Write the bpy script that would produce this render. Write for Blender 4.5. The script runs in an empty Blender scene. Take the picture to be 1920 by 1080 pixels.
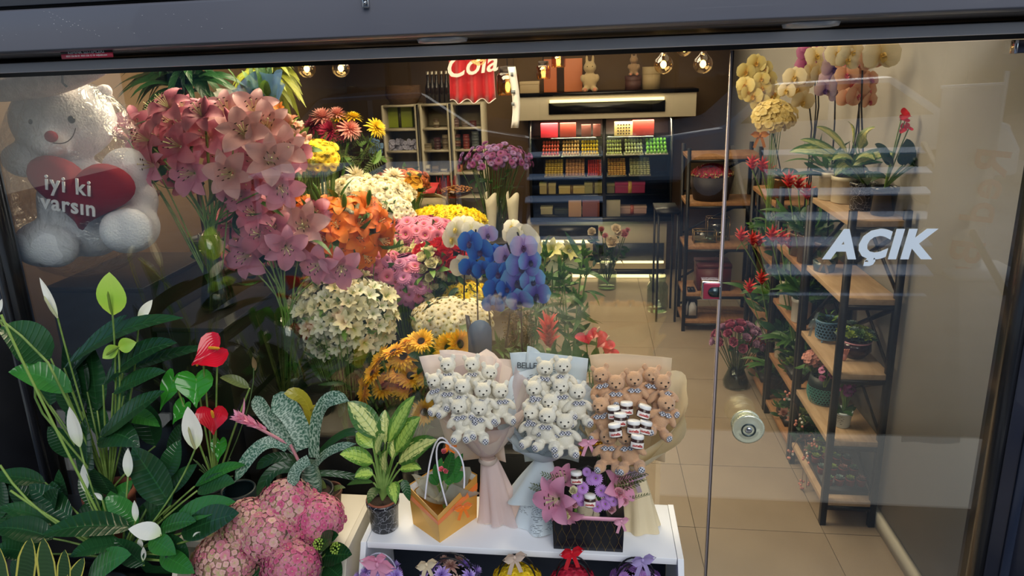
import bpy, math, random
import numpy as np
from mathutils import Vector, Matrix, Quaternion
S = bpy.context.scene
COL = S.collection
R = random.Random(7)
PI = math.pi
# ------------------------------------------------------------------ camera
F, PX, PY, H = 1320.0, 925.0, 475.0, 2.3
VZ = Vector((1100-PX, 105-PY, F)).normalized()
VV = Vector((183.0, 4796.0, F)); VV = (VV-VZ*VV.dot(VZ)).normalized()
VX = VV.cross(VZ)
cam_d = bpy.data.cameras.new('camera'); cam = bpy.data.objects.new('camera', cam_d); COL.objects.link(cam)
cam_d.sensor_width = 36.0; cam_d.lens = F/1920*36.0
cam_d.shift_x = (960-PX)/1920; cam_d.shift_y = (PY-540)/1920
cam_d.clip_start = 0.02; cam_d.clip_end = 200
ex = Vector((VX.x, VZ.x, -VV.x)); ey = Vector((VX.y, VZ.y, -VV.y)); ez = Vector((VX.z, VZ.z, -VV.z))
cam.matrix_world = Matrix.Translation((0, 0, H)) @ Matrix((ex, -ey, -ez)).transposed().to_4x4()
S.camera = cam
def P(px, py, y):
    """the point of the plane at depth y that is seen at a pixel of the photograph"""
    d = Vector((px-PX, py-PY, F)); w = Vector((d.dot(VX), d.dot(VZ), -d.dot(VV)))
    w *= y/w.y; return Vector((w.x, w.y, w.z+H))
# ------------------------------------------------------------------ world, lights, exposure
W = bpy.data.worlds.new('world'); S.world = W; W.use_nodes = True
wn = W.node_tree.nodes; wl = W.node_tree.links
bg = wn['Background']; bg.inputs[1].default_value = 2.6
sky = wn.new('ShaderNodeTexSky'); sky.sky_type = 'HOSEK_WILKIE'; sky.turbidity = 4.0; sky.ground_albedo = 0.3
sky.sun_direction = Vector((0.45, -0.5, 0.75)).normalized()
wl.new(sky.outputs[0], bg.inputs[0])
def light(kind, name, loc, energy, col=(1, 1, 1), size=1.0, size_y=None, aim=None, spread=None):
    l = bpy.data.lights.new(name, kind); l.energy = energy; l.color = col
    o = bpy.data.objects.new(name, l); COL.objects.link(o); o.location = loc
    if kind == 'AREA':
        l.shape = 'RECTANGLE'; l.size = size; l.size_y = size_y or size
        if spread: l.spread = spread
    elif kind == 'SUN': l.angle = size
    else: l.shadow_soft_size = size
    if aim is not None: o.rotation_euler = (Vector(aim)-Vector(loc)).to_track_quat('-Z', 'Y').to_euler()
    return o
light('SUN', 'sun', (3, -9, 9), 1.9, (1.0, 0.95, 0.9), math.radians(40), aim=(0, 2.3, 0.5))
WARM = (1.0, 0.79, 0.52)
light('AREA', 'ceiling_light_front', (-0.9, 3.3, 2.98), 105, WARM, 2.0, 0.8)
light('AREA', 'ceiling_light_middle', (-0.5, 4.7, 2.98), 65, WARM, 2.2, 1.2)
light('AREA', 'ceiling_light_back', (0.0, 6.2, 2.98), 32, WARM, 2.4, 1.0)
light('AREA', 'ceiling_light_right', (0.85, 3.6, 2.98), 7, WARM, 0.8, 1.6)
S.view_settings.view_transform = 'Standard'; S.view_settings.look = 'None'
S.view_settings.gamma = 1.0; S.view_settings.use_curve_mapping = False
S.view_settings.exposure = 0.0
# ------------------------------------------------------------------ materials
def lin(c):
    if isinstance(c, str): c = tuple(int(c[i:i+2], 16) for i in (0, 2, 4))
    return tuple((x/255/12.92 if x/255 <= .04045 else ((x/255+.055)/1.055)**2.4) for x in c)+(1,)
MATS = {}
def mk(name):
    m = bpy.data.materials.new(name); m.use_nodes = True
    nt = m.node_tree; return m, nt, nt.nodes['Principled BSDF'], nt.nodes['Material Output']
def N(nt, t, **kw):
    n = nt.nodes.new('ShaderNode'+t)
    for k, v in kw.items():
        if k.startswith('i_'): n.inputs[int(k[2:])].default_value = v
        else: setattr(n, k, v)
    return n
def ramp(nt, stops, interp='LINEAR'):
    n = nt.nodes.new('ShaderNodeValToRGB'); e = n.color_ramp.elements; n.color_ramp.interpolation = interp
    while len(e) < len(stops): e.new(0.5)
    for el, (p, c) in zip(e, stops): el.position = p; el.color = lin(c)
    return n
def M(name, col, rough=.5, metal=0, var=None, scale=8, bump=0, bscale=None, emit=0, trans=0, sheen=0, coat=0, stretch=None, alpha=None, detail=4):
    """plain or noise-varied material"""
    if name in MATS: return MATS[name]
    m, nt, b, out = mk(name); MATS[name] = m
    b.inputs['Base Color'].default_value = lin(col); b.inputs['Roughness'].default_value = rough; b.inputs['Metallic'].default_value = metal
    if sheen: b.inputs['Sheen Weight'].default_value = sheen
    if coat: b.inputs['Coat Weight'].default_value = coat
    tc = N(nt, 'TexCoord')
    mp = N(nt, 'Mapping'); nt.links.new(tc.outputs['Object'], mp.inputs[0])
    if stretch: mp.inputs['Scale'].default_value = stretch
    if var:
        nz = N(nt, 'TexNoise'); nz.inputs['Scale'].default_value = scale; nz.inputs['Detail'].default_value = detail
        nt.links.new(mp.outputs[0], nz.inputs['Vector'])
        r = ramp(nt, [(.35, col), (.68, var)]); nt.links.new(nz.outputs[0], r.inputs[0]); nt.links.new(r.outputs[0], b.inputs['Base Color'])
    if bump:
        nb = N(nt, 'TexNoise'); nb.inputs['Scale'].default_value = bscale or scale*4; nt.links.new(mp.outputs[0], nb.inputs['Vector'])
        bp = N(nt, 'Bump'); bp.inputs['Strength'].default_value = bump; bp.inputs['Distance'].default_value = .004
        nt.links.new(nb.outputs[0], bp.inputs['Height']); nt.links.new(bp.outputs[0], b.inputs['Normal'])
    if emit: b.inputs['Emission Color'].default_value = lin(col); b.inputs['Emission Strength'].default_value = emit
    if trans:
        t = N(nt, 'BsdfTranslucent'); mx = N(nt, 'MixShader'); mx.inputs[0].default_value = trans
        t.inputs[0].default_value = lin(col)
        nt.links.new(b.outputs[0], mx.inputs[1]); nt.links.new(t.outputs[0], mx.inputs[2]); nt.links.new(mx.outputs[0], out.inputs[0])
    if alpha is not None: b.inputs['Alpha'].default_value = alpha
    return m
def PM(name, base, mid, tip, rough=.55, trans=.16, spot=None):
    """petal: colour runs from base to tip along v, pale rim and fine ribs across u"""
    if name in MATS: return MATS[name]
    m, nt, b, out = mk(name); MATS[name] = m; L = nt.links.new
    uv = N(nt, 'UVMap'); sp = N(nt, 'SeparateXYZ'); L(uv.outputs[0], sp.inputs[0])
    r = ramp(nt, [(0, base), (.35, mid), (1, tip)]); L(sp.outputs[1], r.inputs[0])
    oi = N(nt, 'ObjectInfo'); hs = N(nt, 'HueSaturation')
    mr = N(nt, 'MapRange'); mr.inputs[3].default_value = .86; mr.inputs[4].default_value = 1.12; L(oi.outputs['Random'], mr.inputs[0]); L(mr.outputs[0], hs.inputs['Value'])
    L(r.outputs[0], hs.inputs['Color']); last = hs.outputs[0]
    if spot:
        vo = N(nt, 'TexVoronoi'); vo.inputs['Scale'].default_value = 14; L(uv.outputs[0], vo.inputs['Vector'])
        lt = N(nt, 'Math', operation='LESS_THAN'); lt.inputs[1].default_value = .16; L(vo.outputs[0], lt.inputs[0])
        l2 = N(nt, 'Math', operation='LESS_THAN'); l2.inputs[1].default_value = .5; L(sp.outputs[1], l2.inputs[0])
        mu = N(nt, 'Math', operation='MULTIPLY'); L(lt.outputs[0], mu.inputs[0]); L(l2.outputs[0], mu.inputs[1])
        mx = N(nt, 'Mix', data_type='RGBA'); L(mu.outputs[0], mx.inputs[0]); L(last, mx.inputs[6]); mx.inputs[7].default_value = lin(spot); last = mx.outputs[2]
    L(last, b.inputs['Base Color']); b.inputs['Roughness'].default_value = rough
    wv = N(nt, 'TexWave'); wv.inputs['Scale'].default_value = 5; L(uv.outputs[0], wv.inputs['Vector'])
    bp = N(nt, 'Bump'); bp.inputs['Strength'].default_value = .15; bp.inputs['Distance'].default_value = .002; L(wv.outputs[0], bp.inputs['Height']); L(bp.outputs[0], b.inputs['Normal'])
    t = N(nt, 'BsdfTranslucent'); L(last, t.inputs[0]); ms = N(nt, 'MixShader'); ms.inputs[0].default_value = trans
    L(b.outputs[0], ms.inputs[1]); L(t.outputs[0], ms.inputs[2]); L(ms.outputs[0], out.inputs[0])
    return m
def LM(name, dark, light, style='plain', rough=.38, third=None, veins=9, trans=.15):
    """leaf: midrib and side veins drawn from uv; styles plain / cream (pale centre) / edge (pale margin) / silver (banded)"""
    if name in MATS: return MATS[name]
    m, nt, b, out = mk(name); MATS[name] = m; L = nt.links.new
    uv = N(nt, 'UVMap'); sp = N(nt, 'SeparateXYZ'); L(uv.outputs[0], sp.inputs[0])
    def ma(op, a, b_=None):
        n = N(nt, 'Math', operation=op)
        for i, x in enumerate((a, b_)):
            if x is None: continue
            if isinstance(x, (int, float)): n.inputs[i].default_value = x
            else: L(x, n.inputs[i])
        return n.outputs[0]
    d = ma('ABSOLUTE', ma('SUBTRACT', sp.outputs[0], .5))          # 0 midrib .5 rim
    ph = ma('SUBTRACT', ma('MULTIPLY', sp.outputs[1], veins*6.28), ma('MULTIPLY', d, 12.0))
    vein = ma('POWER', ma('MULTIPLY', ma('ADD', ma('SINE', ph), 1.0), .5), 6.0)
    rib = ma('LESS_THAN', d, .022)
    oi = N(nt, 'ObjectInfo'); nz = N(nt, 'TexNoise'); nz.inputs['Scale'].default_value = 6
    tc = N(nt, 'TexCoord'); L(tc.outputs['Object'], nz.inputs['Vector'])
    base = N(nt, 'Mix', data_type='RGBA'); L(ma('MULTIPLY', ma('ADD', nz.outputs[0], oi.outputs['Random']), .5), base.inputs[0])
    base.inputs[6].default_value = lin(dark); base.inputs[7].default_value = lin(light); col = base.outputs[2]
    def mix(f, c, src):
        n = N(nt, 'Mix', data_type='RGBA'); L(f, n.inputs[0]); L(src, n.inputs[6]); n.inputs[7].default_value = lin(c); return n.outputs[2]
    if style == 'cream':
        n2 = N(nt, 'TexNoise'); n2.inputs['Scale'].default_value = 16; n2.inputs['Detail'].default_value = 6
        mp = N(nt, 'Mapping'); mp.inputs['Scale'].default_value = (1, .55, 1); L(uv.outputs[0], mp.inputs[0]); L(mp.outputs[0], n2.inputs['Vector'])
        k = ma('ADD', ma('MULTIPLY', d, 2.0), ma('MULTIPLY', ma('SUBTRACT', n2.outputs[0], .5), 1.5))
        r = ramp(nt, [(.42, (255, 255, 255)), (.62, (0, 0, 0))]); L(k, r.inputs[0]); col = mix(r.outputs[0], third, col)
    elif style == 'edge':
        col = mix(ma('MULTIPLY', ma('SINE', ma('MULTIPLY', sp.outputs[1], 90.0)), .3), light, col)
        col = mix(ma('GREATER_THAN', d, .40), third, col)
    elif style == 'silver':
        n2 = N(nt, 'TexNoise'); n2.inputs['Scale'].default_value = 9; n2.inputs['Detail'].default_value = 5
        mp = N(nt, 'Mapping'); mp.inputs['Scale'].default_value = (.8, 3.5, 1); L(uv.outputs[0], mp.inputs[0]); L(mp.outputs[0], n2.inputs['Vector'])
        r = ramp(nt, [(.46, (0, 0, 0)), (.56, (255, 255, 255))]); L(n2.outputs[0], r.inputs[0]); col = mix(r.outputs[0], third, col)
    if style in ('plain', 'cream'):
        col = mix(ma('MULTIPLY', vein, .2), light, col); col = mix(ma('MULTIPLY', rib, .7), light, col)
        bp = N(nt, 'Bump'); bp.inputs['Strength'].default_value = .25; bp.inputs['Distance'].default_value = .004
        L(vein, bp.inputs['Height']); L(bp.outputs[0], b.inputs['Normal'])
    L(col, b.inputs['Base Color']); b.inputs['Roughness'].default_value = rough
    t = N(nt, 'BsdfTranslucent'); L(col, t.inputs[0]); ms = N(nt, 'MixShader'); ms.inputs[0].default_value = trans
    L(b.outputs[0], ms.inputs[1]); L(t.outputs[0], ms.inputs[2]); L(ms.outputs[0], out.inputs[0])
    return m
def GL(name, refl=.08, tint=(255, 255, 255), rough=0.0):
    """thin clear glass: see-through with a fresnel mirror coat"""
    if name in MATS: return MATS[name]
    m, nt, b, out = mk(name); MATS[name] = m; L = nt.links.new
    nt.nodes.remove(b)
    t = N(nt, 'BsdfTransparent'); t.inputs[0].default_value = lin(tint); g = N(nt, 'BsdfGlossy'); g.inputs['Roughness'].default_value = rough
    fr = N(nt, 'Fresnel'); ge = N(nt, 'NewGeometry'); io = N(nt, 'MapRange'); io.inputs[3].default_value = 1.5; io.inputs[4].default_value = 1/1.5
    L(ge.outputs['Backfacing'], io.inputs[0]); L(io.outputs[0], fr.inputs[0])
    mr = N(nt, 'MapRange'); mr.inputs[1].default_value = .04; mr.inputs[2].default_value = 1; mr.inputs[3].default_value = refl; mr.inputs[4].default_value = 1; L(fr.outputs[0], mr.inputs[0])
    ms = N(nt, 'MixShader'); L(mr.outputs[0], ms.inputs[0]); L(t.outputs[0], ms.inputs[1]); L(g.outputs[0], ms.inputs[2]); L(ms.outputs[0], out.inputs[0])
    return m
def WOOD(name, a, b_, sc=3):
    if name in MATS: return MATS[name]
    m, nt, b, out = mk(name); MATS[name] = m; L = nt.links.new
    tc = N(nt, 'TexCoord'); mp = N(nt, 'Mapping'); mp.inputs['Scale'].default_value = (9, 1.2, 9); L(tc.outputs['Object'], mp.inputs[0])
    nz = N(nt, 'TexNoise'); nz.inputs['Scale'].default_value = sc; nz.inputs['Detail'].default_value = 8; nz.inputs['Distortion'].default_value = 1.2; L(mp.outputs[0], nz.inputs['Vector'])
    r = ramp(nt, [(.3, a), (.7, b_)]); L(nz.outputs[0], r.inputs[0]); L(r.outputs[0], b.inputs['Base Color']); b.inputs['Roughness'].default_value = .5
    return m
# ------------------------------------------------------------------ mesh building
class MB:
    def __init__(s): s.v = []; s.f = []; s.uv = []; s.m = []
    def add(s, vs, fs, uv=None, mi=0):
        o = len(s.v); s.v.extend([tuple(v) for v in vs]); s.f.extend([tuple(i+o for i in f) for f in fs])
        s.uv.extend(uv if uv is not None else [(0, 0)]*len(vs)); s.m.extend([mi]*len(fs)); return s
    def grid(s, G, UV=None, mi=0, closed=False):
        n, k = len(G), len(G[0]); vs = [p for row in G for p in row]
        kk = k if closed else k-1
        fs = [(i*k+j, i*k+(j+1) % k, (i+1)*k+(j+1) % k, (i+1)*k+j) for i in range(n-1) for j in range(kk)]
        if UV is None: UV = [(j/max(1, k-1), i/max(1, n-1)) for i in range(n) for j in range(k)]
        return s.add(vs, fs, UV, mi)
    def box(s, x0, x1, y0, y1, z0, z1, mi=0):
        v = [(x, y, z) for z in (z0, z1) for y in (y0, y1) for x in (x0, x1)]
        return s.add(v, [(0, 2, 3, 1), (4, 5, 7, 6), (0, 1, 5, 4), (2, 6, 7, 3), (0, 4, 6, 2), (1, 3, 7, 5)], None, mi)
    def beam(s, a, b, w, h=None, mi=0, up=(0, 0, 1)):
        a = Vector(a); b = Vector(b); t = (b-a).normalized(); h = h or w
        sd = t.cross(Vector(up)); sd = sd.normalized() if sd.length > 1e-4 else Vector((1, 0, 0)); n = sd.cross(t)
        v = [p+sd*x*w/2+n*y*h/2 for p in (a, b) for x, y in ((-1, -1), (1, -1), (1, 1), (-1, 1))]
        return s.add(v, [(3, 2, 1, 0), (4, 5, 6, 7), (0, 1, 5, 4), (1, 2, 6, 5), (2, 3, 7, 6), (3, 0, 4, 7)], None, mi)
    def tube(s, pts, r, k=6, mi=0, cap=True, closed=False):
        pts = [Vector(p) for p in pts]; n = len(pts); rs = r if isinstance(r, (list, tuple)) else [r]*n
        G = []; pn = None
        for i, p in enumerate(pts):
            if closed: t = pts[(i+1) % n]-pts[i-1]
            else: t = pts[min(i+1, n-1)]-pts[max(i-1, 0)]
            t.normalize()
            if pn is None: pn = t.cross(Vector((0, 0, 1))) if abs(t.z) < .9 else t.cross(Vector((1, 0, 0)))
            pn = (pn-t*pn.dot(t)).normalized(); q = t.cross(pn)
            G.append([p+(pn*math.cos(a)+q*math.sin(a))*rs[i] for a in [2*PI*j/k for j in range(k)]])
        if closed: G.append(G[0])
        UV = [(j/k, i/max(1, n-1)) for i in range(len(G)) for j in range(k)]
        s.grid(G, UV, mi, closed=True)
        if cap and not closed:
            for row in (G[0][::-1], G[-1]): s.add(row, [tuple(range(k))], None, mi)
        return s
    def lathe(s, prof, k=24, c=(0, 0, 0), mi=0, wob=None):
        G = []
        for i, (r, z) in enumerate(prof):
            G.append([(c[0]+r*(wob(a, i) if wob else 1)*math.cos(a), c[1]+r*(wob(a, i) if wob else 1)*math.sin(a), c[2]+z) for a in [2*PI*j/k for j in range(k)]])
        n = len(prof); UV = [(j/k, i/(n-1)) for i in range(n) for j in range(k)]
        return s.grid(G, UV, mi, closed=True)
    def ell(s, c, r, k=12, n=8, mi=0, M_=None):
        G = []
        for i in range(n+1):
            th = PI*i/n; row = []
            for j in range(k):
                a = 2*PI*j/k; p = Vector((r[0]*math.sin(th)*math.cos(a), r[1]*math.sin(th)*math.sin(a), -r[2]*math.cos(th)))
                if M_ is not None: p = M_ @ p
                row.append(p+Vector(c))
            G.append(row)
        return s.grid(G, None if False else [(j/k, i/n) for i in range(n+1) for j in range(k)], mi, closed=True)
    def prism(s, pts, d, mi=0):
        """closed outline pts (3d) pushed along vector d"""
        n = len(pts); a = [Vector(p) for p in pts]; b = [p+Vector(d) for p in a]
        s.add(a+b, [tuple(range(n))[::-1], tuple(range(n, 2*n))]+[(i, (i+1) % n, n+(i+1) % n, n+i) for i in range(n)], None, mi); return s
    def petal(s, phi, L, Wd, a0, a1, r0=0, z0=0, n=4, nx=2, cup=.2, mi=0, pe=1.0, q=.6, bw=.25, ruf=0, roll=0, c=(0, 0, 0)):
        a0 = math.radians(a0); a1 = math.radians(a1); r = r0; z = z0; G = []; cp, sn = math.cos(phi), math.sin(phi)
        for i in range(n+1):
            t = i/n; a = a0+(a1-a0)*t
            if i: r += math.cos(a)*L/n; z += math.sin(a)*L/n
            w = Wd/2*(math.sin(PI*min(1, max(0, t))**pe)**q if 0 < t < 1 else 0)+Wd/2*bw*(1-t)
            row = []
            for j in range(nx+1):
                u = -1+2*j/nx; off = cup*w*u*u+(ruf*Wd*math.sin(t*9+u*5)*abs(u) if ruf else 0)+roll*w*u
                rr = r-math.sin(a)*off; zz = z+math.cos(a)*off
                row.append((c[0]+rr*cp-u*w*sn, c[1]+rr*sn+u*w*cp, c[2]+zz))
            G.append(row)
        return s.grid(G, None, mi)
    def leaf(s, pts, w, nrm=(0, -.5, .85), fold=.25, nx=4, mi=0, prof=None, wave=0, ph=0):
        pts = [Vector(p) for p in pts]; n = len(pts)-1; nrm = Vector(nrm).normalized(); G = []
        for i, p in enumerate(pts):
            t = i/n; tg = (pts[min(i+1, n)]-pts[max(i-1, 0)]).normalized(); sd = tg.cross(nrm)
            sd = sd.normalized() if sd.length > 1e-3 else Vector((1, 0, 0)); up = sd.cross(tg)
            ww = w/2*(prof(t) if prof else math.sin(PI*t**.85)**.75 if 0 < t < 1 else .02)
            G.append([p+sd*u*ww+up*(abs(u)*fold*ww-(.35*fold*ww*u*u)+wave*w*math.sin(t*11+ph)*abs(u)) for u in [-1+2*j/nx for j in range(nx+1)]])
        return s.grid(G, None, mi)
    def mesh(s, name, mats, smooth=True):
        me = bpy.data.meshes.new(name)
        me.from_pydata([tuple(v) for v in s.v], [], s.f)
        if len(s.f):
            uvl = me.uv_layers.new(name='UVMap'); li = np.zeros(len(me.loops), dtype=np.int32); me.loops.foreach_get('vertex_index', li)
            uvl.data.foreach_set('uv', np.array(s.uv, dtype=np.float32)[li].ravel())
            me.polygons.foreach_set('material_index', np.array(s.m, dtype=np.int32))
            me.polygons.foreach_set('use_smooth', np.full(len(s.f), bool(smooth)))
        for m in (mats if isinstance(mats, (list, tuple)) else [mats]): me.materials.append(m)
        me.update(); return me
def bez(a, b, c, n=8):
    a, b, c = Vector(a), Vector(b), Vector(c)
    return [a*(1-t)**2+b*2*t*(1-t)+c*t*t for t in [i/n for i in range(n+1)]]
def thing(name, label, cat, loc=(0, 0, 0), group=None, rotz=0):
    o = bpy.data.objects.new(name, None); COL.objects.link(o); o.location = loc; o.rotation_euler = (0, 0, rotz)
    o.empty_display_size = .02; o['label'] = label; o['category'] = cat
    if group: o['group'] = group
    return o
def org(o):
    v = Vector(o.location)
    while o.parent: o = o.parent; v = v+Vector(o.location)
    return v
def part(name, parent, mb, mats, smooth=True, bevel=0, world=True, label=None, solid=0, sub=0, kind=None):
    """mesh part; with world=True the builder holds world coordinates"""
    me = mb if isinstance(mb, bpy.types.Mesh) else mb.mesh(name, mats, smooth)
    if world and parent is not None and not isinstance(mb, bpy.types.Mesh): me.transform(Matrix.Translation(-org(parent)))
    o = bpy.data.objects.new(name, me); COL.objects.link(o); o.parent = parent
    if bevel:
        b = o.modifiers.new('b', 'BEVEL'); b.width = bevel; b.segments = 2; b.limit_method = 'ANGLE'
    if solid: m_ = o.modifiers.new('s', 'SOLIDIFY'); m_.thickness = solid; m_.offset = 0
    if sub: m_ = o.modifiers.new('u', 'SUBSURF'); m_.levels = sub; m_.render_levels = sub
    if label: o['label'] = label
    if kind: o['kind'] = kind
    return o
def put(name, parent, me, pos, d=(0, 0, 1), spin=0, sc=1.0, label=None):
    """instance of a shared mesh, its +Z turned along d"""
    o = bpy.data.objects.new(name, me); COL.objects.link(o); o.parent = parent
    q = (Quaternion() if tuple(d) == (0, 0, 1) else Vector(d).to_track_quat('Z', 'Y')) @ Quaternion((0, 0, 1), spin)
    s3 = (sc, sc, sc) if isinstance(sc, (int, float)) else sc
    o.matrix_local = Matrix.LocRotScale(Vector(pos)-(org(parent) if parent else Vector()), q, Vector(s3))
    if label: o['label'] = label
    return o
def single(name, label, cat, mb, mats, loc=None, group=None, **kw):
    o = part(name, None, mb, mats, world=False, **kw)
    if loc is not None: o.data.transform(Matrix.Translation(-Vector(loc))); o.location = loc
    o['label'] = label; o['category'] = cat
    if group: o['group'] = group
    return o
def struct(name, mb, mats, parent=None, **kw):
    o = part(name, parent, mb, mats, **kw)
    if parent is None: o['kind'] = 'structure'
    return o
KIDS = {}
def dup(root, loc=None, q=None, sc=None, label=None, group=None):
    def cp(o, par):
        c = o.copy(); COL.objects.link(c); c.parent = par
        for ch in [x for x in ALLKIDS(o)]: cp(ch, c)
        return c
    r = cp(root, root.parent)
    if loc is not None or q is not None or sc is not None:
        r.matrix_local = Matrix.LocRotScale(Vector(loc), q or Quaternion(), Vector((sc or 1,)*3))
    if label: r['label'] = label
    if group: r['group'] = group
    return r
def ALLKIDS(o): return list(o.children)
def baked(o):
    """evaluate modifiers of a temporary object into a plain mesh"""
    COL.objects.link(o) if o.name not in COL.objects else None
    dg = bpy.context.evaluated_depsgraph_get(); me = bpy.data.meshes.new_from_object(o.evaluated_get(dg))
    bpy.data.objects.remove(o); return me
def blob(ells, vox, mats, smooth_it=6):
    mb = MB()
    for e in ells: mb.ell(e[0], e[1], 14, 10, 0, e[2] if len(e) > 2 else None)
    o = bpy.data.objects.new('tmp', mb.mesh('tmp', mats)); m = o.modifiers.new('r', 'REMESH'); m.mode = 'VOXEL'; m.voxel_size = vox; m.use_smooth_shade = True
    m2 = o.modifiers.new('s', 'SMOOTH'); m2.iterations = smooth_it; m2.factor = .5
    COL.objects.link(o); bpy.context.view_layer.update(); me = baked(o)
    if not me.materials: me.materials.append(mats if not isinstance(mats, list) else mats[0])
    return me
def textmesh(s, size, mat, ext=.0005, shear=0, bold=0, align='CENTER', space=1):
    cu = bpy.data.curves.new('txt', 'FONT'); cu.body = s; cu.size = size; cu.extrude = ext; cu.shear = shear; cu.offset = bold; cu.align_x = align; cu.align_y = 'CENTER'; cu.space_character = space
    cu.resolution_u = 3; o = bpy.data.objects.new('tmp', cu); COL.objects.link(o); bpy.context.view_layer.update(); me = baked(o)
    me.materials.clear(); me.materials.append(mat); return me
def rotto(parent, name, me, pos, X, Y, label=None, sc=1):
    """place mesh whose local X/Y run along given world vectors"""
    X = Vector(X).normalized(); Y = Vector(Y); Y = (Y-X*Y.dot(X)).normalized(); Z = X.cross(Y)
    o = bpy.data.objects.new(name, me); COL.objects.link(o); o.parent = parent
    m = Matrix((X*sc, Y*sc, Z*sc)).transposed().to_4x4(); m.translation = Vector(pos)-(org(parent) if parent else Vector())
    o.matrix_local = m
    if label: o['label'] = label
    return o
# ------------------------------------------------------------------ flower and leaf library (all face +Z)
stemM = M('stem green', '5d7f38', .5, var='86a355', scale=20)
stemD = M('stem dark', '37502c', .5, var='55703c', scale=20)
gM = LM('leaf green', '1f3d18', '4d7a35'); gL = LM('leaf light', '3f6a28', '7fa648'); gD = LM('leaf dark', '12301a', '2c5a30', rough=.3)
gO = LM('leaf olive', '3a4a22', '6c7a3c')
def mum(name, base, mid, tip, n=64, rad=.03, dome=.7, center=None, wid=.26):
    """full chrysanthemum head of strap petals"""
    mb = MB(); r_ = random.Random(name)
    for k in range(n):
        f = k/n; a = k*2.39996; el = 82-100*f**.9*1.0; el = 84-96*f
        L = rad*(.55+.45*f)*r_.uniform(.9, 1.08)
        mb.petal(a, L, L*wid*(1.2-.2*f), el*dome+8, el*dome-22*f+r_.uniform(-8, 8)+18*(1-f), r0=rad*.08*f, z0=rad*.12*(1-f), n=3, nx=1, q=.5, bw=.4)
    mats = [PM(name, base, mid, tip)]
    if center: mb.ell((0, 0, rad*.16), (rad*.3, rad*.3, rad*.16), 10, 6, 1); mats.append(M(name+' eye', center, .9, bump=1, scale=200))
    return mb.mesh(name, mats)
def daisy(name, base, mid, tip, eye, n=16, rad=.02, rows=1, el=14, wid=.34, eyer=.28):
    mb = MB(); rows += rows > 1; eyer = .13 if rows > 1 else eyer
    for rw in range(rows):
        for k in range(n):
            mb.petal(2*PI*(k+rw*.5)/n, rad*(1-.22*rw), rad*wid, el*.6+rw*18, el-26+rw*12, r0=rad*.12, z0=.001*rw, n=3, nx=1, q=.45, bw=.4)
    mb.ell((0, 0, rad*.1), (rad*eyer, rad*eyer, rad*.14), 10, 6, 1)
    return mb.mesh(name, [PM(name, base, mid, tip), M(name+' eye', eye, .9, bump=1, scale=300)])
def lilyf(name, base, mid, tip, L=.1, Wd=.042, open_=1.0, anther='3a1a10', spot=None, fil='d8d8a0'):
    mb = MB()
    for k in range(6):
        inner = k % 2
        mb.petal(PI/3*k, L*(1 if inner else .97), Wd*(1.15 if inner else .85), 72, 72-128*open_, r0=.004, z0=0, n=9, nx=4, cup=.26, pe=1.05, q=.8, bw=.3, ruf=.04)
    for k in range(6):
        a = PI/3*k+.5; tx, ty = math.cos(a)*L*.2, math.sin(a)*L*.2
        mb.tube([(0, 0, .005), (tx*.5, ty*.5, L*.35), (tx, ty, L*.62)], .0009, 4, 1)
        mb.ell((tx, ty, L*.63), (.0018, .0055, .002), 6, 4, 2)
    mb.tube([(0, 0, .005), (0, 0, L*.75)], .0013, 4, 1); mb.ell((0, 0, L*.76), (.003, .003, .0022), 6, 4, 1)
    return mb.mesh(name, [PM(name, base, mid, tip, spot=spot), M('filament '+fil, fil), M('anther '+anther, anther, .9)])
def budm(name, L, r, mat, k=8):
    mb = MB(); mb.lathe([(r*.25, 0), (r*.7, L*.15), (r, L*.45), (r*.85, L*.7), (r*.35, L*.93), (0.0002, L)], k, wob=lambda a, i: 1+.12*math.cos(3*a)); return mb.mesh(name, mat)
def rosef(name, base, mid, tip, rad=.03, n=22, ruf=.03):
    mb = MB()
    for k in range(n):
        f = k/n; a = k*2.2; L = rad*(1.0+.35*f)
        mb.petal(a, L, rad*(.9+.75*f), 86-18*f, 96-90*f*f, r0=rad*(.03+.3*f), z0=-rad*.25*f, n=4, nx=3, cup=.55, pe=1.3, q=.42, bw=.5, ruf=ruf)
    return mb.mesh(name, [PM(name, base, mid, tip)])
def orchidf(name, base, mid, tip, lip, rad=.045, lip2=None):
    mb = MB()
    for a, L, w in ((90, 1, .72), (215, .98, .66), (325, .98, .66)):
        mb.petal(math.radians(a), rad*L, rad*w, 4, -14, r0=0, z0=-.002, n=5, nx=4, cup=-.12, q=.55, pe=1.05, bw=.3)
    for a in (12, 168):
        mb.petal(math.radians(a), rad*1.05, rad*1.3, 16, -8, r0=0, z0=.002, n=6, nx=5, cup=-.1, q=.48, pe=1.1, bw=.25, ruf=.012)
    mb.petal(math.radians(-90), rad*.5, rad*.34, 60, -10, z0=.003, n=4, nx=2, cup=.5, mi=1, q=.6)
    for s in (-1, 1): mb.petal(math.radians(-90+s*60), rad*.32, rad*.26, 75, 60, z0=.003, n=3, nx=2, cup=.3, mi=1)
    mb.ell((0, 0, .005), (rad*.07, rad*.09, rad*.1), 8, 6, 1)
    return mb.mesh(name, [PM(name, base, mid, tip, rough=.45), M(name+' lip', lip, .5)])
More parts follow.
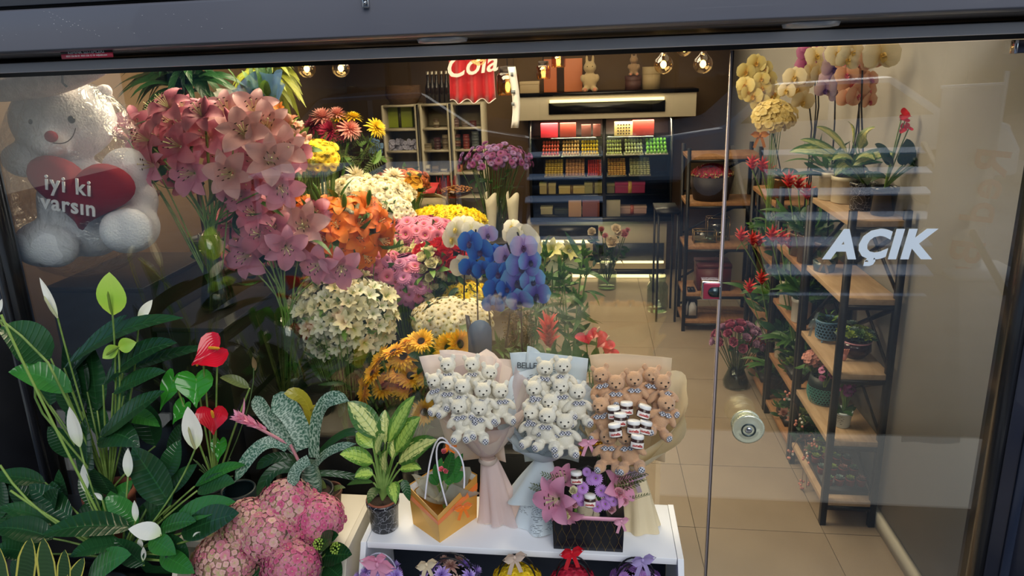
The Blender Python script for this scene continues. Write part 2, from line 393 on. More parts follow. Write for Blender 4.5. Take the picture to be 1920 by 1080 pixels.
def sunf(name, seed):
    mb = MB(); r_ = random.Random(seed)
    for rw in range(3):
        for k in range(24):
            L = .066*r_.uniform(.85, 1.1)*(1-.1*rw)
            mb.petal(2*PI*(k+.33*rw)/22+r_.uniform(-.06, .06), L, .016, 10+rw*18, -15+rw*15+r_.uniform(-15, 25), r0=.017, n=4, nx=2, cup=.3, q=.7)
    mb.lathe([(.021, -.004), (.022, .005), (.019, .010), (.011, .011), (.005, .007), (.0002, .006)], 20, mi=1)
    return mb.mesh(name, [PM('sunflower petal', 'dc8414', 'f6ae14', 'ffd040'), M('sunflower disc', '1e120a', .95, var='4a3012', scale=240, bump=1.0)])
def florf(name, base, mid, tip, rad=.011):
    mb = MB()
    for k in range(4): mb.petal(PI/2*k+.4, rad, rad*1.15, 18, -10, n=3, nx=2, cup=.15, q=.42, pe=1.1, bw=.3)
    mb.ell((0, 0, .0012), (.0013,)*3, 6, 4, 1)
    return mb.mesh(name, [PM(name, base, mid, tip), M('floret eye', 'cfd090')])
def alstro(name, a, b_, c_, spot='7a4a30', L=.032):
    mb = MB()
    for k in range(6): mb.petal(PI/3*k, L*(1.0 if k % 2 else .9), L*(.36 if k % 2 else .46), 68, 12, r0=.002, n=5, nx=2, cup=.3, pe=1.3, q=.6, bw=.3)
    for k in range(4): mb.tube([(0, 0, .003), (.003*math.cos(k*1.6), .003*math.sin(k*1.6), L*.7)], .0006, 3, 1)
    mb.tube([(0, 0, -.022), (0, 0, .002)], .0014, 4, 1)
    return mb.mesh(name, [PM(name, a, b_, c_, spot=spot), M('alstro green', '9db070')])
def leafm(name, L, w, mat, fold=.3, curl=.35, nx=2, n=6, wave=0):
    """leaf growing along +Z that bends over towards +X"""
    mb = MB(); mb.leaf(bez((0, 0, 0), (0, 0, L*.6), (L*curl, 0, L*.92), n), w, nrm=(-1, 0, .1), fold=fold, nx=nx, wave=wave); return mb.mesh(name, mat)
sleaf = leafm('leaf', .09, .03, gM); sleafL = leafm('leaf', .09, .026, gL); sleafD = leafm('leaf', .1, .04, gD); lanceD = leafm('leaf', .16, .028, gM, curl=.6)
fern = MB()
for i in range(9):
    z = .012*i
    for s in (-1, 1): fern.leaf(bez((0, 0, z), (s*.012, 0, z+.012), (s*.028*(1-i*.08), .002, z+.014), 3), .005, nrm=(0, 1, .1), nx=1, fold=0)
fern.tube([(0, 0, 0), (0, 0, .115)], .001, 4)
fernm = fern.mesh('leaf', gO)
def fan(n, seed=0, tilt=90, up=(0, 0, 1)):
    """n directions spread evenly over a cap of `tilt` degrees round `up`"""
    q = Vector(up).to_track_quat('Z', 'Y'); z0 = math.cos(math.radians(tilt)); out = []
    for i in range(n):
        z = 1-(1-z0)*(i+.5)/n; a = i*2.39996+seed; r = math.sqrt(max(0, 1-z*z)); out.append(q @ Vector((r*math.cos(a), r*math.sin(a), z)))
    return out
LPREFIX = {}
def heap(name, label, cat, px, py, y, rx, rz, flowers, n, sc=1.0, up=(0, -.55, .85), cap=95, ry=None, bottom=None, group=None, jit=.11, bloom='bloom', foliage=sleaf, nf=14, stems=True, srad=.0022, spread=.35, smat=None, seed=1, stemn=None):
    """a dome shaped bunch: blooms over an ellipsoid, stems gathered towards the bottom point"""
    r_ = random.Random(name+str(seed)); C = P(px, py, y); ry = ry or rx*.8
    bz = bottom if bottom is not None else C.z-rz-.12
    t = thing(name, label, cat, (C.x, C.y, bz), group)
    smb = MB(); dirs = fan(n, seed, cap, up)
    for i, d in enumerate(dirs):
        k = r_.uniform(1-jit, 1+jit); p = C+Vector((d.x*rx*k, d.y*ry*k, d.z*rz*k))
        dd = (d+Vector((0, -.15, .25))+Vector((r_.uniform(-1, 1), r_.uniform(-1, 1), r_.uniform(-1, 1)))*.3)
        put(bloom, t, flowers[r_.randrange(len(flowers))], p, dd, r_.uniform(0, 6), sc*r_.uniform(.8, 1.2))
        if stems and (stemn is None or i < stemn):
            b = Vector((C.x+(p.x-C.x)*spread*.5, C.y+(p.y-C.y)*spread*.5, bz)); mid = b.lerp(p, .6)+Vector((0, 0, .0))
            smb.tube(bez(p-dd.normalized()*.004, mid, b, 4), srad, 4, cap=False)
    if stems: part('stem', t, smb, smat or stemM, kind='stuff')
    for i in range(nf):
        d = r_.choice(dirs); p = C+Vector((d.x*rx, d.y*ry, d.z*rz))*r_.uniform(.55, .95)+Vector((0, 0, -.02))
        put('leaf', t, foliage, p, d+Vector((0, -.3, -.3)), r_.uniform(0, 6), r_.uniform(.7, 1.2))
    return t
def bucket(px, y, z0, h, r, label, mat, x=None, name='flower_bucket', cat='bucket', group=None, taper=.8, rim=True):
    c = Vector((x if x is not None else P(px, 500, y).x, y, z0))
    t = thing(name, label, cat, c, group); mb = MB()
    mb.lathe([(.001, 0), (r*taper, 0), (r*taper*1.02, .004), (r, h-.012), (r*1.04, h-.01), (r*1.04, h), (r*.97, h), (r*taper*.95, .012), (.001, .012)], 28, c)
    part('body', t, mb, mat); return t
def glassvase(label, c, h, prof, name='glass_vase', water=.4, group=None, tint='ccd8cf'):
    t = thing(name, label, 'vase', c, group); mb = MB(); mb.lathe(prof, 28, c); part('glass', t, mb, GL('vase glass', .1, (225, 232, 228)))
    if water:
        w = MB(); zz = [p for p in prof if p[1] <= h*water and p[0] > .002]; w.lathe([(.001, .006)]+[(p[0]*.94, p[1]+.006) for p in zz]+[(.001, zz[-1][1]+.006)], 24, c)
        part('water', t, w, GL('water', .06, (205, 222, 200)))
    return t
def mesh_join_leaf(): pass
# ------------------------------------------------------------------ the setting
tileM = M('floor tile', '8f806f', .3, var='998a78', scale=2.5, bump=.05, bscale=60)
groutM = M('grout', '6f6353', .9)
cream = M('wall paint cream', 'b8aa97', .85, var='bfb19e', scale=2)
tan = M('wall paint tan', '6e583f', .8, var='775f45', scale=1.5)
greyW = M('wall paint grey', 'a09b94', .7, var='a7a29b', scale=1.5)
mb = MB(); mb.box(-2.6, 1.5, 2.2, 7.75, -.06, -.004); fl = struct('floor', mb, groutM)
tilemesh = {}
def tile(x0, x1, y0, y1):
    k = (round(x1-x0, 3), round(y1-y0, 3))
    if k not in tilemesh:
        m = MB(); g = .0018; m.box(g, k[0]-g, g, k[1]-g, -.01, 0); tilemesh[k] = m.mesh('floor_tile', tileM, False)
    o = bpy.data.objects.new('floor_tile', tilemesh[k]); COL.objects.link(o); o.parent = fl; o.location = (x0, y0, R.uniform(-.0006, .0))
xs = [-2.6]+[.535+.618*k for k in range(-5, 2)]+[1.5]; ys = [2.2]+[3.138+.57*k for k in range(-1, 9)]
ys = [y for y in ys if y < 7.7]+[7.75]
for i in range(len(xs)-1):
    for j in range(len(ys)-1): tile(xs[i], xs[i+1], ys[j], ys[j+1])
mb = MB(); mb.box(1.432, 1.5, 2.36, 7.75, 0, 3.0); struct('wall_right', mb, greyW)
mb = MB(); mb.box(1.412, 1.432, 2.4, 7.6, 0, .085); struct('baseboard_right', mb, M('skirting', 'c9c3b4', .4))
mb = MB(); mb.box(-2.6, 1.5, 7.62, 7.75, 0, 3.0); struct('wall_back', mb, tan)
mb = MB(); mb.box(-2.7, -2.6, 2.36, 7.75, 0, 3.0); struct('wall_left', mb, tan)
mb = MB(); mb.box(-2.7, 1.5, 2.36, 7.75, 3.0, 3.08); struct('ceiling', mb, M('ceiling paint', '8a7862', .9))
# shop front: frames, glass, shutter casing
blackF = M('black frame', '0f1014', .35, var='17181d', scale=6)
navy = M('navy panel', '262b3f', .3, var='30364c', scale=2, coat=.3)
slate = M('slate shutter panel', '5f626e', .35, var='6c6e78', scale=.8, coat=.4, bump=.02)
mb = MB(); mb.box(-3.4, -2.165, 2.27, 2.36, 0, 2.6); struct('trim_1', mb, blackF)
mb = MB(); mb.box(-2.185, -2.165, 2.24, 2.27, 0, 2.33); struct('trim_2', mb, M('black edge strip', '1c1e24', .25))
mb = MB(); mb.box(1.34, 1.362, 2.25, 2.36, 0, 2.33); struct('trim_3', mb, M('black edge strip', '1c1e24', .25))
mb = MB(); mb.box(1.362, 2.3, 2.24, 2.36, 0, 2.6); p_r = struct('trim_4', mb, navy)
mb = MB(); mb.box(1.40, 1.43, 2.228, 2.24, 0, 2.33); part('raised_strip', p_r, mb, M('navy strip', '1c2438', .25), bevel=.003)
mb = MB(); mb.box(-3.4, 2.3, 2.27, 2.36, 2.302, 2.6); struct('trim_5', mb, blackF)
mb = MB(); mb.box(-3.4, 2.3, 2.14, 2.268, 2.316, 2.346); struct('trim_6', mb, M('brushed grey rail', 'e4e2e6', .4, 0, var='ecebee', scale=3), bevel=.003)
def yz(o): return [(-3.4, a, b) for a, b in o]
casing = MB(); casing.prism(yz([(2.262, 2.353), (1.975, 2.372), (1.975, 2.385), (2.262, 2.385)]), (5.7, 0, 0)); so = struct('trim_7', casing, M('soffit metal', '4a4442', .4, .2, var='564e4a', scale=2))
fas = MB(); fas.prism(yz([(1.972, 2.366), (1.915, 2.366), (1.90, 2.374), (1.90, 2.480), (1.905, 2.485), (1.972, 2.485)]), (5.2, 0, 0)); fs = struct('trim_8', fas, slate, bevel=.002)
up = MB(); up.prism(yz([(1.972, 2.495), (1.895, 2.495), (1.86, 2.80), (1.972, 2.80)]), (5.7, 0, 0)); struct('trim_9', up, slate)
gap = MB(); gap.box(-3.4, 2.3, 1.915, 1.97, 2.484, 2.497); struct('trim_10', gap, M('shadow seam', '08080a', .7))
rb = MB(); rb.prism([(1.80, 1.972, 2.367), (1.80, 1.92, 2.367), (1.80, 1.893, 2.40), (1.80, 1.893, 2.484), (1.80, 1.972, 2.484)], (.02, 0, 0)); rb.box(1.82, 2.3, 1.90, 1.972, 2.372, 2.484); struct('trim_11', rb, slate)
# chips scratched off the casing
r_ = random.Random(3); ch = MB()
for i in range(60):
    if i < 22: p = P(75+i*7+r_.uniform(-3, 3), 18+i*3.0+r_.uniform(-3, 3), 1.898)
    else: p = P(r_.uniform(0, 420), r_.uniform(25, 92), 1.898)
    if not (2.402 < p.z < 2.478): continue
    a = r_.uniform(-.6, .3); l = r_.uniform(.001, .004); w = r_.uniform(.0006, .0014)
    ch.prism([(p.x, 1.8995, p.z), (p.x+l*math.cos(a), 1.8995, p.z+l*math.sin(a)), (p.x+l*math.cos(a)-w, 1.8995, p.z+l*math.sin(a)+w), (p.x-w, 1.8995, p.z+w)], (0, .002, 0))
part('paint_chips', fs, ch, M('chipped paint', 'c8c8cc', .6), kind='stuff')
for px, lab, lit in ((830, 'round recessed spotlight under the shutter casing above the jersey', 'd8d8dc'), (1520, 'round recessed spotlight under the shutter casing above the orchids', 'd8d4c0')):
    c = P(px, 78 if px < 1000 else 45, 2.10); c.z = 2.3635
    t = thing('recessed_spotlight', lab, 'light', c); a = MB(); a.lathe([(.05, -.012), (.07, -.010), (.074, .0), (.074, .004), (.001, .004)], 32, c); part('rim', t, a, M('spot rim', 'cfcfd2', .3, .4))
    a = MB(); a.lathe([(.001, -.013), (.052, -.012), (.052, -.008)], 32, c); part('lens', t, a, M('spot lens', 'dcdcd8', .3))
t = thing('fixing_bracket', 'small chrome bolt bracket on the grey shutter casing', 'bracket', P(686, 5, 1.895)); c = P(686, 3, 1.893)
a = MB(); a.box(c.x-.009, c.x+.009, 1.885, 1.897, c.z-.016, c.z+.02); part('plate', t, a, M('chrome', 'd0d2d6', .15, 1), bevel=.004)
a = MB(); a.ell((c.x, 1.882, c.z-.004), (.005, .005, .005), 10, 6); part('bolt', t, a, M('chrome', 'd0d2d6', .15, 1))
c = P(165, 105, 1.935); t = thing('shutter_sticker', 'red and black sticker with white lettering under the shutter casing', 'sticker', c)
a = MB(); a.box(c.x-.08, c.x+.08, 1.930, 1.934, c.z-.006, c.z+.008); part('red_band', t, a, M('sticker red', 'b03048', .4))
a = MB(); a.box(c.x-.08, c.x+.08, 1.930, 1.934, c.z+.0081, c.z+.0135); part('black_band', t, a, M('sticker black', '17171a', .4))
wt = M('sticker white', 'e6e6e6', .5)
rotto(t, 'lettering', textmesh('KEPENK SİSTEMLERİ', .0125, wt, .0002, bold=.0002), (c.x, 1.9293, c.z+.0108), (1, 0, 0), (0, 0, 1))
rotto(t, 'lettering', textmesh('0533 356 86 02  0533 336 12 18  refpenk.com', .0068, wt, .0002), (c.x, 1.9293, c.z+.001), (1, 0, 0), (0, 0, 1))
GLS = GL('shop glass', .14, (243, 246, 245))
a = MB(); a.box(-2.165, .434, 2.296, 2.304, .03, 2.302); w1 = struct('window_1', a, GLS, smooth=False)
a = MB(); a.box(.444, 1.336, 2.296, 2.304, .03, 2.300); d1 = struct('door_1', a, GLS, smooth=False)
a = MB(); a.box(.4335, .4385, 2.290, 2.308, .03, 2.300); part('edge_profile', w1, a, M('bright glass edge', 'b9aeb4', .2, .35))
a = MB(); a.box(.4395, .4435, 2.294, 2.306, .03, 2.300); part('edge_profile', d1, a, M('dark seal', '4a4444', .4))
a = MB(); a.box(-3.4, 2.3, 2.22, 2.38, -.02, .03); struct('trim_12', a, M('steel sill', '55585c', .4, .5))
lm = P(1645, 462, 2.2955); rotto(d1, 'lettering', textmesh('AÇIK', .128, M('vinyl lettering', 'dcebfa', .5), .0006, shear=.16, bold=.006, space=1.08), (lm.x, 2.2948, lm.z+.002), (1, 0, 0), (0, 0, 1), label='pale blue vinyl lettering')
# lock plate, hinge, knob
def subt(name, par, loc):
    o = bpy.data.objects.new(name, None); COL.objects.link(o); o.parent = par; o.location = loc; o.empty_display_size = .02; return o
c = P(1331, 545, 2.28); x0 = .40; chrome = M('chrome', 'd0d2d6', .15, 1)
t = subt('door_lock', w1, (.412, 2.284, c.z))
a = MB(); a.box(.376, .436, 2.272, 2.295, c.z-.03, c.z+.032); part('plate', t, a, chrome, bevel=.003)
a = MB(); a.box(.380, .432, 2.268, 2.272, c.z-.026, c.z+.028); part('face', t, a, M('rose metal face', 'b84a62', .3, .5), bevel=.002)
a = MB(); a.prism([(.412+.017*math.cos(q), 2.264, c.z+.017*math.sin(q)) for q in [PI/2+PI*i/10 for i in range(11)]]+[(.434, 2.264, c.z-.017), (.434, 2.264, c.z+.017)], (0, .006, 0)); part('thumb_turn', t, a, M('dark steel', '4c5a5e', .3, .8))
a = MB(); a.tube([(.432, 2.262, c.z-.018), (.432, 2.262, c.z+.02)], .004, 10); part('pin', t, a, chrome)
c = P(1893, 93, 2.285)
t = subt('hinge_patch', d1, c); a = MB(); a.box(1.222, 1.334, 2.272, 2.294, 2.262, 2.299); part('cover', t, a, M('patch metal', '5c5c66', .25, .8), bevel=.003)
a = MB(); a.box(1.214, 1.224, 2.270, 2.294, 2.261, 2.299); part('end_cap', t, a, chrome, bevel=.002)
c = P(1396, 787, 2.25); kc = Vector((.5405, 2.25, 1.062))
t = subt('door_knob', d1, kc)
ribM = M('ribbed acrylic', 'd8dcc4', .15, .5)
def disc(y0, y1, r, mat, nm):
    G = []
    for y, k in ((y0, .0), (y0, .62), (y0+.004, .72), (y0+.001, .86), ((y0*.7+y1*.3), 1.0), (y1, .97), (y1, .0)):
        G.append([(kc.x+r*max(k, .01)*(1+(.025 if j % 2 else 0))*math.cos(2*PI*j/72), y, kc.z+r*max(k, .01)*(1+(.025 if j % 2 else 0))*math.sin(2*PI*j/72)) for j in range(72)])
    m = MB(); m.grid(G, None, 0, True); return part(nm, t, m, mat)
disc(2.222, 2.236, .053, ribM, 'outer_disc'); disc(2.262, 2.276, .049, ribM, 'backplate')
a = MB(); a.tube([(kc.x, 2.230, kc.z), (kc.x, 2.295, kc.z)], .018, 20); part('neck', t, a, chrome)
a = MB(); a.ell((kc.x, 2.220, kc.z), (.012, .006, .012), 16, 8); part('boss', t, a, chrome)
a = MB(); a.tube([(kc.x+.022*math.cos(q), 2.221, kc.z+.022*math.sin(q)) for q in [2*PI*i/24 for i in range(24)]], .0028, 6, closed=True); part('ring', t, a, M('dark steel', '4c5a5e', .3, .8))
# outside ground and street
a = MB(); a.box(-4, 3, 1.2, 2.22, -.1, 0); struct('ground', a, M('light well paving', '96989c', .9, var='a4a6aa', scale=5, bump=.3))
a = MB(); a.box(-9, 9, -9, 1.2, .4, .55); struct('pavement', a, M('pavement', '858a92', .9, var='92979e', scale=4, bump=.3))
# ------------------------------------------------------------------ outside, in front of the glass: stands
white = M('white melamine', 'e8ecf2', .35); whiteS = M('cream melamine', 'd9d2c2', .4)
def stand(name, label, x0, x1, y0, y1, zt, zs, mat, slope=True):
    t = thing(name, label, 'stand', ((x0+x1)/2, y1, 0))
    a = MB(); a.box(x0+.019, x1-.019, y0, y1, zt-.022, zt); part('top_board', t, a, mat, bevel=.0015)
    for x in (x0, x1-.018):
        a = MB(); yz_ = [(y1, 0), (y1, zt+.002), (y0-.003, zt+.002), (y0-.09, zt-.16), (y0-.13, zt-.45), (y0-.13, 0)]
        a.prism([(x, p, q) for p, q in yz_], (.018, 0, 0)); part('side_panel', t, a, mat, smooth=False, bevel=.0012)
    a = MB(); a.box(x0+.019, x1-.019, y1-.008, y1, .13, zt-.03); part('back_panel', t, a, M('dark behind stand', '1c2636', .5))  # added dark sheet: shade behind the open back put into its colour
    a = MB(); a.box(x0+.019, x1-.019, y0-.12, y1-.009, zs-.02, zs); part('shelf', t, a, mat, bevel=.0015)
    a = MB(); a.box(x0+.019, x1-.019, y0-.12, y1, .10, .12); part('shelf', t, a, mat, bevel=.0015)
    return t
ZT = .842
stand('display_stand', 'white display stand with sloped side panels under the bear bouquets', -.712, .285, 1.835, 2.10, ZT, .50, white)
stand('display_stand', 'cream display stand beside the white one, under the hydrangea and bromeliad', -1.32, -.745, 1.80, 2.09, .835, .52, whiteS)
darkpl = M('black plinth', '17171a', .35)
def plinth(name, label, x0, x1, y0, y1, z, mat=darkpl, cat='plinth'):
    t = thing(name, label, cat, ((x0+x1)/2, (y0+y1)/2, 0)); a = MB(); a.box(x0+.01, x1-.01, y0+.01, y1-.01, 0, z-.02); part('body', t, a, mat, bevel=.003)
    a = MB(); a.box(x0, x1, y0, y1, z-.02, z); part('top', t, a, mat, bevel=.003); return t
plinth('plant_stool', 'low black plant stool under the tall peace lily by the left frame', -2.1, -1.34, 1.86, 2.2, .70)
plinth('plant_stool', 'black plant stool at the lower left corner under the front plants', -1.85, -1.34, 1.35, 1.85, .66)
# ------------------------------------------------------------------ pots
def pot(t, c, r, h, mat, soil=True, rim=None, taper=.78, name='pot'):
    a = MB(); a.lathe([(.001, 0), (r*taper, 0), (r*taper+.003, .004), (r*.96, h*.84), (r*1.03, h*.85), (r*1.03, h), (r*.93, h), (r*.9, h*.86)], 32, c); part(name, t, a, mat)
    if rim: a = MB(); a.lathe([(r*.90, h-.004), (r*1.0, h-.002), (r*1.0, h+.004), (r*.92, h+.006), (r*.9, h-.004)], 32, c); part('inner_rim', t, a, rim)
    if soil: a = MB(); a.lathe([(.001, h*.86), (r*.9, h*.85)], 24, c); part('soil', t, a, M('potting soil', '2a1d14', .95, bump=1, scale=60))
# pixel guided leaves: (base px,py) -> (tip px,py)
def pleaf(t, b, tp, w, by, ty, mat, sag=.03, fold=.3, root=None, nrm=(0, -.6, .8), wave=0, name='leaf', nx=4, pet=True, prof=None, bend=(0, 0), label=None):
    w = w*(1.22 if mat in (LP, LP2) else 1.3 if mat in (LD, LD2) else 1.0); B = P(b[0], b[1], by); T = P(tp[0], tp[1], ty); m = (B+T)/2+Vector((bend[0], 0, sag+bend[1])); a = MB()
    a.leaf(bez(B, m, T, 10), w, nrm=nrm, fold=fold, nx=nx, wave=wave, prof=prof, ph=b[0]); o = part(name, t, a, mat, label=label)
    if pet and root is not None:
        s = MB(); s.tube(bez(root, (Vector(root)+B)/2+Vector((0, 0, .02)), B, 5), [.0045, .004, .004, .0035, .003, .003], 6); part('petiole', t, s, stemM)
    return o
def spathe(t, base, tip, w, y, mat, root=None, stem=True, cup=.6, nrm=(0, -1, .2), spad='d8dcb0', name='spathe', sy=None, front=True):
    B = P(base[0], base[1], y); T = P(tip[0], tip[1], sy or y); a = MB()
    a.leaf(bez(B, (B+T)/2+Vector((0, .012, 0)), T, 9), w, nrm=nrm, fold=cup, nx=6, prof=lambda q: math.sin(PI*q**.8)**.8 if 0 < q < 1 else (.12 if q == 0 else .0)); part(name, t, a, mat)
    d = (T-B); s = MB(); s.tube([B, B+d*.2+Vector((0, -.008, 0)), B+d*.5+Vector((0, -.014, 0)), B+d*.58+Vector((0, -.014, 0))], [.003, .0045, .004, .001], 8); 
    if front: part('spadix', t, s, M('spadix '+spad, spad, .8, bump=1, scale=200))
    if root is not None and stem:
        s = MB(); s.tube(bez(root, ((Vector(root)+B)/2+Vector(((B.x-root[0])*.25, 0, .03))), B, 8), .003, 6); part('stem', t, s, stemM)
LD = LM('dumb cane leaf', '2c5a24', '58893a', 'cream', third='d3da8c', rough=.35, veins=8); LD2 = LM('dumb cane leaf green', '2c5a24', '6fa040', 'cream', third='a9c860', rough=.35)
LP = LM('peace lily leaf', '0c2a16', '2c5c34', rough=.22, veins=12, trans=.08)
LP2 = LM('peace lily leaf young', '174a1c', '3f8a3c', rough=.22, veins=11)
wsp = PM('white spathe', 'cfe0b0', 'eef2ea', 'f4f6f0', rough=.4); gsp = PM('green spathe', 'a9c94a', '9ac848', 'b6da6a', rough=.35)
rsp = PM('red spathe', 'c01028', 'd81a30', 'c81830', rough=.12, trans=.1)
# tall plant behind
root = P(200, 900, 2.0); root.z = .86
t = thing('peace_lily', 'tallest leafy plant by the left frame with green spathes, in a terracotta pot', 'plant', (root.x, 2.0, .70))
pot(t, (root.x, 2.0, .70), .085, .17, M('terracotta', '8c4f3a', .8, var='9a5c44', scale=6))
for b, tp, w, by, ty, m, sg, bd in [
    ((95, 672), (-4, 618), .11, 2.0, 1.9, LP, .03, (0, 0)), ((135, 735), (16, 698), .075, 1.98, 1.9, LP2, .03, (0, .02)), ((120, 690), (344, 596), .06, 2.05, 2.0, LP, .09, (0, 0)),
    ((193, 722), (332, 643), .075, 2.0, 1.97, LP, .05, (0, .02)), ((212, 738), (311, 697), .055, 1.97, 1.93, LP, .02, (0, .01)), ((190, 818), (309, 733), .07, 1.95, 1.9, LP, .02, (0, 0)),
    ((182, 770), (168, 640), .10, 2.1, 2.12, LP, .0, (0, 0)), ((183, 830), (262, 838), .085, 1.95, 1.9, LP, .05, (0, .03)), ((165, 915), (160, 782), .08, 1.97, 1.95, LP, .0, (0, 0)),
    ((215, 830), (255, 770), .06, 2.0, 1.98, LP, .0, (0, 0)), ((150, 790), (120, 640), .05, 2.06, 2.1, LP, .0, (0, 0)), ((130, 700), (240, 590), .06, 2.1, 2.1, LP, .03, (0, 0)), ((230, 700), (395, 650), .04, 2.08, 2.05, LP, .03, (0, 0)),
    ((225, 780), (300, 800), .05, 2.05, 2.0, LP2, .04, (0, 0)), ((140, 860), (90, 800), .06, 2.02, 2.0, LP, .02, (0, 0))]:
    pleaf(t, b, tp, w, by, ty, m, sg, root=root, bend=bd, wave=.01)
for i in range(12):
    x = R.uniform(110, 330); y_ = R.uniform(680, 880); pleaf(t, (x+R.uniform(-20, 20), y_+50), (x+R.uniform(-50, 50), y_-R.uniform(30, 60)), R.uniform(.05, .08), 2.1, 2.12, LP, .02, nrm=(R.uniform(-.3, .3), -.8, .5), root=root)
spathe(t, (211, 590), (205, 510), .108, 1.98, gsp, root, spad='7f9f3a', cup=.15)
spathe(t, (222, 650), (192, 672), .045, 1.96, gsp, root, spad='7f9f3a'); spathe(t, (222, 652), (256, 642), .05, 1.96, gsp, root, front=False)
spathe(t, (108, 596), (74, 520), .032, 2.0, wsp, root); spathe(t, (260, 600), (286, 562), .035, 2.06, wsp, root, front=False); spathe(t, (-6, 590), (4, 560), .02, 1.95, wsp, root, front=False)
s = MB(); s.tube([P(*q, 1.93) for q in ((66, 715), (66, 745), (80, 775), (130, 835))]+[root], .004, 6); part('stem', t, s, stemM)
s = MB(); s.tube([P(*q, 1.93) for q in ((2, 600), (40, 630), (90, 680), (130, 760))]+[root], .004, 6); part('stem', t, s, stemM)
# front peace lily with white spathes
root = Vector((P(235, 1060, 1.75).x, 1.74, .80))
t = thing('peace_lily', 'low peace lily with many white spathes and long leaves beside the hydrangea', 'plant', (root.x, 1.62, .66))
pot(t, (root.x, 1.62, .66), .09, .12, M('black plastic pot', '1a1b1e', .4))
for b, tp, w, by, ty, m, sg, nr in [
    ((248, 990), (78, 1003), .078, 1.72, 1.62, LP, .04, (0, -.3, .95)), ((320, 948), (248, 838), .10, 1.8, 1.86, LP, .01, (0, -.9, .4)), ((325, 975), (442, 941), .06, 1.75, 1.7, LP2, .02, (0, -.6, .8)),
    ((298, 992), (368, 978), .048, 1.72, 1.66, LP2, .02, (0, -.6, .8)), ((258, 985), (198, 932), .055, 1.76, 1.75, LP2, .02, (0, -.6, .8)), ((165, 1085), (246, 1040), .07, 1.62, 1.6, LP2, .03, (0, -.6, .8)),
    ((85, 905), (-20, 893), .055, 1.9, 1.85, LP, .02, (0, -.4, .9)), ((135, 972), (55, 908), .07, 1.8, 1.85, LP, .0, (0, -.7, .7)), ((308, 898), (337, 825), .06, 1.9, 1.95, LP, .0, (0, -.9, .3)),
    ((365, 912), (460, 872), .045, 1.86, 1.85, LP2, .03, (0, -.4, .9)), ((370, 920), (440, 905), .06, 1.84, 1.8, LP, .02, (0, -.5, .9)), ((340, 1000), (448, 962), .08, 1.7, 1.66, LP, .01, (0, -.6, .8)),
    ((190, 965), (250, 900), .05, 1.84, 1.84, LP2, .0, (0, -.9, .4)), ((120, 985), (0, 950), .06, 1.8, 1.75, LP, .02, (0, -.4, .9)), ((100, 1010), (-10, 990), .07, 1.7, 1.65, LP, .03, (0, -.4, .9)),
    ((280, 1010), (330, 1040), .05, 1.7, 1.62, LP2, .01, (0, -.6, .8)), ((170, 930), (165, 890), .05, 1.88, 1.9, LP, .0, (0, -.9, .4)), ((90, 970), (20, 905), .05, 1.88, 1.86, LP, .03, (0, -.4, .9)),
    ((230, 1020), (130, 1045), .06, 1.68, 1.6, LP, .03, (0, -.3, .9)), ((300, 1040), (365, 1075), .05, 1.68, 1.6, LP2, .01, (0, -.6, .8)), ((120, 960), (110, 880), .045, 1.9, 1.92, LP, .0, (0, -.9, .3)), ((300, 930), (370, 870), .05, 1.9, 1.92, LP, 0, (0, -.8, .5)),
    ((270, 1060), (215, 1010), .06, 1.66, 1.66, LP, 0, (0, -.8, .5)), ((60, 1040), (-10, 1030), .06, 1.66, 1.62, LP, .02, (0, -.4, .9)), ((350, 1060), (310, 1000), .06, 1.66, 1.7, LP, 0, (0, -.8, .5))]:
    pleaf(t, b, tp, w, by, ty, m, sg, root=root, nrm=nr, wave=.012)
for i in range(26):
    x = R.uniform(-10, 420); y_ = R.uniform(905, 1085); pleaf(t, (x+R.uniform(-30, 30), y_+25), (x+R.uniform(-60, 60), y_-R.uniform(30, 70)), R.uniform(.05, .085), 1.86, 1.84+R.uniform(-.06, .06), LP, .02, nrm=(R.uniform(-.3, .3), -.7, .6), pet=False, wave=.012)
for b, tp, w, y in [((150, 838), (130, 762), .05, 1.8), ((160, 922), (156, 870), .032, 1.78), ((240, 894), (240, 840), .036, 1.8), ((254, 977), (252, 938), .024, 1.72), ((192, 938), (176, 924), .018, 1.75),
                    ((268, 1052), (269, 1025), .018, 1.66), ((362, 1012), (378, 998), .022, 1.66), ((262, 1030), (262, 1008), .02, 1.68)]:
    spathe(t, b, tp, w, y, wsp, root, front=False)
spathe(t, (366, 842), (352, 762), .068, 1.8, wsp, root, spad='d0cf96', cup=.25)
spathe(t, (302, 1003), (240, 992), .055, 1.68, wsp, root, front=False, nrm=(0, -.6, .8), cup=.2)
for q in (((0, 872), (60, 975)), ((20, 920), (75, 960)), ((2, 590), (20, 640))):
    s = MB(); s.tube(bez(P(*q[0], 1.78), P(*q[1], 1.76), root, 6), .004, 6); part('stem', t, s, M('pale stem', '7fa04a', .5))
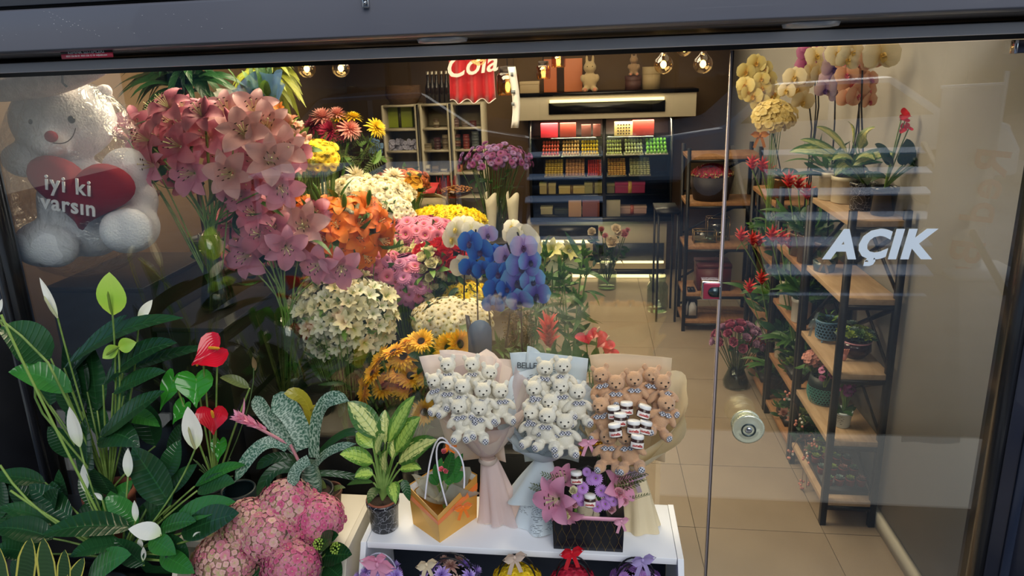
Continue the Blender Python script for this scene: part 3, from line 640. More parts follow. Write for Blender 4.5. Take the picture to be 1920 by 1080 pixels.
# anthurium
root = Vector((P(400, 930, 1.98).x, 2.0, .90))
t = thing('anthurium', 'anthurium with two glossy red spathes and heart shaped green leaves', 'plant', (root.x, 2.0, .84))
pot(t, (root.x, 2.0, .835), .05, .08, M('black plastic pot', '1a1b1e', .4))
def heart(t, c, w, h, y, mat, tilt=0, name='spathe', nrm=(0, -.7, .7), pt=.5, label=None):
    """heart shaped blade: c is the stalk joint, tip hangs down"""
    C = P(c[0], c[1], y); n = Vector(nrm).normalized(); ax = Vector((1, 0, 0)); ax = (ax-n*ax.dot(n)).normalized(); dn = ax.cross(n).normalized()
    if dn.z > 0: dn = -dn
    ct, st = math.cos(tilt), math.sin(tilt); a = MB(); G = []
    for i in range(9):
        f = i/8; row = []
        for j in range(25):
            q = 2*PI*j/24; xx = 16*math.sin(q)**3/32; yy = (13*math.cos(q)-5*math.cos(2*q)-2*math.cos(3*q)-math.cos(4*q))/30
            X_, Y_ = xx*w*f, (yy-.17*(1-0))*h*f; X2, Y2 = X_*ct-Y_*st, X_*st+Y_*ct
            row.append(C+ax*X2-dn*Y2+n*(.10*w*f*f*abs(math.sin(q))+.03*w*math.sin(q*6)*f*f))
        G.append(row)
    a.grid(G, [(.5+.5*(i/8)*math.sin(2*PI*j/24), .5+.5*(i/8)*math.cos(2*PI*j/24)) for i in range(9) for j in range(25)]); part(name, t, a, mat, label=label)
    return C, n, dn
def spad(t, C, d, L=.05, col='e8a020'):
    s = MB(); s.tube([C, C+d*L*.5, C+d*L*.92, C+d*L], [.0045, .005, .0035, .0008], 10); part('spadix', t, s, M('spadix '+col, col, .7, bump=.8, scale=200))
def stemto(t, a, b, r=.003, sag=(0, 0, .02), mat=None):
    s = MB(); s.tube(bez(a, (Vector(a)+Vector(b))/2+Vector(sag), b, 7), r, 6); part('stem', t, s, mat or stemM)
C, n, dn = heart(t, (408, 655), .135, .125, 1.96, rsp, -.9); spad(t, P(392, 652, 1.94), Vector((.9, -.3, .1))); stemto(t, root, C)
C, n, dn = heart(t, (380, 672), .05, .09, 1.99, rsp, 1.2); spad(t, P(370, 677, 1.96), Vector((0, -.3, -.8)), .02); stemto(t, root, C)
C, n, dn = heart(t, (400, 773), .115, .10, 1.93, rsp, 0.05, nrm=(0, -.95, .3)); spad(t, P(400, 782, 1.91), Vector((.1, -.3, .9)), .032); stemto(t, root, C)
LA = LM('anthurium leaf', '1d6a1e', '45a035', rough=.12, veins=5)
for c, w, h, tl in (((368, 710), .135, .13, .1), ((325, 712), .07, .15, -.35), ((412, 830), .06, .09, 0), ((345, 760), .06, .10, -.5)):
    C, n, dn = heart(t, c, w, h, 1.99, LA, tl, 'leaf', nrm=(0, -.9, .4)); stemto(t, root, C)
pleaf(t, (468, 728), (412, 708), .035, 2.0, 1.98, gO, .02, root=root)
s = MB(); s.tube(bez(root, P(480, 760, 2.0), P(476, 690, 2.0), 6), .002, 5); part('stem', t, s, stemD); spathe(t, (478, 695), (474, 668), .018, 2.0, M('withered tan', '6e5c3a', .9), None, front=False)
for k in range(14):
    a_ = R.uniform(0, 6); stemto(t, root, root+Vector((.07*math.cos(a_), .03*math.sin(a_), R.uniform(.03, .12))), .002, mat=stemD)
# teal lattice pot
c = P(452, 955, 1.93); c.z = .835; t = thing('lattice_pot', 'dark teal openwork plant pot behind the pink hydrangea', 'pot', c)
lat = M('teal lattice', '2e5a66', .4, .3)
a = MB(); a.lathe([(.001, 0), (.045, 0), (.058, .03), (.062, .075), (.058, .11), (.054, .115), (.05, .11)], 28, c); part('liner', t, a, M('dark liner', '0f2226', .5))
ringm = MB(); ringm.tube([(.0052*math.cos(q), .0052*math.sin(q), 0) for q in [2*PI*i/10 for i in range(10)]], .0011, 4, closed=True); ringm = ringm.mesh('ring', lat)
for i in range(9):
    for k in range(36):
        z = .012+.0115*i; f = (z/.115); rr = .047+.017*math.sin(PI*min(1, f*.85+.1)); q = 2*PI*(k+.5*(i % 2))/36
        if math.sin(q) < .25: put('ring', t, ringm, (c.x+rr*math.cos(q), c.y+rr*math.sin(q), c.z+z), (math.cos(q), math.sin(q), 0))
# sansevieria
c = Vector((P(80, 1075, 1.6).x, 1.58, .66)); t = thing('snake_plant', 'snake plant with yellow edged upright leaves at the bottom left corner', 'plant', c)
pot(t, c, .06, .09, M('black plastic pot', '1a1b1e', .4)); LS = LM('snake plant leaf', '1c3a20', '4a6a44', 'edge', third='cfc860', rough=.35)
for b, tp, w in (((45, 1110), (58, 1008), .062), ((95, 1115), (82, 1008), .062), ((10, 1110), (-6, 1020), .05), ((125, 1110), (158, 1045), .04), ((120, 1112), (122, 1030), .045)):
    pleaf(t, b, tp, w, 1.56, 1.58, LS, 0, nrm=(0, -1, .1), pet=False, fold=.2, prof=lambda q: min(1, 1.15*math.sin(PI*(q*.72+.28))**.6) if q < 1 else .0)
# bromeliad in a black pot
c = Vector((P(588, 935, 1.97).x, 1.97, .835)); root = c+Vector((0, 0, .10))
t = thing('urn_plant', 'silver banded bromeliad with a pink flower head in a black pot', 'plant', c)
pot(t, c, .068, .095, M('black plastic pot', '1a1b1e', .4))
LB = LM('urn plant leaf', '2c5540', '40705a', 'silver', third='9db5a4', rough=.4); LB2 = LM('urn plant leaf young', '8a8a20', 'b5a83a', rough=.3)
strap = lambda q: (1 if q < .75 else math.cos((q-.75)/.25*PI/2)**.7)*(.75+.25*q)
for b, mid, tp, w, by, ty, m in [((560, 845), (490, 775), (478, 742), .055, 1.98, 2.05, LB), ((575, 840), (555, 770), (512, 742), .085, 1.95, 2.02, LB), ((590, 858), (585, 720), (655, 752), .05, 1.93, 1.9, LB),
    ((582, 800), (585, 730), (532, 738), .045, 2.05, 2.0, LB2), ((590, 800), (600, 770), (585, 760), .04, 2.06, 2.02, LB2), ((540, 838), (490, 800), (440, 905), .048, 1.92, 1.85, LB), ((580, 862), (545, 880), (552, 912), .045, 1.9, 1.86, LB),
    ((580, 905), (590, 840), (668, 832), .03, 1.98, 1.9, LB), ((560, 880), (500, 860), (486, 940), .045, 1.93, 1.86, gD), ((575, 890), (640, 880), (690, 905), .025, 1.98, 2.02, gD), ((600, 850), (660, 780), (700, 830), .03, 2.04, 2.05, gD), ((560, 870), (520, 840), (480, 880), .04, 2.02, 2.0, gD)]:
    a = MB(); a.leaf(bez(P(*b, by), P(*mid, (by+ty)/2), P(*tp, ty), 12), w, nrm=(0, -.8, .6), fold=.35, nx=4, prof=strap); part('leaf', t, a, m)
a = MB(); a.lathe([(.03, -.02), (.034, .03), (.026, .08), (.02, .1)], 16, root); part('leaf_cup', t, a, LB)
hd = P(462, 790, 1.86); stemto(t, P(545, 835, 1.93), P(480, 800, 1.87), .005, (0, 0, .0), M('pink stalk', 'c98a94', .5)); stemto(t, root, P(545, 835, 1.93), .005, (0, 0, 0), M('pink stalk', 'c98a94', .5))
pinkb = PM('pink bract', 'd87a98', 'e898b4', 'e8a0bc'); bm = MB(); bm.leaf(bez((0, 0, 0), (.008, 0, .02), (.004, 0, .045), 5), .012, nrm=(-1, 0, .1), fold=.4, nx=2); bm = bm.mesh('bract', pinkb)
ax = (P(430, 778, 1.84)-P(500, 806, 1.9)).normalized()
for i in range(46):
    f = i/46; p = P(500, 806, 1.89).lerp(P(445, 782, 1.85), f); d = (ax*.9+Vector((math.cos(i*2.4), math.sin(i*2.4), .3*math.cos(i*3)))*(.35+.35*f)); put('bract', t, bm, p, d, i, .65+.35*math.sin(PI*f))
a = MB(); a.leaf(bez(P(452, 788, 1.85), P(460, 770, 1.85), P(458, 745, 1.84), 5), .012, fold=.3); part('bract', t, a, pinkb)
# empty brown pot behind it
c = Vector((P(618, 950, 2.03).x, 2.02, .835)); t = thing('plant_pot', 'small brown pot behind the bromeliad on the cream stand', 'pot', c); pot(t, c, .052, .062, M('brown pot', '5a3426', .6))
pleaf(t, (615, 930), (648, 915), .02, 2.0, 2.0, gO, .03, pet=False); pleaf(t, (612, 920), (590, 900), .02, 2.0, 2.0, gO, .03, pet=False)
# hydrangea
hc = [((538, 948), 1.86, .098), ((470, 985), 1.80, .098), ((425, 1050), 1.74, .105), ((505, 1000), 1.78, .098), ((596, 972), 1.85, .088), ((546, 1060), 1.72, .092)]
c = Vector((P(500, 1100, 1.76).x, 1.72, .52)); t = thing('hydrangea', 'hydrangea with large mottled pink and green flower heads in front of the cream stand', 'plant', c)
pot(t, c, .085, .12, M('terracotta', '8c4f3a', .8, var='9a5c44', scale=6)); root = c+Vector((0, 0, .1))
fl_p = [florf('hydrangea pink', 'c4b478', 'd47e94', 'da94a6'), florf('hydrangea rose', 'b84c70', 'cc5a84', 'd8789a'), florf('hydrangea green', '9aaa5c', 'bcb080', 'cc9c98'), florf('hydrangea pale', 'c4b480', 'dcaaa2', 'e0b4b2')]
for i, ((x, y_), yy, r) in enumerate(hc):
    C = P(x, y_, yy); a = MB(); a.ell(C, (r*.93, r*.85, r*.75), 20, 12); hp = part('flower_head', t, a, M('hydrangea core', 'a87a78', .9, var='8f8a60', scale=40, bump=1))
    ds = fan([52, 50, 46, 56, 38, 50][i], i, 100, (0, -.75, .65)); st = MB(); sm = fan(190, i+.4, 108, (0, -.75, .65))
    for d in ds:
        fset = [fl_p[0], fl_p[2], fl_p[3], fl_p[0]] if i in (1, 2) else ([fl_p[0], fl_p[1], fl_p[3]] if i in (0, 3) else [fl_p[1], fl_p[1], fl_p[0]])
        put('floret', hp, R.choice(fset), C+Vector((d.x*r, d.y*r*.92, d.z*r*.82))+Vector((R.uniform(-1, 1), 0, R.uniform(-1, 1)))*.002, d+Vector((R.uniform(-.3, .3), R.uniform(-.3, .3), R.uniform(-.3, .3))), R.uniform(0, 6), R.uniform(1.15, 1.5))
    # the smaller florets that fill the gaps, joined
    fs_ = {}
    for d in sm:
        k = R.randrange(2); q = d.to_track_quat('Z', 'Y') @ Quaternion((0, 0, 1), R.uniform(0, 6)); p = C+Vector((d.x*r, d.y*r*.92, d.z*r*.82))*R.uniform(.95, 1.02)
        for ki in range(4): st.petal(0, .001, .001, 0, 0, n=1, nx=1) if False else None
        base = MB(); [base.petal(PI/2*ki+.4, .0105, .012, R.uniform(5, 40), -10, n=2, nx=1, cup=.1, q=.42, bw=.3) for ki in range(4)]
        st.add([q @ Vector(v)+p for v in base.v], base.f, base.uv, R.choice((0, 0, 1) if i in (1, 2) else (0, 1, 1) if i < 4 else (1, 1, 2)))
    part('filler_florets', hp, st, [MATS['hydrangea pale'], MATS['hydrangea pink'], MATS['hydrangea rose']], kind='stuff')
    stemto(t, root, C, .004)
for b, tp, w in (((600, 1045), (660, 1040), .06), ((590, 1030), (635, 1003), .05), ((610, 1060), (640, 1085), .06), ((480, 1040), (500, 1080), .08), ((470, 1060), (455, 1090), .06), ((620, 1030), (625, 1000), .04), ((520, 1020), (540, 1000), .04)):
    pleaf(t, b, tp, w, 1.78, 1.72, LP, .01, root=root)
grn = PM('green bud', '6a9a30', '9ac048', 'b0d060'); fb = MB(); fb.ell((0, 0, 0), (.0035,)*3, 6, 5); fb = fb.mesh('bud', grn)
for x, y_ in ((598, 1020), (630, 1028)):
    C = P(x, y_, 1.76)
    for d in fan(26, x, 100, (0, -.6, .8)): put('bud', t, fb, C+Vector(d)*.016, d, 0, 1)
# dieffenbachia in marbled pot
c = Vector((P(722, 1000, 1.91).x, 1.915, ZT)); root = c+Vector((0, 0, .1)); t = thing('dumb_cane', 'small dumb cane with cream centred leaves in a black marbled pot', 'plant', c)
mm, nt, b_, out = mk('marbled pot'); v_ = N(nt, 'TexVoronoi', feature='DISTANCE_TO_EDGE'); v_.inputs['Scale'].default_value = 45; tcn = N(nt, 'TexCoord'); nz = N(nt, 'TexNoise'); nz.inputs['Scale'].default_value = 22
mxv = N(nt, 'Mix', data_type='VECTOR') if False else N(nt, 'VectorMath', operation='ADD'); sc_ = N(nt, 'VectorMath', operation='SCALE'); sc_.inputs['Scale'].default_value = .06
nt.links.new(tcn.outputs['Object'], nz.inputs['Vector']); nt.links.new(nz.outputs['Color'], sc_.inputs[0]); nt.links.new(tcn.outputs['Object'], mxv.inputs[0]); nt.links.new(sc_.outputs[0], mxv.inputs[1]); nt.links.new(mxv.outputs[0], v_.inputs['Vector'])
rr = ramp(nt, [(.0, 'b8bcc4'), (.035, '17181e')]); nt.links.new(v_.outputs[0], rr.inputs[0]); nt.links.new(rr.outputs[0], b_.inputs['Base Color']); b_.inputs['Roughness'].default_value = .25
pot(t, c, .052, .105, mm, rim=M('terracotta', '8c4f3a', .8, var='9a5c44', scale=6), taper=.8)
LD = LM('dumb cane leaf', '2c5a24', '58893a', 'cream', third='d3da8c', rough=.35, veins=8); LD2 = LM('dumb cane leaf green', '2c5a24', '6fa040', 'cream', third='a9c860', rough=.35)
for b, tp, w, m, ty in [((710, 822), (652, 753), .062, LD, 1.93), ((728, 830), (778, 742), .042, LD2, 1.93), ((742, 848), (788, 782), .055, LD2, 1.9), ((746, 868), (820, 825), .058, LD, 1.86), ((700, 868), (637, 852), .045, LD2, 1.87),
                        ((722, 832), (722, 768), .035, LD, 1.96), ((700, 840), (668, 812), .045, LD2, 1.96), ((735, 905), (742, 945), .035, LD2, 1.84), ((710, 915), (690, 945), .035, gM, 1.84), ((750, 880), (790, 880), .03, LD2, 1.9), ((705, 850), (722, 815), .05, LD, 1.88),
                        ((700, 905), (650, 910), .02, gM, 1.95), ((755, 900), (768, 940), .03, gD, 1.9), ((720, 890), (725, 845), .04, LD, 1.87), ((735, 860), (752, 800), .04, LD, 1.95), ((700, 890), (665, 895), .035, LD2, 1.9)]:
    pleaf(t, b, tp, w, 1.92, ty, m, .02, root=root, wave=.02)
# ------------------------------------------------------------------ plush bears (prototype, then copies)
plaid = None
def plaidmat():
    m, nt, b, out = mk('grey gingham'); ck = N(nt, 'TexChecker'); ck.inputs['Scale'].default_value = 260; ck.inputs[1].default_value = lin('d8d8dc'); ck.inputs[2].default_value = lin('4a5060')
    tc = N(nt, 'TexCoord'); nt.links.new(tc.outputs['Object'], ck.inputs['Vector']); nt.links.new(ck.outputs[0], b.inputs['Base Color']); b.inputs['Roughness'].default_value = .8; return m
plaid = plaidmat(); eyeM = M('bead eye', '0c0c0e', .15)
def bow_mb(s, c=(0, 0, 0), a=None, tails=False, ax=(1, 0, 0), up=(0, 0, 1), out=(0, -1, 0)):
    a = a or MB(); ax, up, out, c = Vector(ax), Vector(up), Vector(out), Vector(c)
    for k in (-1, 1):
        G = []
        for i in range(9):
            q = 2*PI*i/8; e = s*.5*(1-math.cos(q)); hh = s*.32*math.sin(PI*min(1, .12+e/s)); row = []
            for j in (-1, -.4, .4, 1): row.append(c+ax*k*e+up*(j*hh)+out*(s*.16*math.sin(q)+s*.05*j*j))
            G.append(row)
        a.grid(G)
    a.ell(c+out*s*.06, (s*.12, s*.12, s*.16), 8, 6)
    if tails:
        for k in (-1, 1): a.leaf(bez(c, c+ax*k*s*.3-up*s*.6+out*s*.1, c+ax*k*s*.5-up*s*(1.3), 5), s*.28, nrm=out, fold=.2, prof=lambda q: 1)
    return a
bow_me = bow_mb(.02).mesh('bow_tie', plaid)
padm = MB(); padm.lathe([(.0001, .0008), (.007, .0006), (.0085, -.001)], 14); pad_me = padm.mesh('foot_pad', plaid)
eye_m = MB(); eye_m.ell((0, 0, 0), (.0023,)*3, 8, 6); eye_me = eye_m.mesh('eye', eyeM)
nose_m = MB(); nose_m.ell((0, 0, 0), (.0032, .002, .0022), 8, 6); nose_me = nose_m.mesh('nose', eyeM)
mou = MB(); mou.tube([(0, 0, 0), (0, 0, -.004)], .0005, 4); mou.tube([(-.004, .001, -.0055), (0, 0, -.004), (.004, .001, -.0055)], .0005, 4); mouth_me = mou.mesh('mouth', eyeM)
def bear_proto(mat, name):
    E_ = lambda x, y, z, a, b, c_: ((x, y, z), (a, b, c_))
    rt = lambda ax, d: Matrix.Rotation(math.radians(d), 3, ax)
    ells = [E_(0, 0, .100, .0235, .021, .0215), E_(0, -.016, .095, .0115, .010, .009), E_(0, 0, .052, .0235, .019, .0275), E_(-.019, .004, .121, .0082, .005, .0085), E_(.019, .004, .121, .0082, .005, .0085),
            ((-.028, -.008, .064), (.0095, .010, .021), rt('Y', 42)), ((.028, -.008, .064), (.0095, .010, .021), rt('Y', -42)),
            ((-.020, -.016, .026), (.0135, .024, .0135), rt('Z', 18)), ((.020, -.016, .026), (.0135, .024, .0135), rt('Z', -18)), E_(-.025, -.034, .026, .0115, .008, .0145), E_(.025, -.034, .026, .0115, .008, .0145)]
    body = blob(ells, .0028, mat, 4); body.name = 'body'
    t = thing('plush_bear', '', 'toy', (0, 0, 0)); k = []
    k.append(put('body', t, body, (0, 0, 0)))
    for s in (-1, 1): put('eye', t, eye_me, (s*.0095, -.0195, .105)); put('foot_pad', t, pad_me, (s*.026, -.0425, .026), (s*.25, -1, .05))
    put('nose', t, nose_me, (0, -.0265, .0975)); put('mouth', t, mouth_me, (0, -.0265, .0965)); put('bow_tie', t, bow_me, (0, -.022, .077))
    return t
furC = M('cream plush', 'e6e2d2', .95, var='d9d4c0', scale=40, bump=.5, bscale=400, sheen=.3); furT = M('tan plush', 'd2a883', .95, var='c49a74', scale=40, bump=.5, bscale=400, sheen=.3)
bearC = bear_proto(furC, 'c'); bearT = bear_proto(furT, 't'); usedB = {}
def bear(proto, hx, hy, y, tilt, yaw, label, group, sc=1.0, pitch=0):
    """bear placed by the point between its eyes"""
    Hd = P(hx, hy, y-.035); q = Quaternion((0, 0, 1), yaw) @ Quaternion((0, 1, 0), tilt) @ Quaternion((1, 0, 0), pitch)
    loc = Hd-(q @ Vector((0, -.02, .102)))*sc
    o = proto if proto not in usedB else dup(proto, loc, q, sc)
    if o is proto: usedB[proto] = 1; o.matrix_local = Matrix.LocRotScale(loc, q, Vector((sc,)*3))
    o['label'] = label; o['group'] = group
# ------------------------------------------------------------------ bouquet wrapping
def crumple(m, sc=40, d=.25):
    nt = m.node_tree; b = nt.nodes['Principled BSDF']; n = N(nt, 'TexVoronoi'); n.inputs['Scale'].default_value = sc; tc = N(nt, 'TexCoord'); bp = N(nt, 'Bump'); bp.inputs['Strength'].default_value = d; bp.inputs['Distance'].default_value = .003
    nt.links.new(tc.outputs['Object'], n.inputs['Vector']); nt.links.new(n.outputs[0], bp.inputs['Height']); nt.links.new(bp.outputs[0], b.inputs['Normal']); return m
def paper_cone(tie, hf, w, ang0, ang1, mat, t, name, r0=.022, ruf=.012, seed=0, n=40, m=12, top=None, flare=1.0, depth=.6, solid=0, nr=9):
    """sheet rolled round the tie point; hf(a)=height, w=half width at the rim; angle 0 faces the street"""
    G = []; r_ = random.Random(seed); ph = r_.uniform(0, 6)
    for i in range(m+1):
        f = i/m; row = []
        for j in range(n+1):
            a = ang0+(ang1-ang0)*j/n; h = hf(a)
            r = r0+(w-r0)*(f**(.8*flare)); r *= 1+ruf/w*math.sin(nr*a+ph+f*2)*f*1.2; z = tie[2]+h*f+ruf*.5*math.sin(5*a+ph)*f*f
            row.append((tie[0]+r*math.sin(a), tie[1]-r*math.cos(a)*depth, z))
        G.append(row)
    a_ = MB(); a_.grid(G); return part(name, t, a_, mat, solid=solid)
def skirt(tie, zb, r1, mat, t, seed=0, dx=0, name='skirt', depth=.7, nr=7, r0=.02, ruf=.3):
    G = []; r_ = random.Random(seed); ph = r_.uniform(0, 6)
    for i in range(11):
        f = i/10; row = []
        for j in range(61):
            a = 2*PI*j/60; r = (r0+(r1-r0)*f**.8)*(1+ruf*f*math.sin(nr*a+ph+f)); row.append((tie[0]+dx*f+r*math.sin(a), tie[1]-r*math.cos(a)*depth, max(zb+.001, tie[2]+(zb-tie[2])*f+ruf*.03*math.sin(4*a+ph)*f)))
        G.append(row)
    a_ = MB(); a_.grid(G); return part(name, t, a_, mat)
def sheet(t, name, pts, y0, mat, lean=.10, thick=.0008, bendy=.02, label=None):
    """a flat panel of paper from pixel corners (tl,tr,br,bl); top leans back by `lean`"""
    tl, tr, br, bl = [P(p[0], p[1], y0+(lean if k < 2 else 0)) for k, p in enumerate(pts)]; G = []
    for i in range(9):
        v = i/8; l = tl.lerp(bl, v); r = tr.lerp(br, v); row = []
        for j in range(9):
            u = j/8; p = l.lerp(r, u); p.y += -bendy*(2*u-1)**2+.004*math.sin(7*u+3*v); row.append(p)
        G.append(row)
    a = MB(); a.grid(G); return part(name, t, a, mat, solid=thick, label=label)
blush = crumple(M('blush paper', 'f0e2d6', .6, trans=.3)); tulle = M('pink organza', 'f0e2e2', .5, trans=.4, alpha=.62); crumple(tulle, 25, .4)
news_m, nt, b_, out = mk('pale blue newsprint'); tcn = N(nt, 'TexCoord'); mp = N(nt, 'Mapping'); mp.inputs['Scale'].default_value = (30, 260, 1); nz = N(nt, 'TexNoise'); nz.inputs['Scale'].default_value = 1.0; nz.inputs['Detail'].default_value = 1
uvn = N(nt, 'UVMap'); mp.inputs['Scale'].default_value = (60, 60, 1); wv = N(nt, 'TexWave', bands_direction='Y'); wv.inputs['Scale'].default_value = 14; wv.inputs['Distortion'].default_value = 0
nt.links.new(uvn.outputs[0], wv.inputs['Vector']); nt.links.new(uvn.outputs[0], mp.inputs[0]); nt.links.new(mp.outputs[0], nz.inputs['Vector'])
n3 = N(nt, 'TexNoise'); n3.inputs['Scale'].default_value = 3.5; nt.links.new(uvn.outputs[0], n3.inputs['Vector'])
g1 = N(nt, 'Math', operation='GREATER_THAN'); g1.inputs[1].default_value = .62; nt.links.new(wv.outputs[0], g1.inputs[0]); g2 = N(nt, 'Math', operation='GREATER_THAN'); g2.inputs[1].default_value = .5; nt.links.new(nz.outputs[0], g2.inputs[0]); g3 = N(nt, 'Math', operation='GREATER_THAN'); g3.inputs[1].default_value = .52; nt.links.new(n3.outputs[0], g3.inputs[0])
m1 = N(nt, 'Math', operation='MULTIPLY'); nt.links.new(g1.outputs[0], m1.inputs[0]); nt.links.new(g2.outputs[0], m1.inputs[1]); m2 = N(nt, 'Math', operation='MULTIPLY'); nt.links.new(m1.outputs[0], m2.inputs[0]); nt.links.new(g3.outputs[0], m2.inputs[1])
mxn = N(nt, 'Mix', data_type='RGBA'); nt.links.new(m2.outputs[0], mxn.inputs[0]); mxn.inputs[6].default_value = lin('cddae0'); mxn.inputs[7].default_value = lin('5c6872'); nt.links.new(mxn.outputs[2], b_.inputs['Base Color']); b_.inputs['Roughness'].default_value = .7
newsB = M('pale blue paper', 'cddae0', .7, trans=.2); kraft = crumple(M('cream paper', 'eee0bc', .6, trans=.25)); kraft2 = M('peach cream paper', 'dcc5a2', .65, trans=.2)
# bouquet one
tie = Vector((P(915, 862, 1.97).x, 1.97, P(915, 862, 1.97).z))
t = thing('bear_bouquet', 'leftmost bouquet, blush paper and pink organza round cream plush bears', 'bouquet', (tie.x, 1.98, ZT))
sheet(t, 'back_sheet', [(788, 664), (925, 664), (950, 860), (850, 860)], 2.04, blush, .03); sheet(t, 'back_sheet', [(826, 652), (932, 668), (945, 850), (860, 850)], 2.055, blush, .03)
cx = P(880, 760, 2.0).x
def hf1(a): return .13+.19*abs(math.sin(a/2))**1.2
paper_cone((tie.x-.008, 1.99, tie.z), lambda a: .12+.20*(abs(a)/PI)**1.1+.02*max(0, math.sin(a)), .15, -PI*.93, PI*.93, tulle, t, 'organza_wrap', seed=4, ruf=.014)
paper_cone((tie.x-.008, 1.995, tie.z), lambda a: .09+.24*(abs(a)/PI)**1.1, .145, -PI, PI, blush, t, 'paper_wrap', seed=5, ruf=.01)
skirt((tie.x, 1.98, tie.z), ZT, .05, blush, t, 2, .02, r0=.024, ruf=.18); skirt((tie.x+.005, 1.975, tie.z), ZT+.006, .066, tulle, t, 7, .03, r0=.026)
a = MB(); a.lathe([(.026, -.008), (.031, 0), (.026, .008)], 20, tie); part('tie_ribbon', t, a, M('taupe ribbon', 'b6a79c', .4))
B1 = [(835, 687, 2.0), (882, 686, 2.01), (920, 701, 2.0), (810, 717, 1.97), (837, 722, 1.95), (863, 728, 1.93), (906, 735, 1.93), (942, 736, 1.96), (859, 766, 1.89), (898, 769, 1.89)]
lab1 = ['cream plush bear at the top left of the blush paper bouquet', 'cream plush bear at the top centre of the blush paper bouquet', 'cream plush bear at the top right of the blush paper bouquet', 'cream plush bear at the far left edge of the blush paper bouquet', 'cream plush bear second from the left in the middle of the blush bouquet', 'cream plush bear in the very middle of the blush paper bouquet', 'cream plush bear right of the middle in the blush paper bouquet', 'cream plush bear at the far right edge of the blush paper bouquet', 'cream plush bear at the bottom left of the blush paper bouquet', 'cream plush bear at the bottom right of the blush paper bouquet']
for (x, y_, yy), l in zip(B1, lab1): bear(bearC, x, y_, yy, R.uniform(-.2, .2)+(x-878)*.003, (x-878)*.004+R.uniform(-.2, .2), l, 'cream plush bears in the blush bouquet', 1.12, -.15)
# bouquet two
tie = Vector((P(1020, 868, 1.96).x, 1.96, P(1020, 868, 1.96).z))
t = thing('bear_bouquet', 'middle bouquet, pale blue newsprint round cream plush bears', 'bouquet', (tie.x, 1.97, ZT))
bs = sheet(t, 'back_sheet', [(957, 657), (1103, 668), (1085, 860), (985, 860)], 2.05, newsB, .03); sheet(t, 'back_sheet', [(990, 644), (1030, 672), (1060, 800), (975, 800)], 2.062, newsB, .03)
sheet(t, 'news_sheet', [(1082, 706), (1130, 745), (1075, 838), (1058, 800)], 1.99, news_m, .03)
rotto(t, 'lettering', textmesh('BELLE', .028, M('newsprint ink', '2c3640', .6), .0003, space=.9), P(988, 686, 2.058), (1, 0, -.02), (0, .1, 1), label='dark serif style headline')
paper_cone((tie.x, 1.985, tie.z), lambda a: .10+.20*(abs(a)/PI)**1.1, .135, -PI, PI, news_m, t, 'news_wrap', seed=8, ruf=.012, nr=6)
paper_cone((tie.x, 1.975, tie.z), lambda a: .055+.10*(abs(a)/PI), .13, -PI*.8, PI*.8, newsB, t, 'paper_wrap', seed=9, ruf=.014, nr=6)
skirt((tie.x, 1.965, tie.z), ZT, .085, news_m, t, 3, -.005, r0=.024, ruf=.16, nr=5); skirt((tie.x, 1.965, tie.z+.01), ZT+.10, .085, newsB, t, 5, -.035, r0=.024, ruf=.2, nr=4, name='folded_sheet')
B2 = [(1023, 693, 2.01), (1057, 689, 2.01), (1000, 732, 1.97), (1051, 727, 1.97), (1085, 738, 1.96), (1029, 756, 1.94), (992, 777, 1.93), (1023, 783, 1.90), (1059, 794, 1.90)]
lab2 = ['cream plush bear beside the headline of the newsprint bouquet', 'cream plush bear at the top right of the newsprint bouquet', 'cream plush bear at the left edge of the newsprint bouquet', 'cream plush bear below the top pair in the newsprint bouquet', 'cream plush bear at the right edge of the newsprint bouquet', 'cream plush bear in the middle of the newsprint bouquet', 'cream plush bear at the lower left of the newsprint bouquet', 'cream plush bear at the bottom centre of the newsprint bouquet', 'cream plush bear at the bottom right of the newsprint bouquet']
for (x, y_, yy), l in zip(B2, lab2): bear(bearC, x, y_, yy, R.uniform(-.2, .2)+(x-1035)*.003, (x-1035)*.004+R.uniform(-.2, .2), l, 'cream plush bears in the newsprint bouquet', 1.14, -.15)
# bouquet three
tie = Vector((P(1190, 878, 1.97).x, 1.97, P(1190, 878, 1.97).z))
t = thing('bear_bouquet', 'rightmost bouquet, cream paper round tan plush bears and small spread jars', 'bouquet', (tie.x, 1.98, ZT))
sheet(t, 'back_sheet', [(1105, 661), (1259, 667), (1245, 860), (1135, 860)], 2.05, kraft2, .03)
paper_cone((tie.x+.0, 1.99, tie.z), lambda a: .09+.17*(abs(a)/PI)**1.1+.10*max(0, math.sin(a)), .165, -PI, PI, kraft, t, 'paper_wrap', seed=12, ruf=.012, nr=4)
paper_cone((tie.x+.0, 1.98, tie.z), lambda a: .05+.16*(abs(a)/PI)+.06*max(0, math.sin(a)), .16, -PI*.85, PI*.85, kraft, t, 'paper_wrap', seed=13, ruf=.012, nr=5)
skirt((tie.x, 1.975, tie.z), ZT, .062, kraft, t, 4, .02, r0=.024, ruf=.16, nr=6); lil = M('lilac organza', 'c3b2cc', .5, trans=.4, alpha=.8)
a = bow_mb(.05, (tie.x-.01, tie.y-.035, tie.z+.003), tails=True); part('ribbon_bow', t, a, lil)
B3 = [(1125, 706, 2.0), (1155, 721, 1.98), (1190, 714, 1.99), (1224, 706, 2.01), (1247, 720, 1.99), (1122, 763, 1.94), (1254, 760, 1.94), (1173, 822, 1.86), (1140, 822, 1.88)]
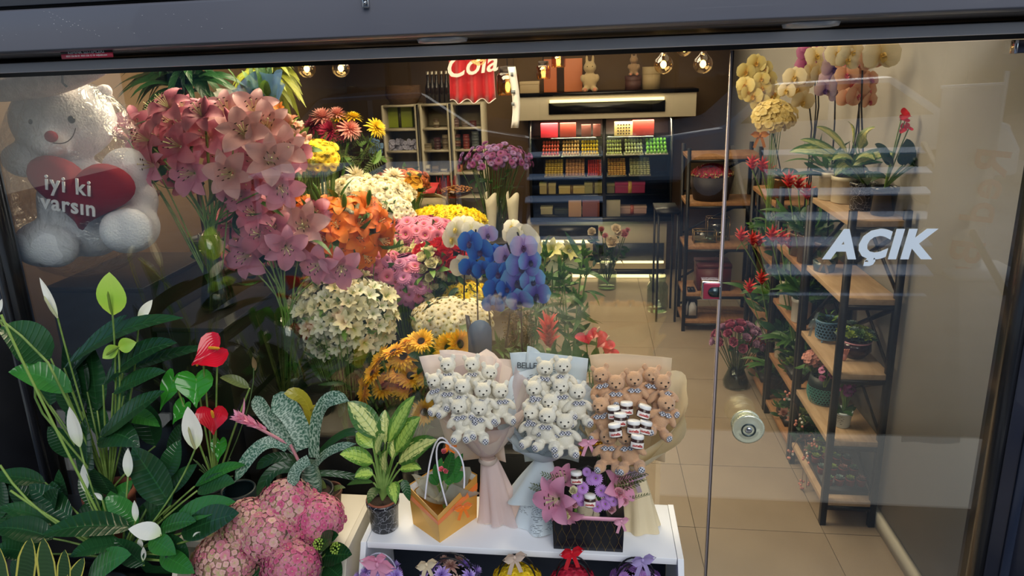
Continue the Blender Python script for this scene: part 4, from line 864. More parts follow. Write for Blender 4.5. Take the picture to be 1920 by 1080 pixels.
lab3 = ['tan plush bear at the top left corner of the cream paper bouquet', 'tan plush bear second from the left in the top row of the cream bouquet', 'tan plush bear in the middle of the top row of the cream bouquet', 'tan plush bear half hidden against the back sheet of the cream bouquet', 'tan plush bear at the top right of the cream paper bouquet', 'tan plush bear left of the small jars in the cream bouquet', 'tan plush bear right of the small jars in the cream bouquet', 'tan plush bear below the small jars in the cream bouquet', 'tan plush bear at the bottom left of the cream bouquet, partly covered']
for (x, y_, yy), l in zip(B3, lab3): bear(bearT, x, y_, yy, R.uniform(-.2, .2)+(x-1188)*.003, (x-1188)*.004+R.uniform(-.2, .2), l, 'tan plush bears in the cream bouquet', 1.15, -.15)
# small spread jars
def jar_meshes():
    g = MB(); g.lathe([(.001, 0), (.0135, 0), (.0155, .002), (.0165, .010), (.0145, .021), (.013, .024), (.001, .024)], 20); body = g.mesh('body', M('cocoa spread', '3a1d12', .2))
    l = MB(); l.lathe([(.001, .0315), (.0135, .0315), (.0148, .030), (.0150, .0235), (.014, .0225)], 24, wob=lambda a, i: 1+.012*math.cos(24*a)); lid = l.mesh('lid', M('white lid', 'f0f0ee', .35))
    b = MB(); b.grid([[(.01675*math.sin(a), -.01675*math.cos(a), z) for a in [-1.1+2.2*j/10 for j in range(11)]] for z in (.003, .016)]); lab = b.mesh('label', M('jar label', 'f2ece4', .5))
    tx = textmesh('nutella', .0085, M('label red', 'b02020', .5), .0001, bold=.0003); return body, lid, lab, tx
JM = jar_meshes(); jar_proto = thing('spread_jar', '', 'jar'); put('body', jar_proto, JM[0], (0, 0, 0)); put('lid', jar_proto, JM[1], (0, 0, 0)); put('label', jar_proto, JM[2], (0, 0, 0)); rotto(jar_proto, 'lettering', JM[3], (0, -.0172, .0095), (1, 0, 0), (0, 0, 1)); jar_used = []
def jar(px, py, y, tilt, label, group, sc=1.0, yaw=0):
    q = Quaternion((0, 0, 1), yaw) @ Quaternion((0, 1, 0), tilt) @ Quaternion((1, 0, 0), -.25); loc = P(px, py, y-.075*(sc > 1.18))-(q @ Vector((0, 0, .02)))*sc
    o = dup(jar_proto, loc, q, sc) if jar_used else jar_proto
    if not jar_used: jar_used.append(1); o.matrix_local = Matrix.LocRotScale(loc, q, Vector((sc,)*3))
    o['label'] = label; o['group'] = group
for (x, y_, yy, tl), l in zip([(1151, 770, 1.96, -.1), (1175, 762, 1.97, 0), (1208, 768, 1.955, .3), (1163, 783, 1.93, 0), (1188, 797, 1.91, .05), (1210, 798, 1.92, .25), (1153, 803, 1.90, -.15), (1195, 824, 1.87, .1)],
    ['small spread jar at the top left of the jars in the cream bouquet', 'small spread jar at the top middle of the jars in the cream bouquet', 'small tilted spread jar at the top right of the jars in the cream bouquet', 'small spread jar in the second row left in the cream bouquet', 'small upright spread jar in the centre of the cream bouquet', 'small spread jar leaning right beside the central jar in the cream bouquet', 'small spread jar at the lower left of the jars in the cream bouquet', 'small spread jar lowest of the jars in the cream bouquet']):
    jar(x, y_, yy, tl, l, 'spread jars in the cream bouquet', 1.2)
# ------------------------------------------------------------------ gold gift bag
gold = M('gold satin card', 'd9a44a', .38, .35, var='e8b860', scale=4); inner = M('white card', 'e8e6e4', .6); org_ = M('orange satin ribbon', 'f07a1c', .3, sheen=.3)
A = Vector((P(776, 1005, 1.93).x, 1.935, ZT)); Bc = Vector((P(825, 1020, 1.85).x, 1.85, ZT)); Cc = Vector((P(893, 985, 1.97).x, 1.985, ZT)); Dd = A+(Cc-Bc)
t = thing('gift_bag', 'gold card gift bag with orange ribbon and white handles on the white stand', 'bag', (Bc.x, 1.93, ZT)); hgt = .125
ou = lambda p, k: p+(p-(A+Cc)/2)*k
base = [A, Bc, Cc, Dd]; topp = [ou(p, .08)+Vector((0, 0, hgt+(.0 if i == 1 else .02))) for i, p in enumerate(base)]
lift = [topp[0]-Vector((0, 0, .0)), topp[1]-Vector((0, 0, .022)), topp[2]+Vector((0, 0, .015)), topp[3]+Vector((0, 0, .01))]
a = MB(); bs_ = [Vector(p)+Vector((0, 0, .0)) for p in base]
for i in range(4):
    j = (i+1) % 4; mid_b = (bs_[i]+bs_[j])/2; mid_t = (lift[i]+lift[j])/2
    a.add([bs_[i], bs_[j], lift[j], lift[i], mid_t*.4+mid_b*.6+((mid_b-(A+Cc)/2)*-.04)], [(0, 1, 4), (1, 2, 4), (2, 3, 4), (3, 0, 4)])
a.add(bs_, [(3, 2, 1, 0)]); part('body', t, a, gold, smooth=False, solid=.0008)
a = MB(); cen = (A+Cc)/2
for i in range(4):
    j = (i+1) % 4; k = .97; p = [cen+(q-cen)*k for q in (lift[i], lift[j])]; a.add([p[0]-Vector((0, 0, .03)), p[1]-Vector((0, 0, .03)), p[1]+Vector((0, 0, .002)), p[0]+Vector((0, 0, .002))], [(0, 1, 2, 3)])
part('lining', t, a, inner, smooth=False)
a = MB()
for i in (0, 1):
    j = i+1; ps = []
    for q, f in ((i, .80), (j, .80), (j, .66), (i, .66)):
        v = bs_[q].lerp(lift[q], f); ps.append(cen+(v-cen)*1.012+Vector((0, 0, 0)))
    a.add(ps, [(0, 1, 2, 3)])
part('ribbon_band', t, a, org_, smooth=False, solid=.001)
part('ribbon_bow', t, bow_mb(.034, P(868, 950, 1.885), tails=True, ax=(.9, .3, .15), out=(.25, -1, 0)), org_)
part('ribbon_bow', t, bow_mb(.022, P(838, 838, 1.92), tails=True, ax=(.3, .2, 1), up=(-1, .1, .2)), org_)
for q0, q1, q2 in (((797, 935), (812, 775), (845, 838)), ((838, 948), (795, 800), (845, 835)), ((870, 915), (875, 850), (845, 836))):
    a = MB(); a.tube(bez(P(*q0, 1.90), P(*q1, 1.91), P(*q2, 1.92), 12), .0028, 8); part('handle', t, a, M('white cord', 'e9e9f4', .4))
t2 = thing('potted_plant', 'small green plant with pink buds in grey tissue inside the gold bag', 'plant', cen+Vector((0, 0, .02)))
for k, (dx, w) in enumerate(((-.01, .075), (.02, .085))):
    paper_cone((cen.x+dx, cen.y, ZT+.07), lambda a: .065+.03*math.sin(3*a), w, -PI, PI, M('grey tissue', 'b8b8ac', .6, trans=.4, alpha=.8), t2, 'tissue_wrap', seed=20+k, ruf=.018, nr=7)
for b, tp, w in (((835, 900), (850, 845), .03), ((828, 905), (815, 870), .028), ((845, 900), (868, 850), .026), ((840, 910), (845, 880), .03), ((820, 910), (805, 890), .025), ((850, 905), (870, 885), .025), ((822, 895), (828, 858), .02)):
    pleaf(t2, b, tp, w, 1.93, 1.93, LP2, .01, nrm=(0, -.9, .4), root=cen+Vector((0, 0, .05)))
for x, y_ in ((832, 848), (828, 880), (836, 884)):
    rb_ = rosef('pink bud', 'd85068', 'e87080', 'f0909c', .009, 9); put('bloom', t2, rb_, P(x, y_, 1.91), (0, -.6, .8), x)
# ------------------------------------------------------------------ black flower box with handles
y0 = 1.85; xl, xr = P(1038, 1020, y0).x, P(1168, 1020, y0).x; zb = ZT; zt = P(1100, 968, 1.85).z
t = thing('flower_box', 'black gift box of pink and purple flowers with gold lattice lines on the white stand', 'box', ((xl+xr)/2, y0+.05, zb)); c0 = Vector(((xl+xr)/2, y0+.05, zb))
a = MB(); xs_ = xl-.004, xr+.004; a.prism([(xl, y0, zb), (xr, y0, zb), (xr+.004, y0, zt), (xl-.004, y0, zt)], (0, .1, 0)); blackb = M('black lacquer card', '15161e', .25)
part('body', t, a, blackb, smooth=False, bevel=.001)
a = MB(); n_ = 8; w_ = (xr-xl)/n_
for i in range(n_+1):
    for s in (-1, 1):
        pts = [(xl+w_*i+s*w_*.5*(.5-.5*math.cos(2*PI*q/12*1.0)), y0-.0008, zb+.002+(zt-zb-.004)*q/18) for q in range(19)]
        pts = [p for p in pts if xl+.001 < p[0] < xr-.001]
        if len(pts) > 3: a.tube(pts, .0005, 3, cap=False)
part('gold_lines', t, a, M('gold line', 'a8905a', .3, .9))
a = MB(); a.box(xl-.005, xr+.005, y0-.0025, y0-.0005, zt-.012, zt+.001); part('ribbon_band', t, a, M('pink satin ribbon', 'e3a4bc', .3)); part('ribbon_bow', t, bow_mb(.03, (xr-.006, y0-.012, zt-.002), ax=(.8, -.1, .35), tails=True), M('pink satin ribbon', 'e3a4bc', .3))
for dx in (0, .012):
    a = MB(); a.tube([(c0.x-.055+dx*.6, c0.y-.02+dx*2, zt), (c0.x-.06+dx, c0.y-.02+dx, zt+.06), (c0.x-.035, c0.y, zt+.125), (c0.x, c0.y, zt+.14), (c0.x+.04, c0.y, zt+.12), (c0.x+.058, c0.y, zt+.06), (c0.x+.05, c0.y-.02, zt)], .0032, 8); part('handle', t, a, M('black cord', '101014', .4))
part('ribbon_bow', t, bow_mb(.034, P(1103, 828, 1.87), ax=(.95, 0, .25), tails=True), M('pink satin ribbon', 'e3a4bc', .3))
bonM = M('gold foil', 'd8a83a', .22, .9, bump=.6, scale=90); bon = MB(); bon.ell((0, 0, 0), (.009, .008, .009), 12, 8); bon = bon.mesh('foil_sweet', bonM)
for i, (x, y_) in enumerate(((1072, 850), (1082, 842), (1092, 838), (1108, 834), (1118, 832), (1126, 833), (1132, 838), (1086, 850))): put('foil_sweet', t, bon, P(x, y_, 1.885), (0, -1, .2), i)
pl_ = lilyf('pink lily', 'e8c8c8', 'd888a8', 'e0a0bc', .085, .04, .75, spot='b05070'); dz = daisy('purple daisy', 'b88ad0', 'b070c8', 'c498dc', '9aa84a', 20, .019, 2); pinkr = rosef('pink lisianthus', 'd88aa0', 'e0a0b0', 'ecc0c8', .017, 12, .05); crb = rosef('cream bud', 'd0d098', 'e8e4b8', 'f0eccc', .011, 10)
put('lily_bloom', t, pl_, P(1048, 935, 1.85), (-.5, -.8, .35), .3, 1.05); put('lily_bloom', t, pl_, P(1058, 950, 1.86), (-.1, -.8, -.3), 1.1, .85); put('lily_bloom', t, pl_, P(1152, 912, 1.9), (.6, -.5, .5), 2, .9); put('lily_bloom', t, pl_, P(1060, 905, 1.92), (-.3, -.3, .9), 2, .8)
for x, y_, s in ((1117, 897, 1.1), (1092, 915, 1.0), (1083, 930, 1.0), (1127, 920, 1.0), (1135, 945, .95), (1120, 950, .9), (1150, 940, .8), (1108, 900, .8), (1090, 940, .8), (1143, 930, .8), (1100, 885, .7)): put('daisy_bloom', t, dz, P(x, y_, 1.865), (R.uniform(-.3, .3), -.8, .5), x, s)
for x, y_, s in ((1160, 925, 1), (1168, 938, .9), (1145, 955, .8), (1075, 945, .8)): put('lisianthus_bloom', t, pinkr, P(x, y_, 1.87), (.2, -.7, .6), x, s)
for x, y_ in ((1061, 968), (1074, 921)): put('cream_bud', t, crb, P(x, y_, 1.845), (0, -.5, .6), x, 1.2)
put('green_bud', t, budm('green_bud', .028, .006, gL), P(1078, 962, 1.85), (.1, -.4, .8))
for i in range(16):
    x = R.choice((1025, 1035, 1020, 1180, 1190, 1175)); put('leaf', t, fernm, P(x+R.uniform(-6, 6)+(20 if x < 1100 else -20), R.uniform(890, 950), 1.89), ((-1 if x < 1100 else 1), -.2, .5), R.uniform(0, 6), .75)
for i in range(10): put('leaf', t, sleaf, P(R.uniform(1060, 1150), R.uniform(930, 965), 1.89), (R.uniform(-.5, .5), -.5, .7), i, .5)
for i in range(14):
    a = MB(); x = R.uniform(1120, 1150); a.tube(bez(P(x, 930, 1.9), P(x+5, 890, 1.9), P(x+R.uniform(-20, 30), 850, 1.9), 4), .0008, 3); part('grass_blade', t, a, gM) if i < 8 else None
jar(1081, 892, 1.875, -.05, 'small spread jar standing higher up among the purple daisies in the black box', 'spread jars in the black flower box', 1.15)
jar(1106, 935, 1.85, .03, 'small spread jar low among the purple daisies of the black box', 'spread jars in the black flower box', 1.15)
# ------------------------------------------------------------------ baskets on the lower shelf (tops show)
spray = {}
def basket(px, py, y, label, body, flowers, ribbon, hmat, rx=.058, n=26, dz_=0, sc=1.0, bow=(0, 0)):
    C = P(px, py, y); t = thing('flower_basket', label, 'flower basket', (C.x, y, .50)); c = Vector((C.x, y, .50))
    a = MB(); a.lathe([(.001, 0), (.045, 0), (.055, C.z-.52), (.057, C.z-.518), (.052, C.z-.53)], 24, c); part('pot', t, a, body)
    for d in fan(n, px, 95, (0, -.45, .9)): put('bloom', t, R.choice(flowers), Vector((C.x+d.x*rx*1.3, y+d.y*rx, C.z-.012+d.z*.03)), d, R.uniform(0, 6), sc*R.uniform(1.1, 1.4))
    for s in (-.012, .012):
        a = MB(); a.tube([Vector((C.x+rx*1.05*math.cos(q), y+s, C.z-.01+.075*math.sin(q))) for q in [PI*i/14 for i in range(15)]], .0026, 8); part('handle', t, a, hmat)
    b = P(bow[0], bow[1], y-.03); part('ribbon_bow', t, bow_mb(.044, b, tails=True, ax=(.85, -.1, .35)), ribbon)
    for i in range(6): put('leaf', t, sleaf, C+Vector((R.uniform(-.05, .05), .0, -.02)), (R.uniform(-1, 1), -.5, .3), i, .5)
    return t
bk = M('black cord', '101014', .4); m1_ = mum('lilac dahlia', 'b090d0', 'a888d8', 'c4b0ec', 48, .024, .9); m2_ = mum('mauve dahlia', 'a06a70', 'b88a80', 'c8a898', 48, .022, .9); ysp = daisy('yellow button', 'e8b80a', 'f0cc10', 'f6dc30', 'd0a010', 14, .010, 2); rsp_ = daisy('crimson button', 'a01030', 'c01838', 'd83050', '600818', 14, .010, 2)
org_w = M('pink organza bow', 'e8a6c6', .45, trans=.3)
bk0 = basket(712, 1075, 1.80, 'basket at the left end of the lower shelf with a large pink organza bow', M('lilac card', 'b8a8cc', .5), [dz, m1_], org_w, M('clear handle', 'b9bcd2', .2), bow=(705, 1048), n=18, rx=.05)
t_ = bow_mb(.06, P(708, 1058, 1.76), tails=True, ax=(.95, 0, -.2)); part('organza_bow', bk0, t_, org_w)
basket(845, 1075, 1.80, 'basket of mauve and lilac dahlias with a cream ribbon on the lower shelf', M('black card', '1a1a22', .4), [m1_, m2_], M('cream satin', 'd8c8a8', .3), bk, bow=(800, 1058), n=16, rx=.065)
basket(970, 1078, 1.80, 'basket of small yellow flowers with a champagne satin bow on the lower shelf', M('black card', '1a1a22', .4), [ysp], M('champagne satin', 'cdb8a8', .25), bk, bow=(965, 1045), n=70, rx=.055)
basket(1075, 1082, 1.80, 'basket of crimson flowers with a red satin bow on the lower shelf', M('black card', '1a1a22', .4), [rsp_], M('red satin', 'cc1226', .25), bk, bow=(1072, 1035), n=60, rx=.05)
basket(1192, 1085, 1.80, 'basket with a lilac satin bow at the right end of the lower shelf', M('black card', '1a1a22', .4), [dz], M('lilac satin', 'a898cc', .3), bk, bow=(1205, 1050), n=16, rx=.055)
# ------------------------------------------------------------------ inside, behind the left window: black tiered stands
tierM = M('black stained wood', '1d1916', .4, var='2b241e', scale=3, bump=.1)
plinth('display_plinth', 'tallest dark wooden plinth carrying the big plush bear', -2.15, -1.72, 2.42, 2.95, 1.49, tierM)
plinth('display_plinth', 'dark wooden plinth under the tall vase of pink lilies', -1.715, -1.41, 2.42, 2.95, 1.325, tierM)
plinth('display_plinth', 'low dark wooden plinth under the glass vase beside the white alstroemeria', -1.405, -1.10, 2.42, 2.95, .95, tierM)
TZ = {'A': (2.50, 3.02, .45), 'B': (3.03, 3.47, .66), 'C': (3.48, 3.92, .85), 'D': (3.93, 4.38, .98), 'E': (4.39, 4.95, 1.15)}
t = thing('tiered_flower_stand', 'black five step stand holding the buckets of cut flowers', 'stand', (-.9, 3.7, 0))
for k, (a0, a1, z) in TZ.items():
    x0 = -1.09 if k == 'A' else -1.95
    a = MB(); a.box(x0, -.60 if k in 'AB' else -.42, a0, a1, z-.03, z); part('step', t, a, tierM, bevel=.003)
    a = MB(); a.box(x0+.01, -.61 if k in 'AB' else -.43, a0+.005, a0+.02, 0, z-.03); part('riser', t, a, tierM)
# big plush bear
Yb = 2.62
def W_(x, y, yy=Yb): return P(x, y, yy)
rt = lambda ax, d: Matrix.Rotation(math.radians(d), 3, ax)
furW = M('white long plush', 'f4f4fa', .95, var='e6e6f0', scale=14, bump=1.0, bscale=120, sheen=.3)
t = thing('large_plush_bear', 'huge white plush bear holding a red heart, wrapped in clear film', 'toy', (W_(150, 500).x, Yb, 1.49))
ells = [(W_(118, 225), (.215, .15, .165)), (W_(98, 262, Yb-.10), (.095, .08, .07)), (W_(160, 390), (.20, .13, .21)), (W_(28, 178, Yb+.02), (.03, .03, .03)), (W_(196, 172, Yb+.02), (.035, .03, .035)),
        (W_(45, 300, Yb-.05), (.085, .08, .07), rt('Y', 20)), (W_(238, 318, Yb-.03), (.10, .08, .09)), (W_(265, 375, Yb-.02), (.06, .08, .09)), (W_(92, 455, Yb-.08), (.135, .13, .10)), (W_(245, 428, Yb-.10), (.105, .13, .10)), (W_(100, 462, Yb-.16), (.11, .06, .088)), (W_(248, 430, Yb-.17), (.09, .05, .085))]
me = blob([(tuple(Vector(e[0])-Vector(t.location)),)+tuple(e[1:]) for e in ells], .013, furW, 6); o = part('body', t, me, None)
for x, y_ in ((60, 229), (134, 224)):
    a = MB(); c = W_(x, y_, Yb-.138 if x < 100 else Yb-.143); a.ell(c, (.014, .010, .015), 14, 10); part('eye', t, a, eyeM)
a = MB(); a.ell(W_(96, 256, Yb-.185), (.026, .016, .022), 16, 12); part('nose', t, a, M('red velvet', '9c1228', .8, bump=.5, scale=100))
a = MB(); a.tube(bez(W_(100, 268, Yb-.182), W_(135, 275, Yb-.17), W_(142, 240, Yb-.16), 8), .002, 5); part('mouth', t, a, M('stitch', '4a3a3a', .8))
G = []; hm = M('red heart plush', '8e0a1e', .75, var='7c081a', scale=3, bump=.3)
hc_ = W_(152, 355, Yb-.17); rot = .16
for sgn in (-1, 1):
    a = MB(); G = []
    for i in range(13):
        f = i/12; row = []
        for j in range(49):
            q = 2*PI*j/48; xx = 16*math.sin(q)**3/16; yy = (13*math.cos(q)-5*math.cos(2*q)-2*math.cos(3*q)-math.cos(4*q))/16
            X_, Z_ = xx*.225*f, yy*.155*f; row.append(hc_+Vector((X_*math.cos(rot)+Z_*math.sin(rot), sgn*.055*math.sqrt(max(0, 1-f**2.2)), -X_*math.sin(rot)+Z_*math.cos(rot))))
        G.append(row)
    a.grid(G); hp = part('heart_front' if sgn < 0 else 'heart_back', t, a, hm)
hl = M('white felt', 'e8e8ee', .8); dX = Vector((math.cos(rot), 0, -math.sin(rot))); dZ = Vector((math.sin(rot), -.0, math.cos(rot)))
rotto(t, 'lettering', textmesh('iyi ki', .085, hl, .002, bold=.0015, space=1.15), hc_+Vector((.0, -.066, .025)), dX, dZ); rotto(t, 'lettering', textmesh('varsın', .085, hl, .002, bold=.0015, space=1.1), hc_+Vector((-.012, -.068, -.05)), dX, dZ)
# film round the bear
film, nt, b_, out = mk('clear film'); nt.nodes.remove(b_); tr = N(nt, 'BsdfTransparent'); gs = N(nt, 'BsdfGlossy'); gs.inputs['Roughness'].default_value = .12; ly = N(nt, 'LayerWeight'); ly.inputs[0].default_value = .35
mr = N(nt, 'MapRange'); mr.inputs[3].default_value = .05; mr.inputs[4].default_value = .55; ms = N(nt, 'MixShader'); L_ = nt.links.new
nz = N(nt, 'TexNoise'); nz.inputs['Scale'].default_value = 11; nz.inputs['Detail'].default_value = 3; nz.inputs['Distortion'].default_value = 2; tcn = N(nt, 'TexCoord'); L_(tcn.outputs['Object'], nz.inputs['Vector']); bp = N(nt, 'Bump'); bp.inputs['Strength'].default_value = .9; bp.inputs['Distance'].default_value = .03
L_(nz.outputs[0], bp.inputs['Height']); L_(bp.outputs[0], gs.inputs['Normal']); L_(bp.outputs[0], ly.inputs['Normal']); L_(ly.outputs['Facing'], mr.inputs[0]); L_(mr.outputs[0], ms.inputs[0]); L_(tr.outputs[0], ms.inputs[1]); L_(gs.outputs[0], ms.inputs[2]); L_(ms.outputs[0], out.inputs[0])
G = []; cB = W_(150, 335); r_ = random.Random(5)
for i in range(25):
    th = PI*i/24; row = []
    for j in range(48):
        q = 2*PI*j/48; k = 1+.035*math.sin(7*q+3*th)+.03*math.sin(13*q-5*th)+.02*math.sin(19*th+2*q); zz = -math.cos(th); wid = .30*(1 if zz < .3 else 1-.15*(zz-.3))
        row.append(cB+Vector((wid*math.sin(th)**.6*math.cos(q)*k, .19*math.sin(th)**.6*math.sin(q)*k-.07*(zz < 0)*(-zz), .385*zz)))
    G.append(row)
a = MB(); a.grid(G, None, 0, True)
a.grid([[W_(215+ii*9, 200+jj*14+10*math.sin(ii*2+jj), Yb-.02+.02*math.sin(jj*2.3+ii)) for jj in range(7)] for ii in range(6)]); part('film_wrap', t, a, film)
t = thing('plush_bolster', 'pinkish white furry roll with a black strap hanging above the big bear', 'cushion', W_(95, 150, 2.5))
a = MB(); pts = bez(P(-30, 172, 2.5), P(110, 160, 2.5), P(205, 118, 2.5), 14); a.tube(pts, [.028+.024*math.sin(PI*min(1, .15+i/16)) for i in range(15)], 14); part('body', t, a, M('pinkish fur', 'eadad4', .95, var='cdb8b2', scale=20, bump=1.5, bscale=150))
a = MB(); a.tube([P(118, 122, 2.46), P(117, 135, 2.455), P(118, 155, 2.46), P(126, 162, 2.47)], .006, 6); part('strap', t, a, M('black strap', '141416', .6))
# ------------------------------------------------------------------ pink lilies
lm = [lilyf('pink lily', 'e6c6c0', 'd27f9a', 'dda6b4', .098, .046, o_, spot='a84a66') for o_ in (.85,)]
lm.append(lilyf('pink lily deep', 'd8a0a0', 'c2637e', 'd08c9c', .098, .044, 1.0, spot='903a54')); lm.append(lilyf('pink lily pale', 'eed8b8', 'dda4a8', 'e4b8bc', .10, .046, .7))
pinkbud = budm('bud', .11, .018, PM('pink bud petal', 'b8a070', 'c0607c', 'c87088')); greenbud = budm('bud', .08, .012, gL)
def lilies(name, label, blooms, buds, root, y, n=None, leafs=8):
    t = thing(name, label, 'flowers', root); sm = MB()
    for i, (x, y_, k, dx, dy, s) in enumerate(blooms):
        yy = y+R.uniform(-.07, .12); p = P(x, y_, yy); d = Vector((dx, -.85, dy)); put('bloom', t, lm[k], p, d, R.uniform(0, 6), s*1.22)
        q = p-d.normalized()*.02; nk = Vector(root)+Vector((R.uniform(-.02, .02), R.uniform(-.015, .015), .26)); sm.tube(bez(q, nk+Vector((0, .02, .16)), nk, 7)+[Vector(root)+Vector((R.uniform(-.05, .05), R.uniform(-.03, .03), 0))], .0035, 6)
    for x, y_, x2, y2, s in buds:
        p = P(x, y_, y); q = P(x2, y2, y-.02); put('bud', t, pinkbud, p, q-p, 0, s)
        sm.tube(bez(p, p.lerp(Vector(root), .35)+Vector((0, .02, .02)), root, 6), .003, 6)
    part('stem', t, sm, stemM, kind='stuff')
    for i in range(len(blooms)):
        x, y_, _, _, _, _ = blooms[i]; put('bloom', t, lm[1], P(x+R.uniform(-32, 32), y_+R.uniform(-30, 22), y+R.uniform(.14, .24)), (R.uniform(-.9, .9), -.7, R.uniform(-.2, .9)), i, 1.1)
        put('leaf', t, sleafD, P(x+R.uniform(-30, 30), y_+R.uniform(0, 50), y+.12), (R.uniform(-1, 1), -.5, R.uniform(-.8, .3)), i, 1.2)
    for i in range(leafs):
        x, y_, _, _, _, _ = R.choice(blooms); put('leaf', t, lanceD, P(x+R.uniform(-30, 30), y_+R.uniform(20, 60), y+.03), (R.uniform(-1, 1), -.5, R.uniform(-.5, .4)), R.uniform(0, 6), R.uniform(.6, 1))
    return t
v1 = Vector((P(415, 568, 2.7).x, 2.68, 1.325)); v2 = Vector((P(560, 695, 2.75).x, 2.70, .95))
lilies('lily_bunch', 'large bunch of pink lilies beside the big plush bear, in the tall flared vase',
 [(365, 325, 0, -.05, .1, 1.0), (436, 325, 2, .05, .1, 1.0), (298, 310, 0, -.6, .2, .9), (330, 235, 1, -.2, .6, 1.0), (285, 265, 1, -.5, .4, 1.0), (395, 262, 0, 0, .5, 1.0), (462, 255, 2, .2, .5, 1.05), (505, 300, 2, .5, .2, 1.0), (525, 350, 0, .5, -.1, .95), (478, 300, 0, .3, .2, .95),
  (255, 250, 1, -.8, .3, .9), (320, 205, 1, -.2, .8, 1.0), (430, 215, 2, 0, .8, 1.0), (478, 215, 2, .3, .8, 1.0), (380, 220, 1, 0, .9, .9), (500, 240, 2, .5, .5, 1.0), (340, 275, 1, -.2, .3, 1.0), (415, 290, 0, 0, .3, .9), (450, 360, 0, .2, -.2, .9), (505, 395, 2, .4, -.3, .9), (270, 300, 0, -.7, .1, .9), (470, 340, 1, .2, 0, .9), (530, 280, 2, .7, .2, .9), (350, 245, 1, 0, .6, .9)],
 [(300, 358, 235, 405, 1.05), (240, 262, 192, 228, 1.0), (385, 230, 384, 178, 1.0), (440, 240, 420, 200, .8), (285, 300, 218, 298, .8)], v1+Vector((0, 0, .012)), 2.66, leafs=12)
lilies('lily_bunch', 'smaller bunch of pink lilies leaning out of the vase beside the white alstroemeria',
 [(412, 465, 0, -.5, .1, 1.0), (470, 478, 0, -.1, .1, 1.05), (490, 440, 1, .1, .3, .95), (535, 462, 0, .5, 0, .95), (570, 425, 2, .3, .3, 1.1), (440, 425, 1, -.2, .4, .9), (480, 405, 1, 0, .5, .9), (605, 492, 0, -.2, -.1, 1.0), (640, 500, 0, .3, .0, .95), (515, 430, 1, .2, .4, .9), (450, 395, 0, -.1, .5, .9)],
 [], v2+Vector((0, 0, .012)), 2.72, leafs=6)
glassvase('tall flared glass vase holding the large bunch of pink lilies', v1, .32, [(.001, 0), (.072, .002), (.075, .01), (.062, .08), (.042, .16), (.036, .22), (.045, .32), (.043, .32), (.034, .22), (.039, .16), (.058, .08), (.068, .014), (.001, .012)], water=.3)
glassvase('glass vase with lily stems crossing in water beside the white alstroemeria', v2, .30, [(.001, 0), (.075, .002), (.08, .012), (.08, .06), (.055, .14), (.05, .2), (.06, .30), (.058, .30), (.047, .2), (.052, .14), (.076, .06), (.074, .016), (.001, .014)], water=.35)
# ------------------------------------------------------------------ cut flower heaps on the tiers
TA, TB, TC, TD, TE = [TZ[k][2] for k in 'ABCDE']
slateP = M('grey blue bucket', '4a5a66', .5); blackP = M('black bucket', '1b1b1e', .45); creamP = M('cream bucket', 'c8bda2', .5)
al = [alstro('white alstroemeria', 'd8dc9a', 'e8e6cc', 'f2f0de'), alstro('cream alstroemeria', 'd8cf80', 'e6dcae', 'eee6c4')]
c = P(645, 690, 2.9); bucket(650, 2.82, TA, c.z-TA-.04, .07, 'black bucket under the white alstroemeria', blackP)
heap('alstroemeria_bunch', 'round bunch of white alstroemeria with green stems left of the sunflowers', 'flowers', 642, 592, 2.84, .205, .165, al, 170, 1.5, bottom=TA+.06, nf=130, foliage=sleafL, jit=.16, spread=.2, cap=110)
t = thing('greenery_bunch', 'green leafy stems hanging below the white alstroemeria', 'foliage', P(640, 730, 2.76))
for i in range(46): put('leaf', t, lanceD if i % 3 else sleafD, P(R.uniform(575, 700), R.uniform(655, 760), R.uniform(2.70, 2.9)), (R.uniform(-1, 1), -.7, R.uniform(-.8, .6)), R.uniform(0, 6), R.uniform(.5, .95))
pkm = [daisy('pink spray mum', 'c8506e', 'd9688c', 'e690ae', 'c09a50', 22, .026, 2, 20), daisy('mauve spray mum', 'b05a90', 'cc74aa', 'da96c0', 'a88a58', 22, .025, 2, 22)]
mgm = [daisy('rose spray mum', 'b8345a', 'd25a80', 'e48ca4', 'b88a48', 22, .027, 2, 20), pkm[0]]
heap('mum_bunch', 'pink spray mums, the left lobe in the grey blue bucket behind the white alstroemeria', 'flowers', 700, 505, 3.12, .13, .08, [pkm[0], pkm[0], pkm[1]], 40, 1.3, bottom=TB+.05, seed=2)
heap('mum_bunch', 'mauve spray mums spilling over the front of the grey blue bucket', 'flowers', 765, 535, 3.14, .12, .135, [pkm[1], pkm[1], pkm[0]], 52, 1.35, bottom=TB+.05, seed=3)
bz = P(725, 585, 3.2).z; bucket(727, 3.24, TB, P(725, 528, 3.2).z-TB, .17, 'wide grey blue bucket under the mauve spray mums', slateP)
heap('mum_bunch', 'rose pink spray mums in front of the flat yellow mums', 'flowers', 788, 445, 3.62, .20, .10, mgm, 70, 1.35, bottom=TC+.05, seed=4); heap('mum_bunch', 'small group of rose pink mums touching the white orchid', 'flowers', 874, 462, 3.3, .05, .09, mgm, 16, 1.1, bottom=TB+.3, seed=5, nf=4)
bucket(790, 3.7, TC, P(790, 470, 3.7).z-TC, .15, 'dark bucket under the rose pink spray mums', slateP)
ros = [rosef('red rose', '80081c', 'b81428', 'd02030', .033, 24), rosef('scarlet rose', '98101c', 'd01c28', 'e23438', .033, 24)]
heap('rose_bunch', 'red roses between the mauve mums and the blue orchids', 'flowers', 828, 490, 3.22, .105, .07, ros, 13, 1.25, bottom=TB+.05, seed=6, nf=30, up=(0, -.6, .8))
t = thing('greenery_bunch', 'rose leaves hanging below the red roses', 'foliage', P(830, 545, 3.15))
